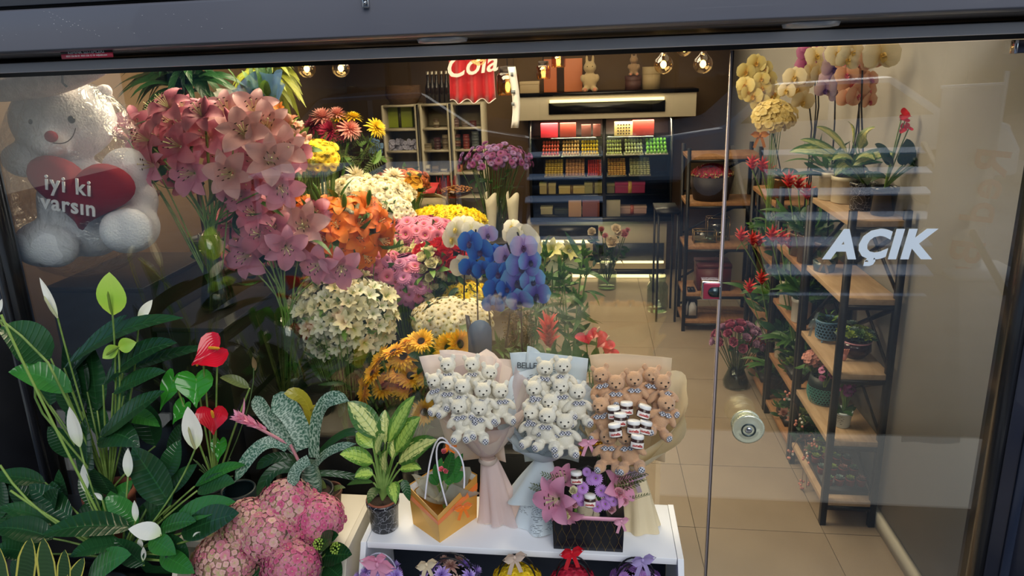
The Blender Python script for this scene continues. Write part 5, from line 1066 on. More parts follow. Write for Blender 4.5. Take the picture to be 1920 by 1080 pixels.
for i in range(30): put('leaf', t, sleafD, P(R.uniform(800, 880), R.uniform(515, 575), R.uniform(3.1, 3.2)), (R.uniform(-1, 1), -.8, R.uniform(-.8, .3)), R.uniform(0, 6), R.uniform(.6, .9))
lis = [rosef('white lisianthus', 'ccd090', 'e6e2b8', 'f2eccc', .026, 14, .05), rosef('cream lisianthus', 'c0c888', 'dedaa8', 'ece6c0', .022, 12, .05)]
heap('lisianthus_bunch', 'cream white lisianthus wrapped around the right side of the mauve mums', 'flowers', 806, 520, 3.13, .055, .13, lis, 22, 1.0, bottom=TB+.05, seed=7, nf=10, foliage=sleafL)
tub = budm('bloom', .045, .006, PM('tuberose', 'a8b868', 'd8d898', 'ecebc0'))
heap('tuberose_bunch', 'pale green white tuberose buds above the mauve mums', 'flowers', 745, 490, 3.25, .13, .06, [tub, tub, lis[1]], 80, 1.1, bottom=TB+.05, seed=8, jit=.25, cap=85)
heap('tuberose_bunch', 'pale buds and stalks behind the left lobe of the pink mums', 'flowers', 678, 492, 3.3, .06, .04, [tub], 26, .9, bottom=TB+.05, seed=8, jit=.25, cap=85)
oli = [lilyf('orange lily', 'f09020', 'ea7a14', 'f49a34', .092, .044, .95, anther='5a2a10', spot='8a3a08'), lilyf('deep orange lily', 'e87810', 'dc6410', 'f08420', .09, .042, .75, anther='5a2a10')]
heap('lily_bunch', 'orange lilies below the large heap of white mums', 'flowers', 640, 432, 3.05, .21, .125, oli, 26, .95, bottom=TC-.1, seed=9, nf=24, foliage=lanceD, jit=.12, up=(0.05, -.75, .65))
heap('lily_bunch', 'frilled orange lilies touching the right side of the pink lilies', 'flowers', 565, 398, 3.1, .07, .06, oli, 7, .8, bottom=TC-.1, seed=10, nf=4)
t = thing('lily_bud_stems', 'green orange lily buds standing above the orange lilies', 'flowers', P(620, 430, 3.0))
for x, y_, s, d in ((596, 392, 1.3, -.1), (612, 420, 1.0, .4), (645, 395, 1.1, .2), (655, 425, .9, .8), (640, 448, 1, -.5), (690, 385, 1, .3), (675, 418, .9, 1), (600, 375, 1.1, -.2)): put('bud', t, greenbud, P(x, y_, 2.95), (d, -.3, 1), 0, s)
wm = [daisy('white spray mum', 'c8c070', 'ece4c4', 'f6efd8', 'c8b850', 18, .019, 2, 18, eyer=.2), mum('white mum', 'd8cc90', 'eee4be', 'f4ecd2', 46, .03)]
heap('mum_bunch', 'large domed heap of white spray mums above the orange lilies', 'flowers', 680, 374, 3.85, .285, .12, wm, 170, 1.35, bottom=TC+.2, seed=11, ry=.16, up=(0, -.6, .8), jit=.06)
heap('mum_bunch', 'small white spray mums hanging at the right end of the white heap', 'flowers', 745, 405, 3.7, .09, .09, wm[:1], 60, 1.2, bottom=TC+.1, seed=12)
bigw = mum('big cream mum', 'd8cc90', 'ebe0ba', 'f3ead0', 90, .09, .8, wid=.16)
t = heap('mum_bunch', 'two large cream pompon mums on the ledge behind the white heap', 'flowers', 662, 335, 4.3, .02, .02, [bigw], 1, 1.15, bottom=TE+.02, seed=13, nf=6); put('bloom', t, bigw, P(738, 332, 4.3), (.3, -.3, 1), 0, .95); put('bloom', t, bigw, P(752, 350, 4.2), (.7, -.3, .7), 0, .8); put('bloom', t, bigw, P(648, 340, 4.35), (-.6, -.3, .8), 0, .7)
ym = [daisy('golden mum', 'd88c10', 'e8a020', 'f2bc3a', 'b87a10', 20, .024, 2, 30)]; rm = [daisy('rust mum', '6a1e0c', '9a3a18', 'c8702c', 'c08a30', 20, .022, 2, 20)]
heap('mum_bunch', 'golden orange mums at the right edge of the cream pompons', 'flowers', 775, 352, 4.2, .04, .09, ym, 18, 1.4, bottom=TE+.02, seed=14)
heap('mum_bunch', 'rust red mums forming a dome behind the cream pompons', 'flowers', 752, 342, 4.55, .19, .085, rm, 90, 1.1, bottom=TE+.02, seed=15)
yl = [mum('yellow mum', 'e0c000', 'f6dc00', 'fcea30', 44, .028, .9)]
heap('mum_bunch', 'flat oval heap of bright yellow mums', 'flowers', 832, 418, 4.0, .235, .085, yl, 150, 1.25, bottom=TD+.03, seed=16, ry=.14, jit=.05)
ysm = [daisy('yellow spray mum', 'd8a800', 'f2cc10', 'f8de30', 'd8a800', 18, .024, 2, 24)]
heap('mum_bunch', 'yellow spray mums behind the right side of the pink lilies', 'flowers', 592, 300, 3.6, .115, .105, ysm, 70, 1.15, bottom=1.18, seed=17, foliage=fernm, nf=20)
t = heap('dahlia_bunch', 'tall bunch of crimson, pink and yellow pompon mums at the upper left', 'flowers', 600, 300, 4.62, .02, .02, [ysm[0]], 1, .4, bottom=TE+.02, seed=18, nf=0)
cr = mum('crimson pompon', '6a0828', 'a01440', 'b82a50', 110, .1, .8, wid=.15); pk = mum('salmon pompon', 'd07870', 'e89a90', 'eeb0a4', 90, .1, .8, wid=.15); dk = mum('wine pompon', '4a0820', '7a1034', '8c2044', 90, .09, .8, wid=.16); ye = mum('yellow pompon', 'd8a800', 'f2cc10', 'f8de30', 80, .085, .5, wid=.18); pu = mum('purple pompon', '6a2a70', '9a4a90', 'a864a4', 90, .08, .8, wid=.15)
sm = MB(); rt_ = Vector((P(620, 380, 4.65).x, 4.65, TE+.02))
for me_, x, y_, d, s in ((cr, 622, 246, (-.1, -.8, .6), 1.0), (dk, 590, 236, (-.5, -.5, .7), 1.0), (cr, 640, 250, (.3, -.6, .6), .7), (pk, 655, 243, (.6, -.4, .6), .9), (pk, 605, 222, (0, -.2, 1), 1.0), (ye, 635, 222, (0, -.1, 1), .8), (ye, 662, 222, (.2, .1, 1), .9), (ye, 705, 240, (.9, -.5, .7), .95), (pu, 533, 238, (-.3, -.6, .7), .95), (pk, 632, 216, (0, 0, 1), .8)):
    yy = 4.6+R.uniform(-.04, .06); p = P(x, y_, yy); put('bloom', t, me_, p, d, 0, s*1.05); sm.tube(bez(p, p.lerp(rt_, .5)+Vector((0, .03, .05)), rt_, 6), .006, 6)
part('stem', t, sm, stemM, kind='stuff')
for i in range(70): put('leaf', t, fernm if i % 2 else sleafL, P(R.uniform(600, 715), R.uniform(262, 325), 4.6+R.uniform(-.1, .1)), (R.uniform(-1, 1), -.4, R.uniform(-1, .6)), R.uniform(0, 6), R.uniform(.9, 1.8))
pe = [alstro('peach freesia', 'd8b060', 'e8a890', 'f0bca8', L=.04), budm('bloom', .05, .014, PM('peach bud petal', 'c8b070', 'e0a890', 'e8b4a0'))]
heap('freesia_bunch', 'peach buds and thin stems between the pink lilies and yellow spray mums', 'flowers', 548, 290, 3.1, .07, .16, pe, 34, 1.0, bottom=1.2, seed=19, nf=26, foliage=sleafL)
dz2 = [daisy('cream button daisy', 'd8cc98', 'efe5c2', 'f6efd6', 'c8b060', 14, .017, 1, 10, eyer=.24)]
heap('daisy_bunch', 'low heap of small cream daisies above the sunflowers', 'flowers', 848, 600, 2.98, .185, .095, dz2, 210, 1.25, bottom=TA+.05, seed=20, jit=.08)
heap('mum_bunch', 'yellow mums and buds behind the cream daisies', 'flowers', 872, 552, 3.15, .10, .05, ysm+yl, 30, 1.0, bottom=TB+.05, seed=21); heap('mum_bunch', 'thin patch of yellow mums along the top of the cream daisies', 'flowers', 838, 570, 3.08, .12, .03, ysm, 26, .85, bottom=TB+.05, seed=22)
heap('mum_bunch', 'white spray mums right of the red roses', 'flowers', 878, 518, 3.32, .06, .06, wm[:1], 30, 1.1, bottom=TB+.05, seed=23)
# sunflowers
s1, s2 = sunf('sunflower', 1), sunf('sunflower', 2); t = thing('sunflower_bunch', 'sunflowers in a bucket behind the leftmost bear bouquet', 'flowers', (P(760, 800, 2.72).x, 2.72, TA+.03)); sm = MB(); rt_ = Vector(t.location)
for x, y_, d, s in ((790, 640, (-.1, -.6, .8), .8), (842, 652, (.1, -.9, .3), 1.0), (757, 668, (-.2, -.6, .7), .95), (778, 640, (-.1, .1, 1), .9), (715, 672, (-.7, -.2, .7), .9), (748, 693, (0, -.7, .6), 1.0), (685, 733, (-.9, -.5, .2), 1.0), (720, 725, (-.2, -.5, .8), .9), (758, 722, (.2, -.8, .5), .95), (795, 772, (.4, -.8, .2), .8), (862, 645, (.8, -.5, .3), .9), (738, 660, (-.3, -.1, .9), .8), (770, 705, (.3, -.6, .7), .9), (800, 700, (.3, -.6, .7), .9), (700, 700, (-.6, -.4, .6), .8)):
    p = P(x, y_, 2.66+R.uniform(-.05, .05)); put('bloom', t, R.choice((s1, s2)), p, d, R.uniform(0, 6), s*.92); sm.tube(bez(p-Vector(d).normalized()*.005, p.lerp(rt_, .4)+Vector((0, .04, .03)), rt_, 6), .006, 6)
part('stem', t, sm, stemM, kind='stuff')
for i in range(70): put('leaf', t, sleafD, P(R.uniform(690, 830), R.uniform(660, 830), 2.68+R.uniform(-.03, .1)), (R.uniform(-1, 1), -.8, R.uniform(-.8, .6)), R.uniform(0, 6), R.uniform(.7, 1.3))
bucket(760, 2.72, TA, .14, .11, 'black bucket under the sunflowers', blackP)
# ------------------------------------------------------------------ low table right of the tiers: orchids, guzmania, anthurium
plinth('display_table', 'low black table behind the bear bouquets holding the blue orchids', -.58, .16, 2.45, 3.1, .80, tierM, 'table')
def orchid(name, label, basepx, y, stakes, blooms, pz=.80, poth=.13, potr=.06, potmat=None, leaves=4, bsc=1.2):
    b = P(basepx, 600, y); c = Vector((b.x, y, pz)); t = thing(name, label, 'orchid', c); pot(t, c, potr, poth, potmat or M('dark clear pot', '23282c', .2)); root = c+Vector((0, 0, poth*.9))
    for st in stakes:
        pts = [root]+[P(x, y_, y-.01) for x, y_ in st]; a = MB(); a.tube(pts, .0038, 6); part('stake', t, a, M('orchid stake', '1c1a20', .4))
    for m_, x, y_, d, s, sp in blooms: put('bloom', t, m_, P(x, y_, y-.03+R.uniform(-.02, .03)), (d[0], -1, d[1]), sp, s*bsc)
    for i in range(leaves):
        q = i*2.4; a = MB(); a.leaf(bez(root, root+Vector((.06*math.cos(q), .04*math.sin(q), .06)), root+Vector((.15*math.cos(q), .08*math.sin(q), .02)), 8), .055, fold=.2); part('leaf', t, a, gD)
    return t
oB = orchidf('blue orchid', '101c80', '1c58cc', '3a8ae6', '3a1a60'); oV = orchidf('violet blue orchid', '40309c', '7468cc', '6cb4ea', '2a2050'); oL = orchidf('lavender orchid', '8a70c8', 'b89ad8', '98a8e4', '40205c'); oW = orchidf('white orchid', 'd0cc8a', 'ece8d8', 'f4f0e4', 'c8b050')
orchid('blue_orchid', 'deep blue orchid on the dark stake nearest the sunflowers', 900, 2.74, [[(897, 640), (892, 430)]], [(oB, 882, 455, (-.2, .2), 1, 0), (oL, 914, 440, (.3, .3), .8, 0), (oB, 900, 470, (0, 0), 1, .2), (oB, 930, 478, (.3, 0), .9, 0), (oB, 882, 505, (-.3, -.1), 1, -.2), (oB, 905, 505, (.2, -.2), .8, .3)])
orchid('blue_orchid', 'pure blue orchid in the middle of the three dyed orchids', 930, 2.70, [[(922, 640), (915, 560)], [(955, 600), (960, 480), (950, 455)]], [(oL, 948, 480, (0, .2), .9, 0), (oB, 935, 512, (-.1, .1), 1, 0), (oB, 958, 508, (.1, 0), .9, 0), (oB, 932, 545, (-.1, 0), 1.1, .1), (oB, 925, 572, (-.1, -.2), .9, 0), (oB, 940, 565, (.2, -.2), .8, 0), (oB, 950, 540, (.2, 0), .8, .2)])
orchid('blue_orchid', 'violet and sky blue orchid rightmost of the dyed orchids', 985, 2.68, [[(978, 640), (978, 460), (970, 435)]], [(oL, 982, 463, (.1, .4), 1, 0), (oV, 980, 498, (-.1, .1), 1.25, 0), (oV, 972, 527, (-.1, 0), 1.3, .1), (oV, 998, 525, (.4, 0), 1, 0), (oV, 1005, 552, (.3, -.1), 1.1, -.2), (oV, 975, 565, (-.1, -.2), 1.05, .2), (oV, 993, 490, (.5, .1), .9, 0)])
orchid('white_orchid', 'white orchid behind the blue ones, beside the yellow mums', 868, 3.0, [[(870, 560), (872, 420)]], [(oW, 868, 425, (0, .6), 1.1, 0), (oW, 850, 448, (-.5, .1), 1.1, .2), (oW, 885, 432, (.5, .5), .9, 0), (oW, 868, 500, (0, -.1), 1.1, .3), (oW, 905, 440, (.4, .3), 1, 0), (oW, 855, 430, (-.3, .4), .9, .2)], leaves=2)
orchid('white_orchid', 'white orchid arching above the violet blue one', 985, 2.95, [[(972, 560), (975, 440)]], [(oW, 962, 440, (-.5, .3), 1, 0), (oW, 978, 445, (0, .1), 1.2, .2), (oW, 990, 452, (.5, 0), 1, 0), (oW, 996, 472, (.6, -.3), .9, .1), (oW, 960, 425, (-.2, .6), .7, 0)], leaves=2)
t = single('plant_tag', 'narrow dark plant label standing in front of the blue orchids', 'label', MB().add([P(872, 590, 2.5), P(880, 592, 2.5), P(893, 655, 2.5), P(880, 655, 2.5)], [(0, 1, 2, 3)]), M('tag dark blue', '1c2a44', .3), loc=P(885, 655, 2.5), solid=.0015)
t = single('card_holder', 'rounded blue card standing among the orchid pots', 'card', MB().prism([P(900+22*math.cos(q), 630-22*math.sin(q)-8, 2.47) for q in [PI*i/8 for i in range(9)]]+[P(878, 665, 2.47), P(922, 665, 2.47)], (0, .003, 0)), M('card blue', '2c5a86', .4), loc=P(900, 665, 2.47))
# guzmania
c = Vector((P(1028, 640, 2.72).x, 2.74, .80)); t = thing('guzmania', 'green plant with one bright red spiky bloom, beside the blue orchids', 'plant', c); pot(t, c, .06, .12, blackP); root = c+Vector((0, 0, .11))
rb1 = PM('red bract', 'a8141c', 'd42a24', 'f08070'); rbm = MB(); rbm.leaf(bez((0, 0, 0), (.010, 0, .03), (.022, 0, .05), 5), .016, nrm=(-1, 0, .2), fold=.4, nx=2, prof=lambda q: (1-q)**.6); rbm = rbm.mesh('bract', rb1)
for i in range(40):
    f = i/40; p = P(1028, 650-42*f, 2.70); a_ = i*2.4; put('bract', t, rbm, p, (math.cos(a_)*(.75-.45*f), math.sin(a_)*(.75-.45*f), 1), a_, 1.25)
stemto(t, root, P(1028, 655, 2.70), .01, mat=stemM)
for i in range(18):
    q = i*2.4; a = MB(); L = R.uniform(.2, .32); a.leaf(bez(root, root+Vector((L*.35*math.cos(q), L*.3*math.sin(q), L*.75)), root+Vector((L*math.cos(q), L*.7*math.sin(q)-.03, L*.55)), 10), .034, fold=.35, prof=strap); part('leaf', t, a, gM)
# lily plants with buds
for lab, x0, y0_, yy, n_, w_ in (('tall green lily plant left of the tiled aisle, without open blooms', 1065, 700, 2.95, 46, 60), ('dense leafy plant directly behind the red spiky bloom', 1000, 700, 3.05, 30, 50)):
    c = Vector((P(x0, y0_, yy).x, yy, .80)); t = thing('lily_plant', lab, 'plant', c); pot(t, c, .07, .13, blackP)
    for s in range(5):
        top = P(x0+R.uniform(-w_, w_)*.75, R.uniform(470, 560), yy+R.uniform(-.06, .06)); b = c+Vector((R.uniform(-.03, .03), R.uniform(-.02, .02), .11)); pts = bez(b, b.lerp(top, .6)+Vector((0, 0, .05)), top, 10); a = MB(); a.tube(pts, .004, 6); part('stem', t, a, stemM)
        for i in range(n_//3):
            p = pts[2+i % 8].lerp(pts[min(10, 3+i % 8)], R.random()); q = i*2.4; put('leaf', t, lanceD if R.random() < .6 else sleafL, p, (math.cos(q), math.sin(q)-.3, R.uniform(-.1, .6)), R.uniform(0, 6), R.uniform(.55, .95))
        put('bud', t, greenbud, top, (R.uniform(-.4, .4), -.2, 1), 0, .8)
        for i in range(3): put('bud', t, greenbud, top-Vector((0, 0, .02)), (R.uniform(-1, 1), -.4, .6), 0, .7)
lw = lilyf('cream lily', 'c8c878', 'e2dcb0', 'eee8c8', .10, .04, .9); t = thing('lily_plant', 'lily plant with cream star shaped blooms by the pair of glass cylinders', 'plant', Vector((P(1040, 600, 3.25).x, 3.1, .80))); c = Vector(t.location); pot(t, c, .06, .13, blackP)
for x, y_, d, s, m_ in ((1052, 488, (.1, .1), 1.0, 0), (1010, 470, (-.4, .5), .8, 1), (1035, 472, (0, .6), .8, 1), (1065, 472, (.6, .4), .8, 1), (1000, 485, (-.7, .2), .7, 1), (1018, 488, (-.2, .2), .7, 1)):
    p = P(x, y_, 3.15); put('bloom', t, lw if m_ == 0 else [alstro('green cream lily', '98a850', 'c0bc70', 'd2cc90', L=.09)][0], p, (d[0], -.8, d[1]+.2), x, s); stemto(t, c+Vector((0, 0, .12)), p, .003)
for i in range(26): put('leaf', t, sleafL, P(R.uniform(990, 1085), R.uniform(480, 600), 3.15), (R.uniform(-1, 1), -.5, R.uniform(-.2, .8)), R.uniform(0, 6), R.uniform(.6, 1))
# speckled anthurium
c = Vector((P(1110, 690, 2.62).x, 2.64, .80)); t = thing('anthurium', 'anthurium with white speckled red spathes behind the middle and cream bouquets', 'plant', c); pot(t, c, .06, .12, blackP); root = c+Vector((0, 0, .11))
rs2 = PM('speckled spathe', 'b01030', 'c81c38', 'e06a7c', rough=.15, spot='f0d0d0', trans=.1)
for x, y_, w, h, tl in ((1098, 628, .09, .06, .3), (1120, 622, .05, .05, -.5), (1138, 638, .09, .07, -.9), (1145, 655, .08, .05, -.6)):
    C, n, dn = heart(t, (x, y_), w, h, 2.6, rs2, tl); stemto(t, root, C, .0025); spad(t, C+n*.004, Vector((.3, -.3, .7)), .03, 'e8c8b0')
for x, y_ in ((1080, 650), (1120, 655), (1060, 640), (1150, 670), (1100, 665), (1040, 655), (960, 660), (925, 665), (945, 650)):
    pleaf(t, (x+R.uniform(-10, 10), y_+40), (x, y_-5), .04, 2.62, 2.6, gM, .01, root=root) if x > 1000 else None
t = thing('foliage_plant', 'low leafy plant between the blush and newsprint bouquets', 'plant', Vector((P(945, 690, 2.6).x, 2.55, .80))); c = Vector(t.location); pot(t, c, .05, .10, blackP)
for i in range(30): put('leaf', t, lanceD, P(R.uniform(910, 985), R.uniform(650, 690), 2.55), (R.uniform(-1, 1), -.6, R.uniform(0, .9)), R.uniform(0, 6), R.uniform(.5, .8))
t = thing('dried_flower_bunch', 'brown dried seed heads between the blue orchid stakes', 'flowers', Vector((P(965, 640, 2.85).x, 2.86, .80))); sm = MB()
for i in range(90):
    p = P(R.uniform(945, 1000), R.uniform(580, 650), 2.86+R.uniform(-.05, .05)); sm.tube([p, Vector((R.uniform(-.02, .02)+t.location.x, 2.86, .82))], .001, 3)
    for k in range(3): q = p+Vector((R.uniform(-1, 1), R.uniform(-1, 1), R.uniform(-1, 1)))*.012; sm.ell(q, (.004, .004, .004), 5, 4)
part('seed_heads', t, sm, M('dried brown', '7a6238', .9, var='4c4a26', scale=80), kind='stuff')
# ------------------------------------------------------------------ palms and blue bouquet at the top left
for lab, x0, y0_, yy, n_, mat_, (xa, xb), potx in (('dark green palm behind the big bear and pink lilies', 350, 150, 3.35, 64, gD, (200, 460), -1.9), ('palm coloured yellow green as if lit beside the hanging bulbs', 505, 140, 3.75, 60, LM('palm lit', '5a6a1c', 'a8b040', rough=.4), (430, 580), -1.75)):  # second palm: the light on its leaves is put into their colour
    cz = P(x0, y0_+60, yy); c = Vector((cz.x, yy, 1.22 if yy > 3.5 else 1.30)); 
    plinth('plant_stand', 'black stand hidden under the '+lab.split(' behind')[0].split(' beside')[0], c.x-.12, c.x+.12, yy-.12, yy+.12, c.z, tierM, 'stand'); t = thing('palm', lab, 'plant', c); pot(t, c, .09, .16, blackP); root = c+Vector((0, 0, .14))
    a = MB(); a.tube([root, cz, P(x0, y0_-20, yy)], .012, 8); part('trunk', t, a, M('palm trunk', '4a3c28', .9))
    for i in range(n_):
        b = P(x0, y0_+R.uniform(-20, 30), yy); tp = P(R.uniform(xa, xb), R.uniform(80, 230), yy+R.uniform(-.2, .15)); a = MB(); a.leaf(bez(b, (b+tp)/2+Vector((0, -.02, .12)), tp, 8), R.uniform(.03, .055), fold=.4, nx=2); part('leaf', t, a, mat_)
C = P(478, 250, 3.15); t = thing('wrapped_bouquet', 'bouquet in see-through blue wrap with white collar above the pink lilies', 'bouquet', (C.x, 3.15, 1.3)); tie = C
blu = M('blue wrap', '5a80b0', .25, trans=.35, alpha=.4); crumple(blu, 18, .6); whc = M('clear white wrap', 'd8dcd0', .3, trans=.35, alpha=.5); crumple(whc, 18, .6)
paper_cone((C.x+.02, 3.17, C.z-.05), lambda a: .26+.07*math.sin(a*1.0+.6), .13, -PI, PI, blu, t, 'blue_wrap', seed=31, ruf=.03, nr=5); paper_cone((C.x-.06, 3.14, C.z-.02), lambda a: .22, .085, -PI, PI*.6, whc, t, 'white_wrap', seed=33, ruf=.02)
skirt((C.x, 3.15, C.z), C.z-.16, .05, blu, t, 5, 0.05)
for i in range(30): put('leaf', t, lanceD if i % 2 else sleafL, C+Vector((R.uniform(-.08, .1), R.uniform(-.03, .03), R.uniform(.02, .2))), (R.uniform(-.6, .6), -.3, 1), R.uniform(0, 6), R.uniform(.8, 1.2))
for x, y_ in ((470, 195), (495, 200), (525, 205)): put('bloom', t, alstro('orange accent', 'e8a040', 'e88a30', 'f0a050'), P(x, y_, 3.1), (0, -.8, .5), 0, 1.2)
# ------------------------------------------------------------------ lit display counter at the back wall
YC = 7.25
def cx(px, y=YC): return P(px, 300, y).x
def cz(py, px=1131, y=YC): return P(px, py, y).z
lac = M('black lacquer', '131214', .25); crm = M('cream lacquer', 'cfc4ac', .35); ledM = M('warm led strip', 'ffe2a0', .5, emit=3.2); glassS = GL('shelf glass', .1, (225, 240, 232))
x0, x1 = cx(992), cx(1262); t = thing('display_cabinet', 'black glass fronted display cabinet with lit shelves of sweets at the back wall', 'cabinet', ((x0+x1)/2, YC+.15, cz(408)))
zb_, zt_ = cz(408), cz(222)
a = MB(); a.box(x0, x1, YC+.32, YC+.34, zb_, zt_); part('back_panel', t, a, M('dark cabinet back', '2a1c1a', .5))
for xx in (x0, x1-.02): a = MB(); a.box(xx, xx+.02, YC, YC+.32, zb_, zt_); part('side_panel', t, a, lac)
a = MB(); a.box(x0, x1, YC-.02, YC+.32, zb_-.04, zb_); part('base_board', t, a, lac)
a = MB(); a.box(cx(1129), cx(1136), YC-.02, YC, zb_, zt_); part('mullion', t, a, lac)
shz = [cz(258), cz(293), cz(332), cz(366)]
for z in shz: a = MB(); a.box(x0+.02, x1-.02, YC+.01, YC+.32, z-.008, z); part('shelf', t, a, glassS)
for xx in (x0+.03, (x0+x1)/2+.05): light('AREA', 'cabinet_light', (xx+.35, YC+.12, zt_-.02), 14, (1, .82, .55), .6, .15)
t = thing('cabinet_canopy', 'cream canopy box with a glowing strip and black slot above the display cabinet', 'canopy', ((x0+x1)/2, YC+.1, zt_))
a = MB(); a.box(cx(972), cx(1300), YC-.06, YC+.34, zt_+.002, cz(177)); part('body', t, a, crm, bevel=.004)
a = MB(); a.box(cx(1031), cx(1243), YC-.075, YC-.06, cz(211), cz(190)); part('slot_panel', t, a, lac); a = MB(); a.box(cx(1033), cx(1241), YC-.085, YC-.06, cz(189.5), cz(184)); part('led_strip', t, a, ledM)
ct = cz(177)+.001
a = MB(); a.box(cx(968), cx(1303), YC-.08, YC+.34, ct, ct+.03); part('top_board', t, a, lac); ct += .031
# counter below
t = thing('counter_base', 'cream counter with black drawers and glowing strips under the display cabinet', 'counter', ((x0+x1)/2, YC+.2, 0)); zc = zb_-.042
a = MB(); a.box(cx(985), cx(1255), YC+.05, YC+.36, .10, zc); part('body', t, a, crm); a = MB(); a.box(cx(985), cx(1255), YC+.14, YC+.36, 0, .098); part('plinth', t, a, lac)
a = MB(); a.box(cx(1008), cx(1122), YC+.02, YC+.05, cz(450, y=YC), cz(424)); part('drawer', t, a, lac); a = MB(); a.box(cx(1012), cx(1108), YC+.01, YC+.05, cz(456), cz(452)); part('led_strip', t, a, ledM)
a = MB(); a.box(cx(1016), cx(1098), YC+.02, YC+.05, cz(505), cz(458)); part('drawer', t, a, M('slate drawer', '2c3444', .4)); a = MB(); a.box(cx(1014), cx(1100), YC+.012, YC+.02, cz(462), cz(461)); a.box(cx(1014), cx(1100), YC+.012, YC+.02, cz(480), cz(479)); part('drawer_lines', t, a, M('pale line', 'b8b4a0', .4))
a = MB(); a.box(cx(1112), cx(1250), YC+.02, YC+.05, cz(490), cz(458)); part('dark_panel', t, a, M('slate drawer', '2c3444', .4)); a = MB(); a.box(cx(1120), cx(1250), YC+.01, YC+.05, cz(494), cz(490.5)); part('led_strip', t, a, ledM)
a = MB(); a.box(cx(1010), cx(1255), YC+.03, YC+.045, .008, .04); part('floor_led_strip', t, a, ledM)
# trays of sweets
def tray(px, row, w, col, lab, n=(6, 4), kind='ball', hgt=.10, cat='sweets'):
    z = shz[row]; xa, xb = cx(px), cx(px+w); c = Vector(((xa+xb)/2, YC+.14, z)); t = thing('sweet_tray', lab, cat, c, 'trays of sweets in the cabinet'); wd = xb-xa
    a = MB(); a.box(c.x-wd/2+.004, c.x+wd/2-.004, c.y-.11, c.y+.11, z, z+.012); part('tray', t, a, M('clear tray', 'b8b09a', .3))
    a = MB(); r = (wd-.02)/n[0]/2
    for i in range(n[0]):
        for j in range(n[1]):
            y = c.y-.10+.05*j; zz = z+.012+r+.034*j
            if kind == 'ball': a.ell((c.x-wd/2+.01+r+2*r*i, y, zz+.0), (r*.93, r*.93, r*1.3), 8, 6)
            elif kind == 'stack':
                for k in range(3): a.box(c.x-wd/2+.012+2*r*i, c.x-wd/2+.008+2*r*(i+1), y-.02, y+.02, zz-r+k*r*1.1+.002, zz-r+(k+1)*r*1.1)
    part('sweets', t, a, M('sweet '+col, col, .45, var=''.join('%02x' % max(0, int(int(col[i:i+2], 16)*.8)) for i in (0, 2, 4)), scale=60), kind='stuff')
for px, w, col, lab in ((1014, 36, 'dc5a48', 'tray of coral red round sweets at the left of the upper shelf'), (1052, 36, 'dca868', 'tray of peach round sweets on the upper shelf'), (1088, 36, 'e2b818', 'tray of golden yellow round sweets on the upper shelf'), (1136, 32, 'c8cc80', 'tray of pale green round sweets just right of the mullion, upper shelf'), (1170, 38, 'b8bc8a', 'tray of ivory round sweets on the upper shelf'), (1210, 44, '88c83a', 'tray of lime green round sweets at the right of the upper shelf')):
    tray(px, 1, w, col, lab)
for px, w, col, lab in ((1019, 38, 'c8a830', 'tray of mustard square sweets at the left of the lower sweets shelf'), (1058, 40, 'd09a60', 'tray of apricot square sweets on the lower sweets shelf'), (1100, 30, 'd23a24', 'tray of red square sweets beside the mullion'), (1138, 38, 'cc9838', 'tray of amber square sweets right of the mullion, lower shelf'), (1180, 42, 'b2b478', 'tray of olive and cream square sweets at the right of the lower shelf')):
    tray(px, 2, w, col, lab, kind='stack', n=(6, 4))
def gbox(px, py, w, h, y, col, lab, z=None, d=.10, cat='box', name='gift_box', lid=None, rib=None, group=None, parent_mat=None, tilt=0):
    p = P(px, py, y); k = P(px+w, py, y).x-p.x; hh = h*(p-Vector((0, 0, H))).length/F if False else P(px, py-h, y).z-p.z; zz = z if z is not None else p.z
    t = thing(name, lab, cat, (p.x+k/2, y, zz), group, rotz=tilt); a = MB(); a.box(-k/2, k/2, 0, d, 0, hh*(.72 if lid else 1)); part('body', t, a, M('card '+col, col, .5), world=False, bevel=.002)
    if lid: a = MB(); a.box(-k/2-.003, k/2+.003, -.003, d+.003, hh*.72, hh); part('lid', t, a, M('card '+lid, lid, .5), world=False, bevel=.002)
    if rib: a = MB(); a.box(-k*.06, k*.06, -.005, d+.005, 0, hh+.003); part('ribbon', t, a, M('ribbon '+rib, rib, .35), world=False)
    return t
z3, z0s, zb0 = shz[3], shz[0], zb_
for px, w, h, col, lab, lid, rib, dz_ in ((1012, 30, 20, '9c8c5a', 'small khaki gift box stacked at the left of the gift box shelf', 'b8aa72', '4a3a20', 0), (1048, 48, 14, 'b09a54', 'long khaki gift box with a slanted ribbon', 'c2b070', '6a5020', 0), (1096, 34, 20, '8a8450', 'olive gift box left of the mullion', '9c9660', '4a4020', 0), (1138, 14, 18, '6a6440', 'small dark olive box right of the mullion', '888050', None, 0), (1153, 56, 20, '8a2048', 'wide magenta gift box with a gold ribbon', 'a02a5a', 'c8a050', 0)):
    gbox(px, 366, w, h, YC+.10, col, lab, z3+.001, lid=lid, rib=rib)
for px, w, h, col, lab, lid, rib in ((1014, 22, 14, 'b0a47a', 'pale khaki box at the bottom left of the cabinet', 'c2b68a', None), (1040, 34, 10, '2c3028', 'black flat box at the bottom of the cabinet', '3a4034', None), (1076, 42, 12, 'b4a888', 'flat cream gift box with a ribbon at the bottom of the cabinet', 'c4b898', '7a6a40'), (1158, 54, 14, 'c09a90', 'long rose cream gift box at the bottom right of the cabinet', 'd0aa9a', 'c86a5a')):
    gbox(px, 405, w, h, YC+.17, col, lab, zb0+.001, lid=lid, rib=rib)
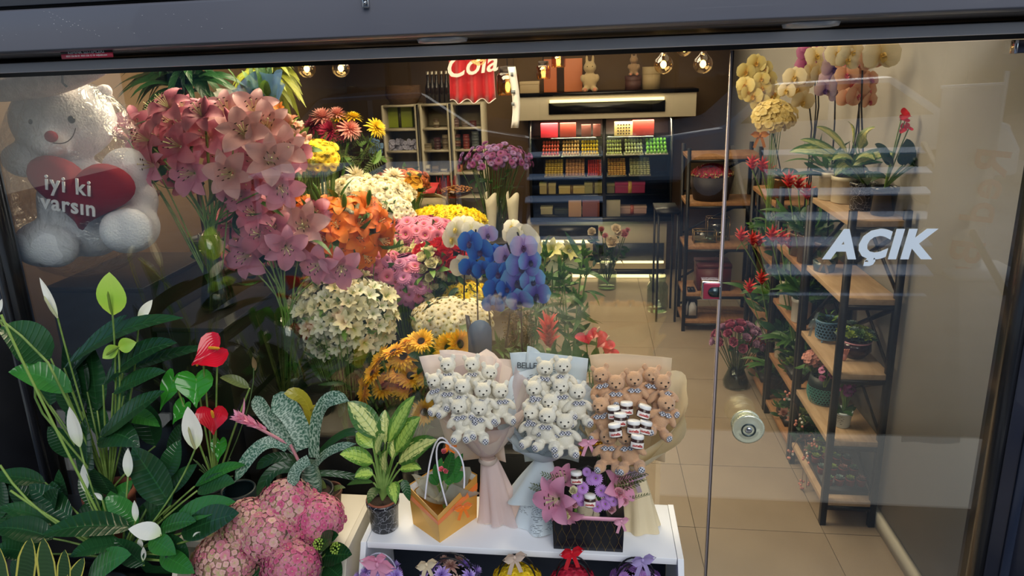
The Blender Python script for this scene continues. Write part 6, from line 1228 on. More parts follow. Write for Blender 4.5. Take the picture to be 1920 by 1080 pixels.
for px, w, h, col, lab in ((1066, 24, 30, 'b08a6a', 'tan square card box standing in the lowest cabinet compartment'), (1092, 32, 30, '7a4440', 'dusky rose card box standing in the lowest cabinet compartment'), (1137, 26, 30, 'a09880', 'grey patterned square card box standing right of the mullion')):
    gbox(px, 405, w, h, YC+.04, col, lab, zb0+.001, d=.05)
for px, w, h, col, lab in ((1014, 32, 26, 'c02838', 'bright red gift box on the top glass shelf, leftmost'), (1050, 30, 26, '7c2a1c', 'dark red gift box with orange edge on the top glass shelf'), (1090, 18, 22, '5a3028', 'brown gift box on the top glass shelf'), (1112, 14, 22, '6a3830', 'small brown gift box beside the mullion on the top glass shelf'), (1186, 40, 28, '8a2a20', 'long red gift box on the right of the top glass shelf')):
    gbox(px, 258, w, h, YC+.12, col, lab, z0s+.001, d=.08)
t = gbox(1152, 258, 34, 26, YC+.12, 'c8b478', 'cream box with a grid of dark chocolates on the top glass shelf', z0s+.001, d=.05); c = Vector(t.location); chm = MB(); chm.ell((0, 0, 0), (.009, .006, .009), 8, 6); chm = chm.mesh('chocolate', M('chocolate', '2c140c', .3))
for i in range(5):
    for j in range(4): put('chocolate', t, chm, (c.x-.055+.028*i, c.y-.004, c.z+.022+.03*j))
# things standing on the canopy
for px, w, h, col, lab in ((1020, 24, 62, 'd8794a', 'tall orange box standing on the cabinet canopy behind the jar lamp'), (1058, 34, 62, 'dc8456', 'tall salmon orange box on the cabinet canopy beside the plush bunny')): gbox(px, 172, w, h, YC+.12, col, lab, ct, d=.12)
gbox(975, 172, 36, 22, YC+.06, 'c0a880', 'low cream box at the left end of the cabinet canopy', ct, d=.15, lid='d0b890'); 
def canister(px, w, h, col, lab, y=YC+.1, name='hat_box', cat='box', z=None):
    p = P(px, 172, y); r = (P(px+w, 172, y).x-p.x)/2; hh = P(px, 172-h, y).z-P(px, 172, y).z; c = Vector((p.x+r, y+.02, ct if z is None else z)); t = thing(name, lab, cat, c)
    a = MB(); a.lathe([(.001, 0), (r, 0), (r, hh*.7), (.001, hh*.7)], 28, c); part('body', t, a, M('card '+col, col, .6)); a = MB(); a.lathe([(r*1.03, hh*.68), (r*1.03, hh), (.001, hh)], 28, c); part('lid', t, a, M('card '+col, col, .6))
canister(1204, 34, 42, 'b09a72', 'round cream hat box on the right of the cabinet canopy'); canister(1172, 30, 26, '5a3a34', 'round dark brown hat box under the plush toy on the canopy')
def toy(px, py, y, s, col, lab, z, ears, feet='d89070'):
    c = Vector((P(px, py, y).x, y, z)); m_ = M('plush '+col, col, .95, sheen=.3, bump=1, scale=40, bscale=200); e = [((0, 0, .30*s), (.22*s, .18*s, .26*s)), ((0, -.01, .68*s), (.19*s, .17*s, .17*s)), ((-.14*s, -.12*s, .06*s), (.10*s, .12*s, .08*s)), ((.14*s, -.12*s, .06*s), (.10*s, .12*s, .08*s)), ((-.2*s, -.08*s, .38*s), (.08*s, .08*s, .12*s)), ((.2*s, -.08*s, .38*s), (.08*s, .08*s, .12*s))]
    for sx in (-1, 1): e.append(((sx*.09*s, 0, (.9 if ears > 1 else .84)*s), (.05*s, .04*s, .13*s*ears)))
    t = thing('plush_toy', lab, 'toy', c); put('body', t, blob(e, .03*s, m_, 4), c)
    for sx in (-1, 1):
        a = MB(); a.ell(c+Vector((sx*.07*s, -.165*s, .71*s)), (.018*s,)*3, 8, 6); part('eye', t, a, eyeM); a = MB(); a.ell(c+Vector((sx*.14*s, -.225*s, .06*s)), (.06*s, .02*s, .055*s), 10, 6); part('foot_pad', t, a, M('pad '+feet, feet, .8))
toy(1106, 172, YC+.02, .34, 'cdb487', 'seated cream plush bunny on the cabinet canopy', ct, 1.1); toy(1188, 140, YC+.08, .22, 'a98a68', 'small tan plush toy with a scarf sitting on the dark hat box', ct+.139, .8)
# plastic dispenser on right of cabinet
c = Vector((P(1258, 262, 6.2).x, 6.2, 1.505)); 
# ------------------------------------------------------------------ metal rack in front of the counter, right
rackM = M('black metal', '131316', .4, .3); oak = WOOD('oak board', '8a6242', 'a67c56'); oakL = WOOD('pale oak board', 'a38768', 'bda284')
def rack(name, label, x0, x1, y0, y1, zs, ht, mat, brace=True, wall=None, mids=()):
    t = thing(name, label, 'shelf', ((x0+x1)/2, (y0+y1)/2, 0)); w = .028
    for yy in (y0, y1-w)+tuple(mids):
        for xx in (x0, x1-w): a = MB(); a.box(xx, xx+w, yy, yy+w, 0, ht); part('leg', t, a, rackM)
    for z in zs:
        a = MB(); a.box(x0+.004, x1-.004, y0+.004, y1-.004, z-.028, z); part('board', t, a, mat, bevel=.002)
        a = MB(); a.box(x0+w, x1-w, y0, y0+.012, z-.05, z-.029); a.box(x0+w, x1-w, y1-.012, y1, z-.05, z-.029); part('rail', t, a, rackM)
    if brace:
        for k in range(len(zs)-1):
            for s in (0, 1):
                a = MB(); q = (zs[k]+.02, zs[k+1]-.05); a.beam((x1-.012, y0+.03, q[s]), (x1-.012, y1-.03, q[1-s]), .006, .022); part('brace', t, a, rackM)
            a = MB(); a.beam((x0+.03, y0+.012, zs[k]+.03), (x1-.03, y0+.012, zs[k+1]-.06), .02, .005) if False else a.beam((x0+.03, y1-.01, zs[k]+.03), (x1-.03, y1-.01, zs[k+1]-.06), .006, .02); part('brace', t, a, rackM)
    return t
rz = [.10, P(1262, 545, 5.85).z, P(1262, 458, 5.85).z, P(1262, 378, 5.85).z, P(1262, 292, 5.85).z]
rack('metal_rack', 'black metal rack with wooden boards right of the lit counter', .80, 1.38, 5.78, 6.15, rz, 1.56, oak)
a = MB(); t = thing('side_table', 'thin legged black table frame beside the metal rack', 'table', (.72, 6.1, 0))
for xx in (.60, .76):
    a = MB(); a.box(xx, xx+.018, 6.0, 6.018, 0, 1.0); part('leg', t, a, rackM); a = MB(); a.box(xx, xx+.018, 6.35, 6.368, 0, 1.0); part('leg', t, a, rackM)
a = MB(); a.box(.59, .785, 5.99, 6.375, .98, 1.0); part('top', t, a, rackM)
for px, lab, col in ((1268, 'dark spray bottle with white label on the low rack shelf, left', '15151a'), (1297, 'wide black bottle with arched white label on the low rack shelf', '15151a')):
    p = P(px, 590, 5.85); w = .05 if px < 1280 else .075; c = Vector((max(p.x, .86) if px < 1280 else p.x+.0, 5.86, .101)); t = thing('spray_bottle', lab, 'bottle', c); hh = .27
    a = MB(); a.lathe([(.001, 0), (w*.62, 0), (w*.66, .02), (w*.6, hh*.55), (w*.25, hh*.75), (w*.2, hh*.85), (.001, hh*.85)], 20, c, wob=lambda a_, i: 1 if abs(math.cos(a_)) > .5 else .8); part('body', t, a, M('bottle '+col, col, .25)); a = MB(); a.box(c.x-.015, c.x+.015, c.y-.05, c.y+.02, hh*.84+c.z, hh+c.z); part('nozzle', t, a, M('bottle '+col, col, .25), bevel=.004)
    a = MB(); a.prism([(c.x-w*.42, c.y-w*.56, c.z+.03), (c.x+w*.42, c.y-w*.56, c.z+.03), (c.x+w*.42, c.y-w*.56, c.z+.11), (c.x+w*.2, c.y-w*.56, c.z+.15), (c.x-w*.2, c.y-w*.56, c.z+.15), (c.x-w*.42, c.y-w*.56, c.z+.11)], (0, .006, 0)); part('label', t, a, M('bottle label', 'c8c8cc', .5))
# red dried flowers in basket on rack
c = Vector((1.02, 5.95, rz[3])); t = thing('planter', 'dark tapered planter full of red and pink dried flowers on the metal rack', 'planter', c); a = MB(); a.lathe([(.001, 0), (.14, 0), (.18, .20), (.17, .20), (.001, .17)], 28, c); part('body', t, a, M('dark planter', '2a2224', .6))
dr = daisy('red dried flower', '8a1028', 'b81c3c', 'd04058', 'a08a40', 10, .02, 1, 30)
for d in fan(90, 1, 90): put('bloom', t, dr, c+Vector((d.x*.16, d.y*.14, .20+d.z*.09)), d, R.uniform(0, 6), 1.1)
a = MB()
for i in range(80): q = R.uniform(0, 2*PI); a.ell(c+Vector((.17*math.cos(q), .16*math.sin(q), .21+R.uniform(-.01, .02))), (.007,)*3, 5, 4)
part('seed_beads', t, a, M('dried beige', 'b8a070', .8), kind='stuff')
for k, (px, z, h, lab) in enumerate(((1318, 2, .10, 'lower brass framed glass box on the middle rack board'), (1322, 2, .19, 'tall brass framed glass lantern on the middle rack board'))):
    c = Vector((.98+.12*k, 5.93+.08*k, rz[z])); t = thing('glass_box', lab, 'box', c); w = .09
    a = MB(); a.box(c.x-w, c.x+w, c.y-.05, c.y+.05, c.z, c.z+h); part('glass', t, a, glassS); a = MB(); br = M('brass', 'b09058', .3, .8)
    for sx in (-w, w):
        for sy in (-.05, .05): a.box(c.x+sx-.003, c.x+sx+.003, c.y+sy-.003, c.y+sy+.003, c.z, c.z+h)
        for zz in (0, h): a.box(c.x+sx-.003, c.x+sx+.003, c.y-.05, c.y+.05, c.z+zz, c.z+zz+.004)
    for sy in (-.05, .05):
        for zz in (0, h): a.box(c.x-w, c.x+w, c.y+sy-.003, c.y+sy+.003, c.z+zz, c.z+zz+.004)
    part('brass_frame', t, a, br)
c = Vector((1.05, 5.95, rz[1])); t = thing('storage_box', 'dark red box on the lower rack board', 'box', c); a = MB(); a.box(.93, 1.2, 5.85, 6.08, c.z, c.z+.20); part('body', t, a, M('dark red box', '5a1a24', .5)); a = MB(); a.box(.925, 1.205, 5.845, 6.085, c.z+.201, c.z+.23); part('lid', t, a, M('dark red box', '5a1a24', .5))
for k, x in enumerate((.88, .95, 1.02)):
    c = Vector((x, 5.9, rz[2])); 
# glassware and flowers on the floor
def cyl(px, py, y, r, h, lab, name='glass_vase', neck=False):
    c = P(px, py, y); c.z = 0; prof = [(.001, 0), (r, 0), (r, h), (r-.004, h), (r-.004, .012), (.001, .012)] if not neck else [(.001, 0), (r, 0), (r, h*.7), (r*.75, h*.82), (r*.85, h), (r*.8, h), (r*.7, h*.82), (r*.95, h*.68), (r*.95, .012), (.001, .012)]
    return c, glassvase(lab, c, h, prof, name, water=.25)
cyl(1037, 545, 6.9, .075, .42, 'left one of two tall glass cylinders on the tiled floor'); cyl(1060, 545, 6.9, .075, .42, 'right one of two tall glass cylinders on the tiled floor')
c_, _ = cyl(1232, 575, 6.3, .095, .34, 'wide necked clear glass jar on the floor beside the metal rack', 'glass_jar', True)
c = P(1138, 515, 7.0); c.z = 0; c.y = 6.95; glassvase('clear glass vase on the floor holding roses and peonies by the lit counter', c, .30, [(.001, 0), (.095, 0), (.098, .16), (.07, .22), (.085, .30), (.08, .30), (.065, .22), (.09, .155), (.088, .012), (.001, .012)], water=.5)
t = thing('rose_bouquet', 'white and pink roses with dark leaves in the vase by the lit counter', 'flowers', c+Vector((0, 0, .02))); sm = MB(); wr = rosef('ivory rose', 'c8b08a', 'e2d0b4', 'ece0ca', .05, 18); pr_ = rosef('pink rose', 'a85a60', 'c8808a', 'd89aa0', .045, 18)
for x, y_, m_, s in ((1110, 436, wr, .8), (1128, 431, pr_, .6), (1148, 455, wr, 1.2), (1155, 430, wr, .9), (1170, 440, pr_, .9), (1135, 443, pr_, .6), (1160, 438, wr, .7), (1177, 432, pr_, .5)):
    p = P(x, y_, 6.9); put('bloom', t, m_, p, (0, -.7, .6), x, s); sm.tube(bez(p, p.lerp(c, .5), c+Vector((0, 0, .03)), 5), .004, 5)
part('stem', t, sm, stemD, kind='stuff')
for i in range(45): put('leaf', t, sleafD, P(R.uniform(1105, 1170), R.uniform(440, 490), 6.95), (R.uniform(-1, 1), -.5, R.uniform(-.7, .7)), R.uniform(0, 6), R.uniform(.8, 1.3))
c = Vector((1.045, 4.75, 0)); glassvase('glass vase on the floor holding small dark pink roses by the plant shelves', c, .30, [(.001, 0), (.085, 0), (.09, .04), (.05, .14), (.035, .22), (.06, .30), (.056, .30), (.03, .22), (.045, .14), (.085, .04), (.08, .012), (.001, .012)], water=.5)
t = thing('rose_bouquet', 'dark pink and mauve spray roses in the floor vase by the plant shelves', 'flowers', c+Vector((0, 0, .02))); sm = MB(); dp = [rosef('dark pink spray rose', '6a1838', '9a3058', 'c0688a', .028, 14), rosef('mauve spray rose', '7a4a6a', 'a878a0', 'c8a0c0', .026, 14)]
for d in fan(30, 2, 80):
    p = c+Vector((d.x*.17, d.y*.14, .30+d.z*.17)); put('bloom', t, R.choice(dp), p, d, R.uniform(0, 6), 1.1); sm.tube(bez(p, p.lerp(c, .5)+Vector((0, 0, .04)), c+Vector((0, 0, .03)), 5), .003, 4)
part('stem', t, sm, stemD, kind='stuff')
for i in range(14): d = R.choice(fan(30, 1, 80)); put('leaf', t, sleafD, c+Vector((d.x*.14, d.y*.12, .28+d.z*.1)), d, i, .7)
# ------------------------------------------------------------------ cubby shelves with ribbons
YB = 6.5; xl_ = P(720, 300, YB).x; zt2 = P(720, 198, YB).z; rows = [P(722, v, YB).z for v in (243, 284, 327, 372, 420)]; cubM = M('grey cream melamine', 'b0a790', .45)
cols = [(722, 786), (792, 846), (850, 908)]
for k, (pa, pb) in enumerate(cols):
    xa, xb = P(pa, 300, YB).x, P(pb, 300, YB).x; t = thing('cubby_shelf', ['left cubby shelf with the green satin box', 'middle cubby shelf with stacked ribbon rolls', 'right cubby shelf with the tallest stacks of ribbon rolls'][k], 'shelf', ((xa+xb)/2, YB+.15, 0))
    for xx in (xa, xb-.018): a = MB(); a.box(xx, xx+.018, YB, YB+.30, 0, zt2); part('side_panel', t, a, cubM)
    a = MB(); a.box(xa+.019, xb-.019, YB+.285, YB+.30, 0, zt2); part('back_panel', t, a, M('cubby back', '8f866e', .6))
    for z in rows+[zt2, .12]: a = MB(); a.box(xa+.019, xb-.019, YB+.002, YB+.284, z-.018, z); part('board', t, a, cubM)
    if k < 2: a = MB(); a.box(xb+.002, xb+.018, YB-.005, YB+.02, 0, zt2); t2 = part('edge_post', t, a, lac)
def roll(px, row, n, cols_, lab, r=.032, hh=.026, y=YB+.08):
    c = P(px, 300, y); z = rows[row]+.001
    for k in range(n):
        cc = Vector((c.x, y, z+k*(hh+.001))); t = thing('ribbon_roll', lab+(', %s of its stack' % ('bottom' if k == 0 else 'top' if k == n-1 else ['second', 'third', 'fourth', 'fifth', 'sixth'][k-1]+' from the bottom') if n > 1 else ''), 'ribbon roll', cc, 'ribbon rolls in the cubby shelves'); col = cols_[k % len(cols_)]
        a = MB(); a.lathe([(.012, 0), (r, 0), (r, .003), (r*.9, .004), (r*.9, hh-.004), (r, hh-.003), (r, hh), (.012, hh), (.012, 0)], 20, cc); part('ribbon', t, a, M('ribbon '+col, col, .4, var='3a3028', scale=3))
roll(803, 1, 2, ['c8b890', 'a89a78'], 'champagne ribbon roll in the middle cubby', .045); roll(822, 1, 4, ['5a2a3a', '6a3040'], 'wine ribbon roll in the middle cubby', .035); roll(837, 1, 5, ['b8a88a', '8a7a60'], 'cream ribbon roll in the middle cubby', .03)
roll(859, 1, 5, ['4a5a40', '7a3a3a', 'b08060'], 'green and red ribbon roll in the right cubby', .036); roll(876, 1, 5, ['b03a3a', 'c8504a'], 'red ribbon roll in the right cubby', .032); roll(893, 1, 6, ['6a8088', '8aa0a6'], 'blue grey ribbon roll in the right cubby', .036)
roll(858, 0, 3, ['8a6a6a', 'a88a8a'], 'dusky ribbon roll on the top right cubby board', .034); roll(875, 0, 2, ['9a8a7a'], 'taupe ribbon roll on the top right cubby board', .034); roll(890, 0, 2, ['7a2a30'], 'maroon ribbon roll on the top right cubby board', .034); roll(822, 0, 3, ['7a6a5a', 'd8ccb0'], 'brown ribbon roll on the top middle cubby board', .03)
for i in range(3):
    c = Vector((P(800+16*i, 300, YB+.08).x, YB+.08, rows[2]+.001)); t = thing('card_box', ['small white card packet left in the lower middle cubby', 'small brown card packet in the lower middle cubby', 'flat cream card packet in the lower middle cubby'][i], 'box', c); a = MB(); h_ = (.07, .06, .03)[i]; a.box(c.x-.03, c.x+.03, c.y-.03, c.y+.03, c.z, c.z+h_); part('body', t, a, M('packet %d' % i, ('c8c0a8', '7a6a50', 'bfb498')[i], .6), bevel=.002); a = MB(); a.box(c.x-.031, c.x+.031, c.y-.032, c.y-.03, c.z+h_*.3, c.z+h_*.6); part('band', t, a, M('packet band', '5a5040', .6))
gbox(855, 327, 12, 12, YB+.08, 'c0705a', 'salmon card box in the lower right cubby', rows[2]+.001, d=.06)
gbox(728, 243, 46, 38, YB+.16, '8a9a28', 'lime green satin box with a dark bow in the left cubby', rows[0]+.001, d=.1, rib='3a3a20')
t = thing('dried_flower_bunch', 'pale lilac dried flowers lying in the left cubby', 'flowers', Vector((P(755, 275, YB+.1).x, YB+.1, rows[1]+.002))); ld = florf('lilac dried', '8a8aa0', 'a8a8c4', 'c0c0d4', .022)
for i in range(110): put('bloom', t, ld, P(R.uniform(728, 783), R.uniform(263, 283), YB+.05+R.uniform(0, .15)), (R.uniform(-1, 1), -1, R.uniform(0, 1)), i, 1)
t = thing('dried_flower_bunch', 'blue dried flowers beside the left cubby', 'flowers', Vector((P(705, 300, YB-.1).x, YB-.1, 1.2))); bd = florf('blue dried', '4a6a98', '6a90b8', '88a8c8', .022)
a = MB(); a.lathe([(.001, -1.2), (.06, -1.2), (.08, .09), (.07, .09)], 16, t.location); part('holder', t, a, M('tan holder', '7a6448', .7))
for i in range(40): put('bloom', t, bd, P(R.uniform(692, 716), R.uniform(262, 285), YB-.1+R.uniform(-.05, .05)), (R.uniform(-1, 1), -1, R.uniform(0, 1)), i, 1)
c = Vector((P(750, 190, YB).x, YB+.15, zt2+.001)); t = thing('wicker_basket', 'round brown wicker basket on top of the left cubby shelf', 'basket', c); a = MB(); a.lathe([(.001, 0), (.12, 0), (.17, .08), (.16, .17), (.15, .17), (.001, .02)], 32, c, wob=lambda q, i: 1+.03*math.cos(16*q+i*PI)); part('body', t, a, M('wicker', '6a4a2c', .8, var='4a3420', scale=30, stretch=(1, 1, 8), bump=1))
for k, px in enumerate((798, 806, 814, 824, 833)):
    c = Vector((P(px, 190, YB).x, YB+.15, zt2+.001)); t = thing('bottle', ['first', 'second', 'third', 'fourth', 'rightmost'][k]+' of five dark slim bottles on the middle cubby shelf, from the left', 'bottle', c, 'slim bottles on the middle cubby shelf'); a = MB(); a.lathe([(.001, 0), (.03, 0), (.03, .15), (.012, .20), (.012, .26), (.001, .26)], 16, c); part('glass', t, a, M('dark bottle', '241c18', .15)); a = MB(); a.lathe([(.001, .29), (.014, .29), (.014, .261)], 12, c); part('cap', t, a, M('bottle cap', 'b8b0a0', .3, .6))
# red twig bundle and odd things at the base of the cubbies
t = thing('twig_bundle', 'bundle of red twigs standing before the middle cubby shelf', 'decoration', Vector((P(828, 400, 6.0).x, 6.05, 0))); a = MB(); c = Vector(t.location)
for i in range(130): q = R.uniform(0, 2*PI); r = R.uniform(0, .12); a.tube([c+Vector((r*.5*math.cos(q), r*.5*math.sin(q), .02)), c+Vector((r*math.cos(q)*1.3, r*math.sin(q), R.uniform(1.0, 1.33)))], .0035, 3)
part('twigs', t, a, M('red twig', '8a1c1c', .6, var='b83030', scale=30), kind='stuff')
# packing table with red wrap and potpourri dish
plinth('packing_table', 'dark packing table behind the flat yellow mums', -1.40, -.62, 4.98, 5.5, 1.235, tierM, 'table')
t = thing('wrapped_bouquet', 'bouquet lying in cream paper with a red folded card on the packing table', 'bouquet', Vector((P(800, 385, 5.1).x, 5.15, 1.236))); c = Vector(t.location); a = MB()
G = [[c+Vector((-.16+.32*j/8, -.1+.2*i/6, .10+.05*math.cos((j-4)*.5)-.02*i+.01*math.sin(i*2+j))) for j in range(9)] for i in range(7)]; a.grid(G); part('paper', t, a, kraft, solid=.002); a = MB(); a.box(c.x-.15, c.x+.15, c.y-.08, c.y+.08, c.z, c.z+.085); part('bundle', t, a, M('cream bundle', 'b8a888', .8))
a = MB(); a.add([c+Vector(v) for v in ((-.09, -.11, .12), (.08, -.12, .13), (.10, -.02, .19), (-.06, .0, .19), (.0, -.13, .15))], [(0, 1, 2, 3), (0, 4, 3)]); part('red_card', t, a, M('red card', 'b01c20', .5), solid=.002)
c = Vector((P(857, 380, 5.2).x, 5.2, 1.236)); t = thing('footed_dish', 'footed glass dish of rust coloured potpourri behind the yellow mums', 'dish', c); a = MB(); a.lathe([(.001, 0), (.05, .002), (.012, .02), (.012, .06), (.10, .09), (.13, .12), (.125, .122), (.09, .095), (.001, .07)], 28, c); part('dish', t, a, GL('amber glass', .12, (210, 180, 120)))
a = MB()
for i in range(140): q = R.uniform(0, 6.3); r = .12*R.random()**.5; a.ell(c+Vector((r*math.cos(q), r*math.sin(q), .12+.03*(1-r/.12)+R.uniform(-.005, .008))), (.011, .009, .005), 5, 4)
part('potpourri', t, a, M('potpourri', '6a2a14', .8, var='b08040', scale=70), kind='stuff')
# purple asters in a tall glass on a stand
plinth('vase_stand', 'dark pedestal under the purple asters', -.74, -.50, 4.45, 4.72, 1.06, tierM)
c = Vector((-.62, 4.58, 1.06)); glassvase('tall square mouthed glass vase holding purple asters', c, .34, [(.001, 0), (.06, 0), (.065, .34), (.061, .34), (.056, .012), (.001, .012)], water=.5)
ast = [daisy('purple aster', '40103a', '601c56', '84407a', 'a08030', 18, .022, 2, 30), daisy('lilac aster', '503464', '6c4c82', '8c6ca0', 'a08030', 16, .018, 2, 25)]
t = thing('aster_bunch', 'cloud of purple and lilac asters left of the lit cabinet', 'flowers', c+Vector((0, 0, .014))); sm = MB()
for i, d in enumerate(fan(120, 3, 100)):
    k = R.uniform(.6, 1.05); p = P(932, 305, 4.58)+Vector((d.x*.24*k, d.y*.15*k, d.z*.13*k)); put('bloom', t, ast[i % 2], p, d+Vector((0, -.4, .3)), i, R.uniform(.9, 1.3))
    if i % 3 == 0: sm.tube(bez(p, p.lerp(c, .55)+Vector((0, 0, .06)), c+Vector((R.uniform(-.03, .03), R.uniform(-.03, .03), .03)), 5), .0025, 4)
part('stem', t, sm, stemD, kind='stuff')
for i in range(24): put('leaf', t, sleaf, P(R.uniform(890, 975), R.uniform(310, 350), 4.58), (R.uniform(-1, 1), -.5, R.uniform(-.5, .5)), i, .7)
for k, px in enumerate((905, 962)):
    c2 = P(px, 420, 4.5); t = thing('paper_cone', ['white paper cone left of the aster vase', 'white paper cone right of the aster vase'][k], 'paper', Vector((c2.x+(.06 if k == 0 else -.0), 4.52, 1.061))); c2 = Vector(t.location); a = MB(); a.grid([[c2+Vector(((.012+.03*i/6)*math.sin(q), -(.012+.03*i/6)*math.cos(q), .38*i/6*(1+.06*math.sin(2*q)))) for q in [-2.4+4.8*j/14 for j in range(15)]] for i in range(7)]); part('sheet', t, a, M('ivory paper', 'cfc6ae', .7), solid=.001)
# hanging jersey
c = P(885, 150, 4.9); t = thing('hanging_jersey', 'red cloth with white script and white hem hanging behind the bulbs', 'cloth', Vector((c.x, 4.9, P(885, 195, 4.9).z))); a = MB(); G = []
xa, xb = P(846, 150, 4.9).x, P(924, 150, 4.9).x; za, zb2 = 2.62, P(885, 190, 4.9).z
for i in range(13):
    f = i/12; row = []
    for j in range(41): u = j/40; row.append(Vector((xa+(xb-xa)*(u*(1+.1*f)-.05*f), 4.9+.035*math.sin(u*19)*(.4+f*.6), za+(zb2+.015*math.sin(u*19+1)-za)*f)))
    G.append(row)
a.grid(G); part('cloth', t, a, M('red jersey', 'c01824', .5, sheen=.3), solid=.003); a = MB(); a.tube([g+Vector((0, -.003, 0)) for g in G[-1]], .004, 5); part('hem', t, a, M('white hem', 'e0dcd8', .6))
rotto(t, 'lettering', textmesh('Cola', .19, M('white print', 'e4e0dc', .6), .001, shear=.3, bold=.003), (c.x+.0, 4.848, P(880, 123, 4.9).z), (1, 0, .12), (-.12, 0, 1)); a = MB(); a.tube([(xa-.02, 4.9, 2.63), (xb+.02, 4.9, 2.63)], .008, 8); a.tube([((xa+xb)/2, 4.9, 2.63), ((xa+xb)/2, 4.9, 3.0)], .003, 5); part('hanger_rail', t, a, lac)
# hanging white card
c = P(966, 180, 4.2); t = thing('hanging_card', 'narrow white printed card hanging beside the jar lamp', 'card', Vector((c.x, 4.2, P(966, 240, 4.2).z))); a = MB(); z_a, z_b = P(966, 125, 4.2).z, P(966, 240, 4.2).z; a.grid([[(c.x-.03+.045*j/4+.012*math.sin(i*.5), 4.2+.01*math.sin(j*1.3+i*.4), z_b+(z_a-z_b)*i/8) for j in range(5)] for i in range(9)]); part('card', t, a, M('white card', 'd8dade', .5), solid=.001); a = MB(); a.tube([(c.x-.005, 4.2, z_a), (c.x-.005, 4.2, 3.0)], .001, 4); part('string', t, a, lac)
for k, (dz_, w) in enumerate(((.30, .5), (.20, .8), (.13, .6))): a = MB(); a.box(c.x-.022, c.x-.022+.03*w, 4.186, 4.189, z_b+dz_, z_b+dz_+.02); part('print', t, a, M('card print', '7a8088', .6))
# ------------------------------------------------------------------ bulbs and jar lamps
def bulb(px, py, y, r, lab):
    c = P(px, py, y); t = thing('hanging_bulb', lab, 'lamp', c, 'round filament bulbs'); a = MB(); a.lathe([(.0005, -r), (r*.5, -r*.87), (r*.87, -r*.5), (r, 0), (r*.87, r*.5), (r*.5, r*.87), (r*.3, r*1.15), (r*.28, r*1.3)], 24, c); part('globe', t, a, GL('bulb glass', .12, (255, 236, 200)))
    a = MB(); a.ell(c, (r*.3, r*.3, r*.42), 12, 8); part('filament', t, a, M('glowing filament', 'ffd27a', .5, emit=14)); a = MB(); a.lathe([(r*.3, r*1.25), (r*.34, r*1.3), (r*.34, r*1.9), (r*.1, r*2.1)], 16, c); part('socket', t, a, M('brass socket', '6a4a24', .4, .7))
    a = MB(); a.tube([c+Vector((0, 0, r*2.0)), (c.x, c.y, 2.998)], .003, 6); part('cord', t, a, lac); l = light('POINT', 'bulb_light', c+Vector((0, -.0, -.0)), 1.6, (1, .72, .38), size=r*.35)
bulb(575, 129, 3.6, .046, 'round glowing bulb left of the pair above the yellow mums'); bulb(639, 128, 3.6, .046, 'round glowing bulb right of the pair above the yellow mums'); bulb(1244, 121, 3.6, .046, 'round glowing bulb above the hat box, left of the door edge pair'); bulb(1318, 120, 3.6, .046, 'round glowing bulb closest to the door edge')
bulb(897, 107, 3.9, .046, 'glowing bulb half hidden by the header above the red jersey'); bulb(607, 108, 4.2, .04, 'farther bulb between the left pair, cut by the header'); bulb(672, 107, 4.3, .04, 'farther bulb right of the left pair, cut by the header'); bulb(1283, 92, 4.2, .04, 'farther bulb near the door edge, cut by the header')
for px, py, lab, s in ((952, 160, 'amber jar lamp in front of the white hanging card', 1.0), (1019, 137, 'small amber jar lamp before the orange boxes', .62), (1047, 115, 'small amber jar lamp closest to the header', .62)):
    c = P(px, py, 4.5); t = thing('jar_lamp', lab, 'lamp', c); a = MB(); a.lathe([(.001, -.06*s), (.062*s, -.06*s), (.068*s, -.05*s), (.068*s, .06*s), (.05*s, .08*s), (.04*s, .085*s)], 24, c); part('jar', t, a, GL('amber jar', .12, (225, 180, 110))); a = MB(); a.lathe([(.052*s, .075*s), (.052*s, .115*s), (.001, .118*s)], 20, c); part('cap', t, a, M('dark cap', '2a2018', .4, .6))
    a = MB(); a.ell(c+Vector((0, 0, -.01*s)), (.016*s, .016*s, .032*s), 12, 8); part('filament', t, a, M('glowing filament', 'ffd27a', .5, emit=14)); a = MB(); a.tube([c+Vector((0, 0, .115*s)), (c.x, c.y, 2.998)], .003, 6); part('cord', t, a, lac); light('POINT', 'jar_light', c, .8, (1, .72, .38), size=.015)
# ------------------------------------------------------------------ plant shelves on the right
LV = [.14, .47, .82, 1.19, 1.555]; LV2 = [.10, .43, .80, 1.15]
rack('plant_rack', 'nearest black metal plant rack with pale oak boards along the right wall', 1.15, 1.405, 3.2, 3.78, LV, 1.6, oakL); rack('plant_rack', 'second black metal plant rack behind the nearest one, with lower boards', 1.15, 1.405, 3.80, 4.38, LV2, 1.5, oak)
rack('plant_rack', 'third plant rack along the right wall, behind the guzmanias', 1.15, 1.405, 4.40, 5.10, [.10, .55, 1.0, 1.38], 1.42, oak)
def wallpt(px, py, z=None, y=None): return P(px, py, y)
def rpot(lab, px, y, z, r, h, mat, name='flower_pot', x=None, cat='pot'):
    c = Vector((x if x is not None else P(px, 400, y).x, y, z)); t = thing(name, lab, cat, c); pot(t, c, r, h, mat, taper=.88); return c
wpM = M('cream ceramic', 'cfc6b2', .35)
def bushy(name, lab, c, n, leafm_, hgt, spread_, sc=1.0, up=.6, cat='plant', drop=0):
    t = thing(name, lab, cat, c); 
    for i in range(n):
        q = i*2.39996; r = R.uniform(.02, 1)*spread_; put('leaf', t, leafm_ if not isinstance(leafm_, list) else R.choice(leafm_), c+Vector((r*.6*math.cos(q), r*.4*math.sin(q), R.uniform(0, hgt))), (math.cos(q), math.sin(q)*.8-.1, up+R.uniform(-.3, .4)), R.uniform(0, 6), sc*R.uniform(.7, 1.15))
    return t
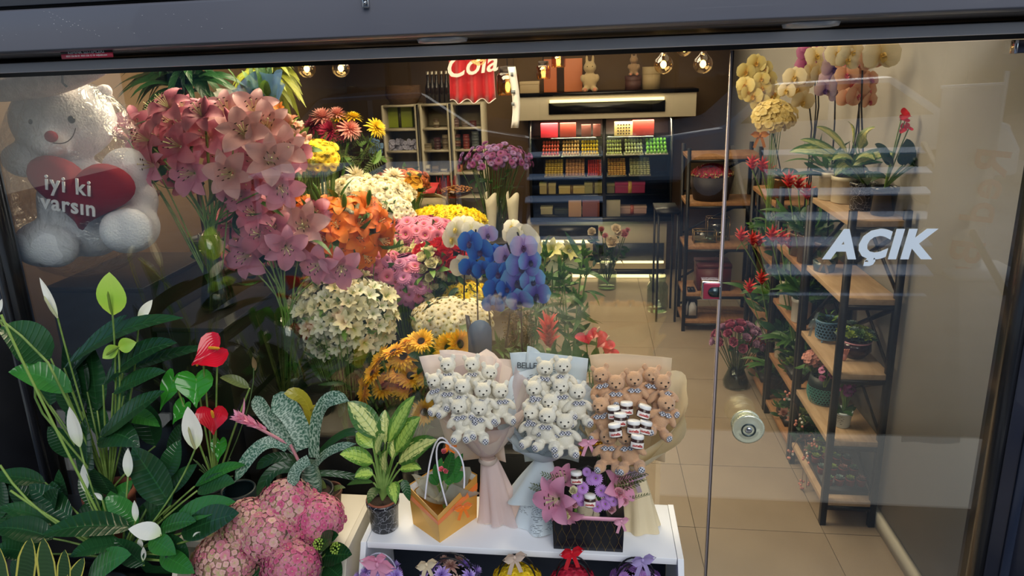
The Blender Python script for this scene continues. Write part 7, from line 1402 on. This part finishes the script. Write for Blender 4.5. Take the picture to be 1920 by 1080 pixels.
oY = orchidf('yellow orchid', 'c8a040', 'dcc878', 'e8da98', 'b88828'); oP = orchidf('peach orchid', 'c87858', 'd8a080', 'e4b898', 'b84858'); oM = orchidf('magenta orchid', '9a3a78', 'b86098', 'cc84b0', '6a1850'); oS = orchidf('striped lilac orchid', '6a4a8a', 'b89ab0', 'd4bcc0', '4a2a70'); oC = orchidf('cream orchid', 'd8b868', 'e6d4a8', 'eee0bc', 'c09a40')
def rorchid(name, lab, px, y, z, blooms, stakes, potmat, pr=.065, ph=.13, bsc=1.5, leaves=4):
    x = min(1.31, max(1.22, P(px, 300, y).x)); c = Vector((x, y, z)); t = thing(name, lab, 'orchid', c); pot(t, c, pr, ph, potmat, taper=.9); root = c+Vector((0, 0, ph))
    for st in stakes: a = MB(); a.tube([root]+[P(u, v, y-.01) for u, v in st], .004, 6); part('stake', t, a, M('orchid stake', '1c1a20', .4))
    for i, (m_, u, v, dx, dz_, s) in enumerate(blooms): put('bloom', t, m_, P(u, v, y-.05+R.uniform(-.04, .04)), (dx, -1, dz_), R.uniform(-.3, .3), s*bsc)
    for i in range(leaves): q = i*1.9+.5; a = MB(); a.leaf(bez(root, root+Vector((.05*math.cos(q), .06*math.sin(q), .07)), root+Vector((.10*math.cos(q), .16*math.sin(q), .02)), 8), .055, fold=.2); part('leaf', t, a, gD)
r5 = random.Random(9)
bl = [(oY, 1410+r5.uniform(-14, 40), 125+i*5.2+r5.uniform(-4, 4), r5.uniform(-.5, .3), r5.uniform(-.2, .5), r5.uniform(.75, 1)) for i in range(17)]+[(oY, u, v, dx, .1, .95) for u, v, dx in ((1418, 118, 0), (1432, 128, .3), (1410, 140, -.4), (1398, 160, -.6), (1440, 148, .3), (1450, 175, .5), (1428, 165, 0), (1412, 180, -.3), (1440, 195, .2))]
rorchid('cream_orchid', 'leftmost cream yellow orchid cascade nearest the door edge', 1440, 4.6, 1.385, bl, [[(1448, 240), (1452, 160)]], M('gold glass pot', '6a4a24', .2, .5), bsc=1.35)
t = heap('hydrangea_bunch', 'cream yellow hydrangea like cluster with an orange ribbon under the cream orchids', 'flowers', 1450, 222, 4.45, .125, .10, [florf('cream floret', 'd8b860', 'e6d08a', 'eedc9e', .024)], 130, 1.0, bottom=1.20, nf=0, seed=40, stemn=8); part('ribbon_bow', t, bow_mb(.06, P(1425, 252, 4.35), tails=True), M('orange raffia', 'c07820', .5))
t2 = bpy.data.objects.new('x', None); bpy.data.objects.remove(t2); rpot('gold glass vase under the cream yellow cluster', 1440, 4.5, 1.385 if False else 1.0, .06, .18, M('gold glass pot', '6a4a24', .2, .5), x=1.24, name='vase', cat='vase')
rorchid('cream_orchid', 'second cream orchid, between the cascade and the magenta orchid', 1500, 4.1, 1.152, [(oC, 1490, 145, -.4, .2, .9), (oC, 1505, 150, .2, .3, 1), (oC, 1522, 135, .4, .2, .8), (oC, 1495, 168, -.3, 0, .9), (oC, 1505, 190, 0, -.3, .9), (oC, 1535, 140, .4, .1, .8), (oC, 1530, 105, .1, .4, .9), (oC, 1475, 170, -.6, .1, .7), (oC, 1545, 125, .4, 0, .8)], [[(1522, 240), (1510, 130)], [(1535, 200), (1532, 95)]], M('brown glass pot', '5a4434', .2))
rorchid('magenta_orchid', 'magenta orchid rising above the cream orchids', 1525, 4.3, 1.385 if False else 1.152, [(oM, 1515, 98, -.2, .3, .9), (oM, 1512, 122, -.3, 0, .9), (oM, 1528, 95, .3, .5, .8), (oM, 1520, 85, 0, .8, .9), (oM, 1538, 105, .5, .2, .8), (oM, 1525, 130, .2, -.2, .8)], [[(1530, 200), (1525, 90)]], M('brown glass pot', '5a4434', .2))
rorchid('peach_orchid', 'large peach orchid on the nearest rack beside the variegated plant', 1590, 3.62, 1.557, [(oP, 1600, 135, 0, .4, 1), (oP, 1608, 120, .1, .7, .8), (oP, 1588, 140, -.4, .1, .9), (oP, 1598, 160, -.1, 0, 1.15), (oP, 1615, 150, .4, .1, 1), (oP, 1590, 185, -.3, -.1, .9), (oP, 1608, 178, .2, -.2, 1), (oP, 1628, 170, .5, 0, .8), (oP, 1630, 190, .4, -.2, .7), (oP, 1585, 118, -.3, .3, .8), (oP, 1632, 150, .5, .2, .8)], [[(1605, 250), (1618, 140)], [(1610, 250), (1612, 100)]], wpM, bsc=1.3)
rorchid('cream_orchid', 'pale cream orchid whose single large bloom is rightmost', 1625, 3.5, 1.557, [(oC, 1652, 103, .1, .1, 1.25), (oC, 1582, 103, -.2, .2, 1), (oC, 1570, 100, -.3, .2, .8), (oP, 1635, 112, .2, .1, .9), (oC, 1598, 98, .1, .3, .8), (oC, 1590, 112, -.1, 0, .8)], [[(1615, 200), (1618, 92)]], M('slate pot', '3a3e44', .4), pr=.055, ph=.11)
rorchid('lilac_orchid', 'striped lilac orchid between the cream and the peach orchids', 1565, 3.9, 1.152, [(oS, 1565, 128, 0, .2, 1), (oS, 1558, 150, -.3, 0, .9), (oS, 1575, 155, .3, 0, .9), (oS, 1563, 105, 0, .6, .8), (oS, 1548, 168, -.3, -.2, .8), (oS, 1572, 175, .2, -.2, .8)], [[(1565, 230), (1567, 100)]], M('brown glass pot', '5a4434', .2))
# row of pots on the top board of the near rack
c = rpot('cream cylinder pot standing on the top board of the nearest rack, left edge', 1553, 3.70, LV[4]+.001, .055, .14, wpM, x=1.215); bushy('leafy_plant', 'arching strap leaved plant in the cream cylinder pot', c+Vector((0, 0, .12)), 26, lanceD, .06, .12, 1.1)
c = Vector((1.285, 3.45, LV[4]+.001)); t = thing('dumb_cane', 'dumb cane with large cream yellow leaves on the top board of the nearest rack', 'plant', c); pot(t, c, .06, .13, mm, taper=.85); root = c+Vector((0, 0, .12))
for b, tp, w in (((1590, 290), (1530, 238), .07), ((1600, 270), (1592, 230), .06), ((1610, 280), (1640, 240), .07), ((1585, 300), (1480, 285), .07), ((1585, 305), (1500, 262), .05), ((1600, 300), (1560, 300), .05), ((1605, 300), (1640, 300), .05), ((1600, 310), (1680, 290), .06), ((1590, 310), (1565, 330), .05)):
    pleaf(t, b, tp, w, 3.4, 3.32, LM('dumb cane leaf bright', '4a6a2c', '8a9a48', 'cream', third='d8cf70', rough=.35) if b[1] < 300 else LD, .04, root=root)
c = Vector((1.33, 3.33, LV[4]+.001)); t = thing('anthurium', 'anthurium with thin red spathes in a dark glass cylinder on the nearest rack', 'plant', c); pot(t, c, .058, .13, M('dark glass cylinder', '1c2028', .12)); root = c+Vector((0, 0, .12))
for x, y_, w, h, tl in ((1692, 215, .07, .05, 1.2), (1698, 222, .05, .04, -1.2), (1690, 242, .06, .035, 1.2), (1705, 238, .05, .03, -1.2)): C, n, dn = heart(t, (x, y_), w, h, 3.3, rsp, tl); stemto(t, root, C, .0025)
for tp in ((1640, 270), (1690, 275), (1735, 285), (1720, 300), (1655, 300), (1740, 310), (1700, 260)): pleaf(t, ((tp[0]+1695)/2, 310), tp, .075, 3.3, 3.28, gD, .02, root=root)
# pots left of the near rack (on rack two / three)
for px, y, z, r, h, m_, lab, x in ((1490, 4.2, LV2[3], .06, .17, wpM, 'tall cream pot on the top board of the second rack', 1.225), (1520, 3.95, LV2[3], .06, .16, M('brown glass pot', '5a4434', .2), 'brown glass pot on the top board of the second rack', 1.215), (1450, 4.25, LV2[2], .055, .15, wpM, 'cream pot on the third board of the second rack', 1.215), (1445, 4.28, LV2[1], .05, .13, wpM, 'narrow cream pot low on the second rack', 1.215), (1468, 3.95, LV2[2]-.0, .055, .14, M('white ceramic', 'd8d8d4', .3), 'white tapered pot on the third board of the second rack', 1.205)):
    c = rpot(lab, px, y, z+.001, r, h, m_, x=x); bushy('leafy_plant', 'green strap leaves in the '+lab, c+Vector((0, 0, h-.02)), 22, [lanceD, sleafD], .08, .13, 1.0)
def guz(lab, px, py, y, z, n=3):
    c = Vector((1.25, y, z)); t = thing('guzmania', lab, 'plant', c); pot(t, c, .05, .10, blackP); root = c+Vector((0, 0, .10))
    for k in range(n):
        tp = P(px+(k-1)*16+R.uniform(-5, 5), py+R.uniform(-12, 12), y-.05)
        for i in range(22): f = i/22; q = i*2.4; put('bract', t, rbm, tp+Vector((0, 0, .06*f)), (math.cos(q)*.8, math.sin(q)*.8, .9), q, 1.0)
        stemto(t, root, tp, .004)
    for i in range(22): q = i*2.4; L = R.uniform(.14, .26); a = MB(); a.leaf(bez(root, root+Vector((-abs(L*.4*math.cos(q)) if math.cos(q) > .3 else L*.4*math.cos(q), L*.3*math.sin(q), L*.6)), root+Vector((min(.08, L*math.cos(q)), L*.8*math.sin(q), L*.35)), 7), .024, fold=.35, prof=strap); part('leaf', t, a, gM)
guz('orange red guzmania group nearest the top of the third rack', 1425, 325, 4.7, 1.001); guz('red guzmania group in front of the cream pots of the second rack', 1495, 362, 4.05, .801); guz('dark red guzmania group on the middle board of the third rack', 1408, 460, 4.6, .551); guz('red guzmania group beside the narrow cream pot', 1460, 465, 4.15, .432); guz('dark red guzmania group low on the third rack', 1425, 540, 4.5, .101, 2); guz('dark red flowering plant on the bottom board of the third rack', 1425, 650, 4.85, .101, 2)
# bow of straw, blue basket, succulents, kalanchoe, small orchid, mini pots
c = Vector((1.21, 3.66, LV[3]+.001)); t = thing('dried_arrangement', 'dried arrangement with a pale raffia bow on the second highest board', 'decoration', c); a = MB(); a.lathe([(.001, 0), (.05, 0), (.055, .05), (.045, .05), (.001, .03)], 20, c); part('dish', t, a, M('glass dish', '4a5a60', .2)); raf = M('raffia', 'c8b090', .7)
part('raffia_bow', t, bow_mb(.045, P(1545, 490, 3.45), tails=True, ax=(.9, 0, -.3)), raf)
for i in range(16): put('leaf', t, fernm if i % 2 else sleaf, c+Vector((R.uniform(-.04, .05), R.uniform(-.06, .06), .05)), (R.uniform(-1, 1), R.uniform(-1, .5), 1), i, .8)
c = Vector((1.245, 3.62, LV[2]+.001)); t = thing('lattice_basket', 'pale blue openwork basket with a silver mesh bow on the third board', 'basket', c); blb = M('pale blue enamel', '5a86a8', .35); a = MB(); a.lathe([(.04, .015), (.055, .03), (.062, .11)], 24, c); part('liner', t, a, M('dark liner', '0f2226', .5))
for zz in (.02, .11, .115): a = MB(); a.tube([c+Vector(((.056+.06*zz)*math.cos(q), (.056+.06*zz)*math.sin(q), zz)) for q in [2*PI*i/32 for i in range(32)]], .003, 5, closed=True); part('hoop', t, a, blb)
ringb = MB(); ringb.tube([(.008*math.cos(q), .008*math.sin(q), 0) for q in [2*PI*i/10 for i in range(10)]], .0016, 4, closed=True); ringb = ringb.mesh('ring', blb)
for i in range(5):
    for k in range(22): q = 2*PI*(k+.5*(i % 2))/22; rr = .059+.0007*i; put('ring', t, ringb, c+Vector((rr*math.cos(q), rr*math.sin(q), .032+.016*i)), (math.cos(q), math.sin(q), 0))
for k in range(4): a = MB(); q = PI/4+k*PI/2; a.tube([c+Vector((.045*math.cos(q), .045*math.sin(q), .02)), c+Vector((.055*math.cos(q), .055*math.sin(q), .001))], .004, 5); part('foot', t, a, blb)
part('mesh_bow', t, bow_mb(.05, P(1525, 600, 3.5), tails=True, ax=(.5, 0, .9)), M('silver mesh', '9ab0b8', .4, .4, alpha=.7)); 
bushy('succulent', 'small grey green plant growing in the pale blue basket', c+Vector((0, 0, .09)), 18, [sleaf, sleafL], .05, .06, .5)
succ = []
for nm, c1_, c2_ in (('green', '4a7a4a', '7aa06a'), ('grey', '6a8a8a', '9ab0a8'), ('lime', '7a9a30', 'b0c050'), ('pink', '9a6a60', 'c89488')):
    m_ = MB()
    for k in range(26): m_.petal(k*2.4, .035*(1-.5*k/26), .014, 12+66*k/26, 30+60*k/26, r0=.004, n=3, nx=2, cup=.5, q=.5, bw=.5)
    succ.append(m_.mesh('rosette', LM('succulent '+nm, c1_, c2_, rough=.5)))
c = Vector((1.31, 3.42, LV[2]+.001)); t = thing('succulent_bowl', 'dark glass bowl with a pink rim full of succulents on the third board', 'plant', c); a = MB(); a.lathe([(.001, 0), (.045, 0), (.075, .04), (.07, .085), (.066, .085), (.001, .06)], 28, c); part('bowl', t, a, M('dark plum glass', '2c1c28', .12)); a = MB(); a.tube([c+Vector((.070*math.cos(q), .070*math.sin(q), .086)) for q in [2*PI*i/28 for i in range(28)]], .004, 6, closed=True); part('pink_rim', t, a, M('pink rim', 'd89aac', .4))
for i in range(24): q = i*2.4; r = .075*math.sqrt(i/24); put('rosette', t, succ[i % 3], c+Vector((r*math.cos(q), r*math.sin(q), .09+R.uniform(0, .05))), (math.cos(q)*.4, math.sin(q)*.4-.2, 1), i, 1.0)
t = thing('ornament', 'small pink hand shaped ornament beside the succulent bowl', 'ornament', Vector((1.24, 3.36, LV[2]+.001))); c = Vector(t.location); a = MB(); a.ell(c+Vector((0, 0, .02)), (.016, .01, .02), 12, 8); part('palm', t, a, M('pink ceramic', 'd8948c', .5))
for k in range(5): a = MB(); a.tube([c+Vector((-.012+.006*k, 0, .03)), c+Vector((-.018+.009*k, -.004, .055+.004*math.sin(k))), c+Vector((-.018+.009*k, -.01, .064))], [.0045, .004, .002], 8); part('finger', t, a, M('pink ceramic', 'd8948c', .5))
c = Vector((1.25, 3.62, LV[1]+.001)); t = thing('lattice_pot', 'teal openwork pot on the second board of the nearest rack', 'pot', c); a = MB(); a.lathe([(.001, 0), (.05, 0), (.072, .04), (.078, .10), (.07, .15), (.06, .15)], 28, c); part('liner', t, a, M('dark liner', '0f2226', .5)); lat2 = M('teal enamel', '4a9a90', .35)
ringt = MB(); ringt.tube([(.007*math.cos(q), .007*math.sin(q), 0) for q in [2*PI*i/8 for i in range(8)]], .0014, 4, closed=True); ringt = ringt.mesh('ring', lat2)
for i in range(9):
    for k in range(30):
        q = 2*PI*(k+.5*(i % 2))/30; zz = .012+.015*i; rr = .055+.025*math.sin(PI*min(1, zz/.17+.12)); put('ring', t, ringt, c+Vector((rr*math.cos(q), rr*math.sin(q), zz)), (math.cos(q), math.sin(q), 0)) if math.cos(q) < .4 or math.sin(q) < .2 else None
kal = florf('kalanchoe', 'c87868', 'd8948c', 'e4aca4', .011); t = heap('kalanchoe', 'round head of small salmon pink flowers above the teal openwork pot', 'plant', 1527, 672, 3.68, .055, .045, [kal], 70, 1.1, bottom=LV[1]+.14, nf=8, seed=50)
t = heap('orchid_spray', 'magenta orchid blooms hanging in front of the teal openwork pot', 'flowers', 1548, 702, 3.5, .035, .045, [oM], 6, .5, bottom=LV[1]+.14, nf=0, seed=51)
t = heap('orchid_spray', 'magenta mini orchid blooms above the newspaper printed pot', 'flowers', 1588, 728, 3.38, .035, .05, [orchidf('bright magenta orchid', '7a1a6a', '9c2c8c', 'b450a4', '5a1050')], 14, .45, bottom=LV[1]+.09, nf=2, seed=52)
c = Vector((1.262, 3.36, LV[1]+.001)); t = thing('printed_pot', 'small white pot with grey newspaper print on the second board', 'pot', c); pot(t, c, .046, .085, news_m, taper=.75)
for i in range(8): put('leaf', t, sleafD, c+Vector((0, 0, .075)), (math.cos(i), math.sin(i), .5), i, .7)
c = Vector((1.28, 3.42, LV[0]+.001)); t = thing('seedling_tray', 'black tray of four mini succulents in red pots on the bottom board', 'tray', c); a = MB(); a.box(1.18, 1.385, 3.26, 3.60, LV[0]+.001, LV[0]+.03); part('tray', t, a, M('black plastic pot', '1a1b1e', .4))
for i in range(4):
    for j in range(3):
        cc = Vector((1.205+.052*i, 3.30+.10*j, LV[0]+.031)); t = thing('mini_pot', '%s mini succulent in a red pot, %s row of the black tray' % (['leftmost', 'second from left', 'third from left', 'rightmost'][i], ['front', 'middle', 'back'][j]), 'plant', cc, 'mini succulents in the black tray'); pot(t, cc, .022, .035, M('red plastic pot', '8a2c24', .5)); put('rosette', t, succ[(i+j) % 4], cc+Vector((0, 0, .034)), (0, 0, 1), i, .75)
t = thing('berry_branches', 'thin branches with pink and white berries arching out of the lowest boards', 'decoration', Vector((1.2, 3.7, LV[0]+.001))); sm = MB(); c = Vector(t.location); bm_ = MB(); bm_.ell((0, 0, 0), (.007, .007, .007), 8, 6); b1 = bm_.mesh('berry', M('salmon berry', 'c88070', .4)); b2 = b1.copy(); b2.materials[0] = M('white berry', 'd8d4c8', .4)
for (x, y_) in ((1478, 742), (1500, 790), (1484, 850), (1510, 860), (1530, 830), (1545, 880), (1512, 935), (1578, 870), (1560, 885), (1504, 908), (1600, 870), (1520, 900)):
    tp = P(x, y_, 3.5); tp.x = min(tp.x, 1.37); sm.tube(bez(c+Vector((0, 0, .02)), (c+tp)/2+Vector((0, 0, .14)), tp, 8), .0016, 4)
    for k in range(6): put('berry', t, b1 if R.random() < .75 else b2, tp+Vector((R.uniform(-.02, .02), R.uniform(-.02, .02), R.uniform(-.03, .03))), (0, 0, 1))
part('branch', t, sm, M('brown twig', '6a4a3a', .8), kind='stuff')
for lab, y, z, mts in (('mixed red and green foliage on the bottom board of the second rack', 4.1, LV2[0], [sleafD, sleaf]), ('succulents and reddish foliage on the second board of the second rack', 4.05, LV2[1], [sleaf, sleafL]), ('dark foliage filling the bottom board of the nearest rack, at the back', 3.68, LV[0], [sleafD]), ('pale green foliage on the low board of the third rack', 4.7, .10, [sleafL, sleaf])):
    c = Vector((1.26, y, z+.001)); t = bushy('foliage_plant', lab, c, 70, mts, .16, .18, .7); a = MB(); a.box(1.18, 1.36, y-.10, y+.10, z+.001, z+.04); part('trough', t, a, blackP)
    for i in range(10): put('rosette', t, succ[(i+3) % 4], c+Vector((R.uniform(-.07, .07), R.uniform(-.15, .15), .06)), (-.3, -.3, 1), i, 1.3)

for k, (y, z, x, n) in enumerate(((4.55, 1.001, 1.24, 34), (4.9, 1.001, 1.25, 34), (4.6, .551, 1.24, 34), (4.95, .551, 1.25, 30), (4.1, .801, 1.30, 26), (4.15, .431, 1.30, 26))):
    c = Vector((x, y, z)); t = bushy('strap_leaf_plant', ['arching plant on the upper board of the third rack, near end', 'arching plant on the upper board of the third rack, far end', 'arching plant on the middle board of the third rack, near end', 'arching plant on the middle board of the third rack, far end', 'arching plant at the back of the third board, second rack', 'arching plant at the back of the second board, second rack'][k], c+Vector((0, 0, .001)), n, [lanceD, sleafD], .14, .17, 1.1); pot(t, c, .05, .10, blackP)
# ------------------------------------------------------------------ the street behind the viewer, seen mirrored in the glass, with added slat racks
def V(px, py, yv): p = P(px, py, yv); return Vector((p.x, 4.6-yv, p.z))
slatB = M('slat sky blue tint', 'b4cdea', .4);  # sky light on the slats is put into this blue
def slats(lab, xa, xb, rows, y0, y1, foot=.55):  # unseen racks, added so that pale stripes mirror in the glass
    n = len(rows); pa = V(xa, rows[0], y0); t = thing('added_slat_rack', lab, 'rack', (V((xa+xb)/2, rows[-1], y1).x, 4.6-y1, foot)); ends = []
    for i, r in enumerate(rows):
        yv = y0+(y1-y0)*i/(n-1); a = V(xa+(i % 2)*4, r, yv); b = V(xb, r, yv); a.z = b.z = (a.z+b.z)/2; w = .045+.002*i
        m = MB(); m.prism([(a.x, a.y-w*1.3, a.z+w*.35), (a.x, a.y+w*1.3, a.z-w*.35), (a.x, a.y+w*1.3, a.z-w*.35-.012), (a.x, a.y-w*1.3, a.z+w*.35-.012)], (b.x-a.x, 0, 0)); part('slat', t, m, slatB, smooth=False); ends.append((a, b))
    for k, xx in ((0, min(e[0].x for e in ends)+.03), (1, max(e[1].x for e in ends)-.03)):
        m = MB(); m.beam((xx, ends[0][0].y-.06, ends[0][0].z+.05), (xx, ends[-1][0].y-.04, foot+.02), .04, .03); part('upright', t, m, M('black metal', '131316', .4, .3))
        m = MB(); m.beam((xx, ends[0][0].y-.08, ends[0][0].z), (xx, ends[0][0].y-.35, foot), .03, .03); part('back_leg', t, m, M('black metal', '131316', .4, .3))
slats('large rack of pale blue slats added behind the viewer to mirror as stripes in the door', 1430, 1742, [283, 320, 358, 404, 452, 505, 560], 6.6, 5.1)
slats('small rack of pale blue slats added behind the viewer to mirror as stripes before the lit cabinet', 985, 1130, [288, 330, 372, 414, 450], 7.2, 6.2)
# banner
bp_ = M('banner cloth', 'c9ccd2', .6, trans=.2); yv = 5.7; t = thing('banner', 'tall pale street banner with red lettering behind the viewer, mirrored at the right', 'banner', (V(1790, 700, yv).x, 4.6-yv, .55))
q = [V(1766, 166, yv), V(1882, 160, yv), V(1800, 830, yv), V(1690, 830, yv)]; m = MB(); m.grid([[q[0].lerp(q[1], j/6).lerp(q[3].lerp(q[2], j/6), i/10)+Vector((0, .02*math.sin(j+i), 0)) for j in range(7)] for i in range(11)]); part('cloth', t, m, bp_, solid=.002)
m = MB(); m.tube([(q[1].x+.02, q[0].y-.02, .56), (q[1].x+.02, q[0].y-.02, q[1].z+.1)], .015, 8); m.tube([(q[0].x, q[0].y-.02, q[0].z+.01), (q[1].x+.02, q[0].y-.02, q[1].z+.01)], .012, 8); part('pole', t, m, M('pole white', 'd8dce0', .4)); m = MB(); m.box(q[1].x-.25, q[1].x+.25, q[0].y-.2, q[0].y+.2, .551, .60); part('foot', t, m, M('pole white', 'd8dce0', .4))
c = V(1822, 430, yv); rotto(t, 'lettering', textmesh('Red Bull', .34, M('banner red', 'b83040', .6), .001, bold=.006, space=1.1), c+Vector((0, .035, 0)), (-.12, 0, -1), (-1, 0, .12))
c = V(1765, 665, yv); m = MB(); m.prism([c+Vector((.13*math.cos(a), .03, .22*math.sin(a))) for a in [2*PI*i/28 for i in range(28)]], (0, .004, 0)); part('yellow_disc', t, m, M('banner yellow', 'd8b020', .6)); m = MB(); m.prism([c+Vector((x, .036, z)) for x, z in ((-.12, .02), (-.05, .10), (.02, .09), (.08, .14), (.10, .08), (.13, .05), (.09, -.02), (.08, -.12), (.04, -.12), (.04, -.03), (-.03, -.02), (-.06, -.12), (-.10, -.11), (-.09, -.02))], (0, .004, 0)); part('red_emblem', t, m, M('banner red', 'b83040', .6))
# parked cars
def car(lab, x0, y, col, L=4.1, z=.55):
    t = thing('parked_car', lab, 'car', (x0+L/2, y, z)); pm = M('car paint '+col, col, .2, .1, coat=.8); pr = [(0, .30), (0, .62), (.12, .80), (.95, .92), (1.45, 1.38), (2.7, 1.42), (3.35, .98), (3.95, .88), (4.1, .6), (4.1, .3)]
    m = MB(); m.prism([(x0+a*L/4.1, y-.85, z+b) for a, b in pr], (0, 1.7, 0)); part('body', t, m, pm, smooth=False, bevel=.06)
    gm = M('car window', '10141a', .05); m = MB()
    for s in (-.862, .856): m.prism([(x0+a*L/4.1, y+s, z+b) for a, b in ((1.12, .95), (1.52, 1.32), (2.05, 1.35), (2.05, .97))], (0, .006, 0)); m.prism([(x0+a*L/4.1, y+s, z+b) for a, b in ((2.12, .97), (2.12, 1.35), (2.65, 1.35), (3.15, 1.0))], (0, .006, 0))
    part('window', t, m, gm, smooth=False)
    for a in (.8, 3.25):
        for s in (-.86, .70): m = MB(); cx_ = x0+a*L/4.1; m.tube([(cx_, y+s, z+.31), (cx_, y+s+.18, z+.31)], .31, 24); w = part('wheel', t, m, M('tyre', '101012', .8)); m = MB(); m.tube([(cx_, y+s-.01, z+.31), (cx_, y+s+.19, z+.31)], .18, 16); part('hubcap', w, m, M('hub', 'b8babd', .3, .8))
    for a in (.02, 4.0): m = MB(); [m.ell((x0+a*L/4.1, y+s, z+.66), (.06, .14, .07), 10, 6) for s in (-.62, .62)]; part('lamp', t, m, M('lamp glass', 'd8d8d0', .1))
car('white car parked across the street, mirrored behind the right bulbs', .6, -4.6, 'd8dade'); car('dark grey car parked across the street, mirrored above the pink lilies', -4.6, -4.4, '3a3e46'); car('dark red car parked far along the street', 5.3, -4.7, '701820')
# facade across the street
t = thing('street_building', 'dim building facade across the street with shop windows and a red sign', 'building', (0, -8.5, .55)); m = MB(); m.box(-9, 9, -9, -8.5, .551, 5.6); part('wall', t, m, M('facade render', '6a625a', .85, var='5c554e', scale=1.5))
for i in range(7):
    x = -8+2.4*i; m = MB(); m.box(x-.06, x+1.96, -8.5, -8.46, .8, 2.9); f = part('window_frame', t, m, M('dark window frame', '1c1c20', .5)); m = MB(); m.box(x, x+1.9, -8.46, -8.45, .86, 2.84); part('pane', f, m, M('facade glass', '2a323a', .08)); m = MB(); m.box(x+.3, x+1.6, -8.5, -8.47, 3.5, 5.0); f = part('window_frame', t, m, M('dark window frame', '1c1c20', .5)); m = MB(); m.box(x+.36, x+1.54, -8.47, -8.46, 3.56, 4.94); part('pane', f, m, M('facade glass', '2a323a', .08))
m = MB(); m.box(.6, 4.2, -8.5, -8.40, 2.95, 3.4); part('sign_board', t, m, M('sign red', 'a01c28', .5))
# white garden table and chairs on the far pavement
def wtable(x, y, lab):
    t = thing('street_table', lab, 'table', (x, y, .55)); wm_ = M('white plastic', 'e8eaee', .35); m = MB(); m.box(x-.4, x+.4, y-.4, y+.4, 1.26, 1.29); part('top', t, m, wm_, bevel=.01)
    for sx in (-.36, .36):
        for sy in (-.36, .36): m = MB(); m.beam((x+sx, y+sy, .551), (x+sx*.95, y+sy*.95, 1.26), .04, .04); part('leg', t, m, wm_)
wtable(-2.9, -2.3, 'left white street table across the pavement, mirrored above the lilies'); wtable(-1.7, -2.3, 'right white street table across the pavement, mirrored by the blue bouquet')
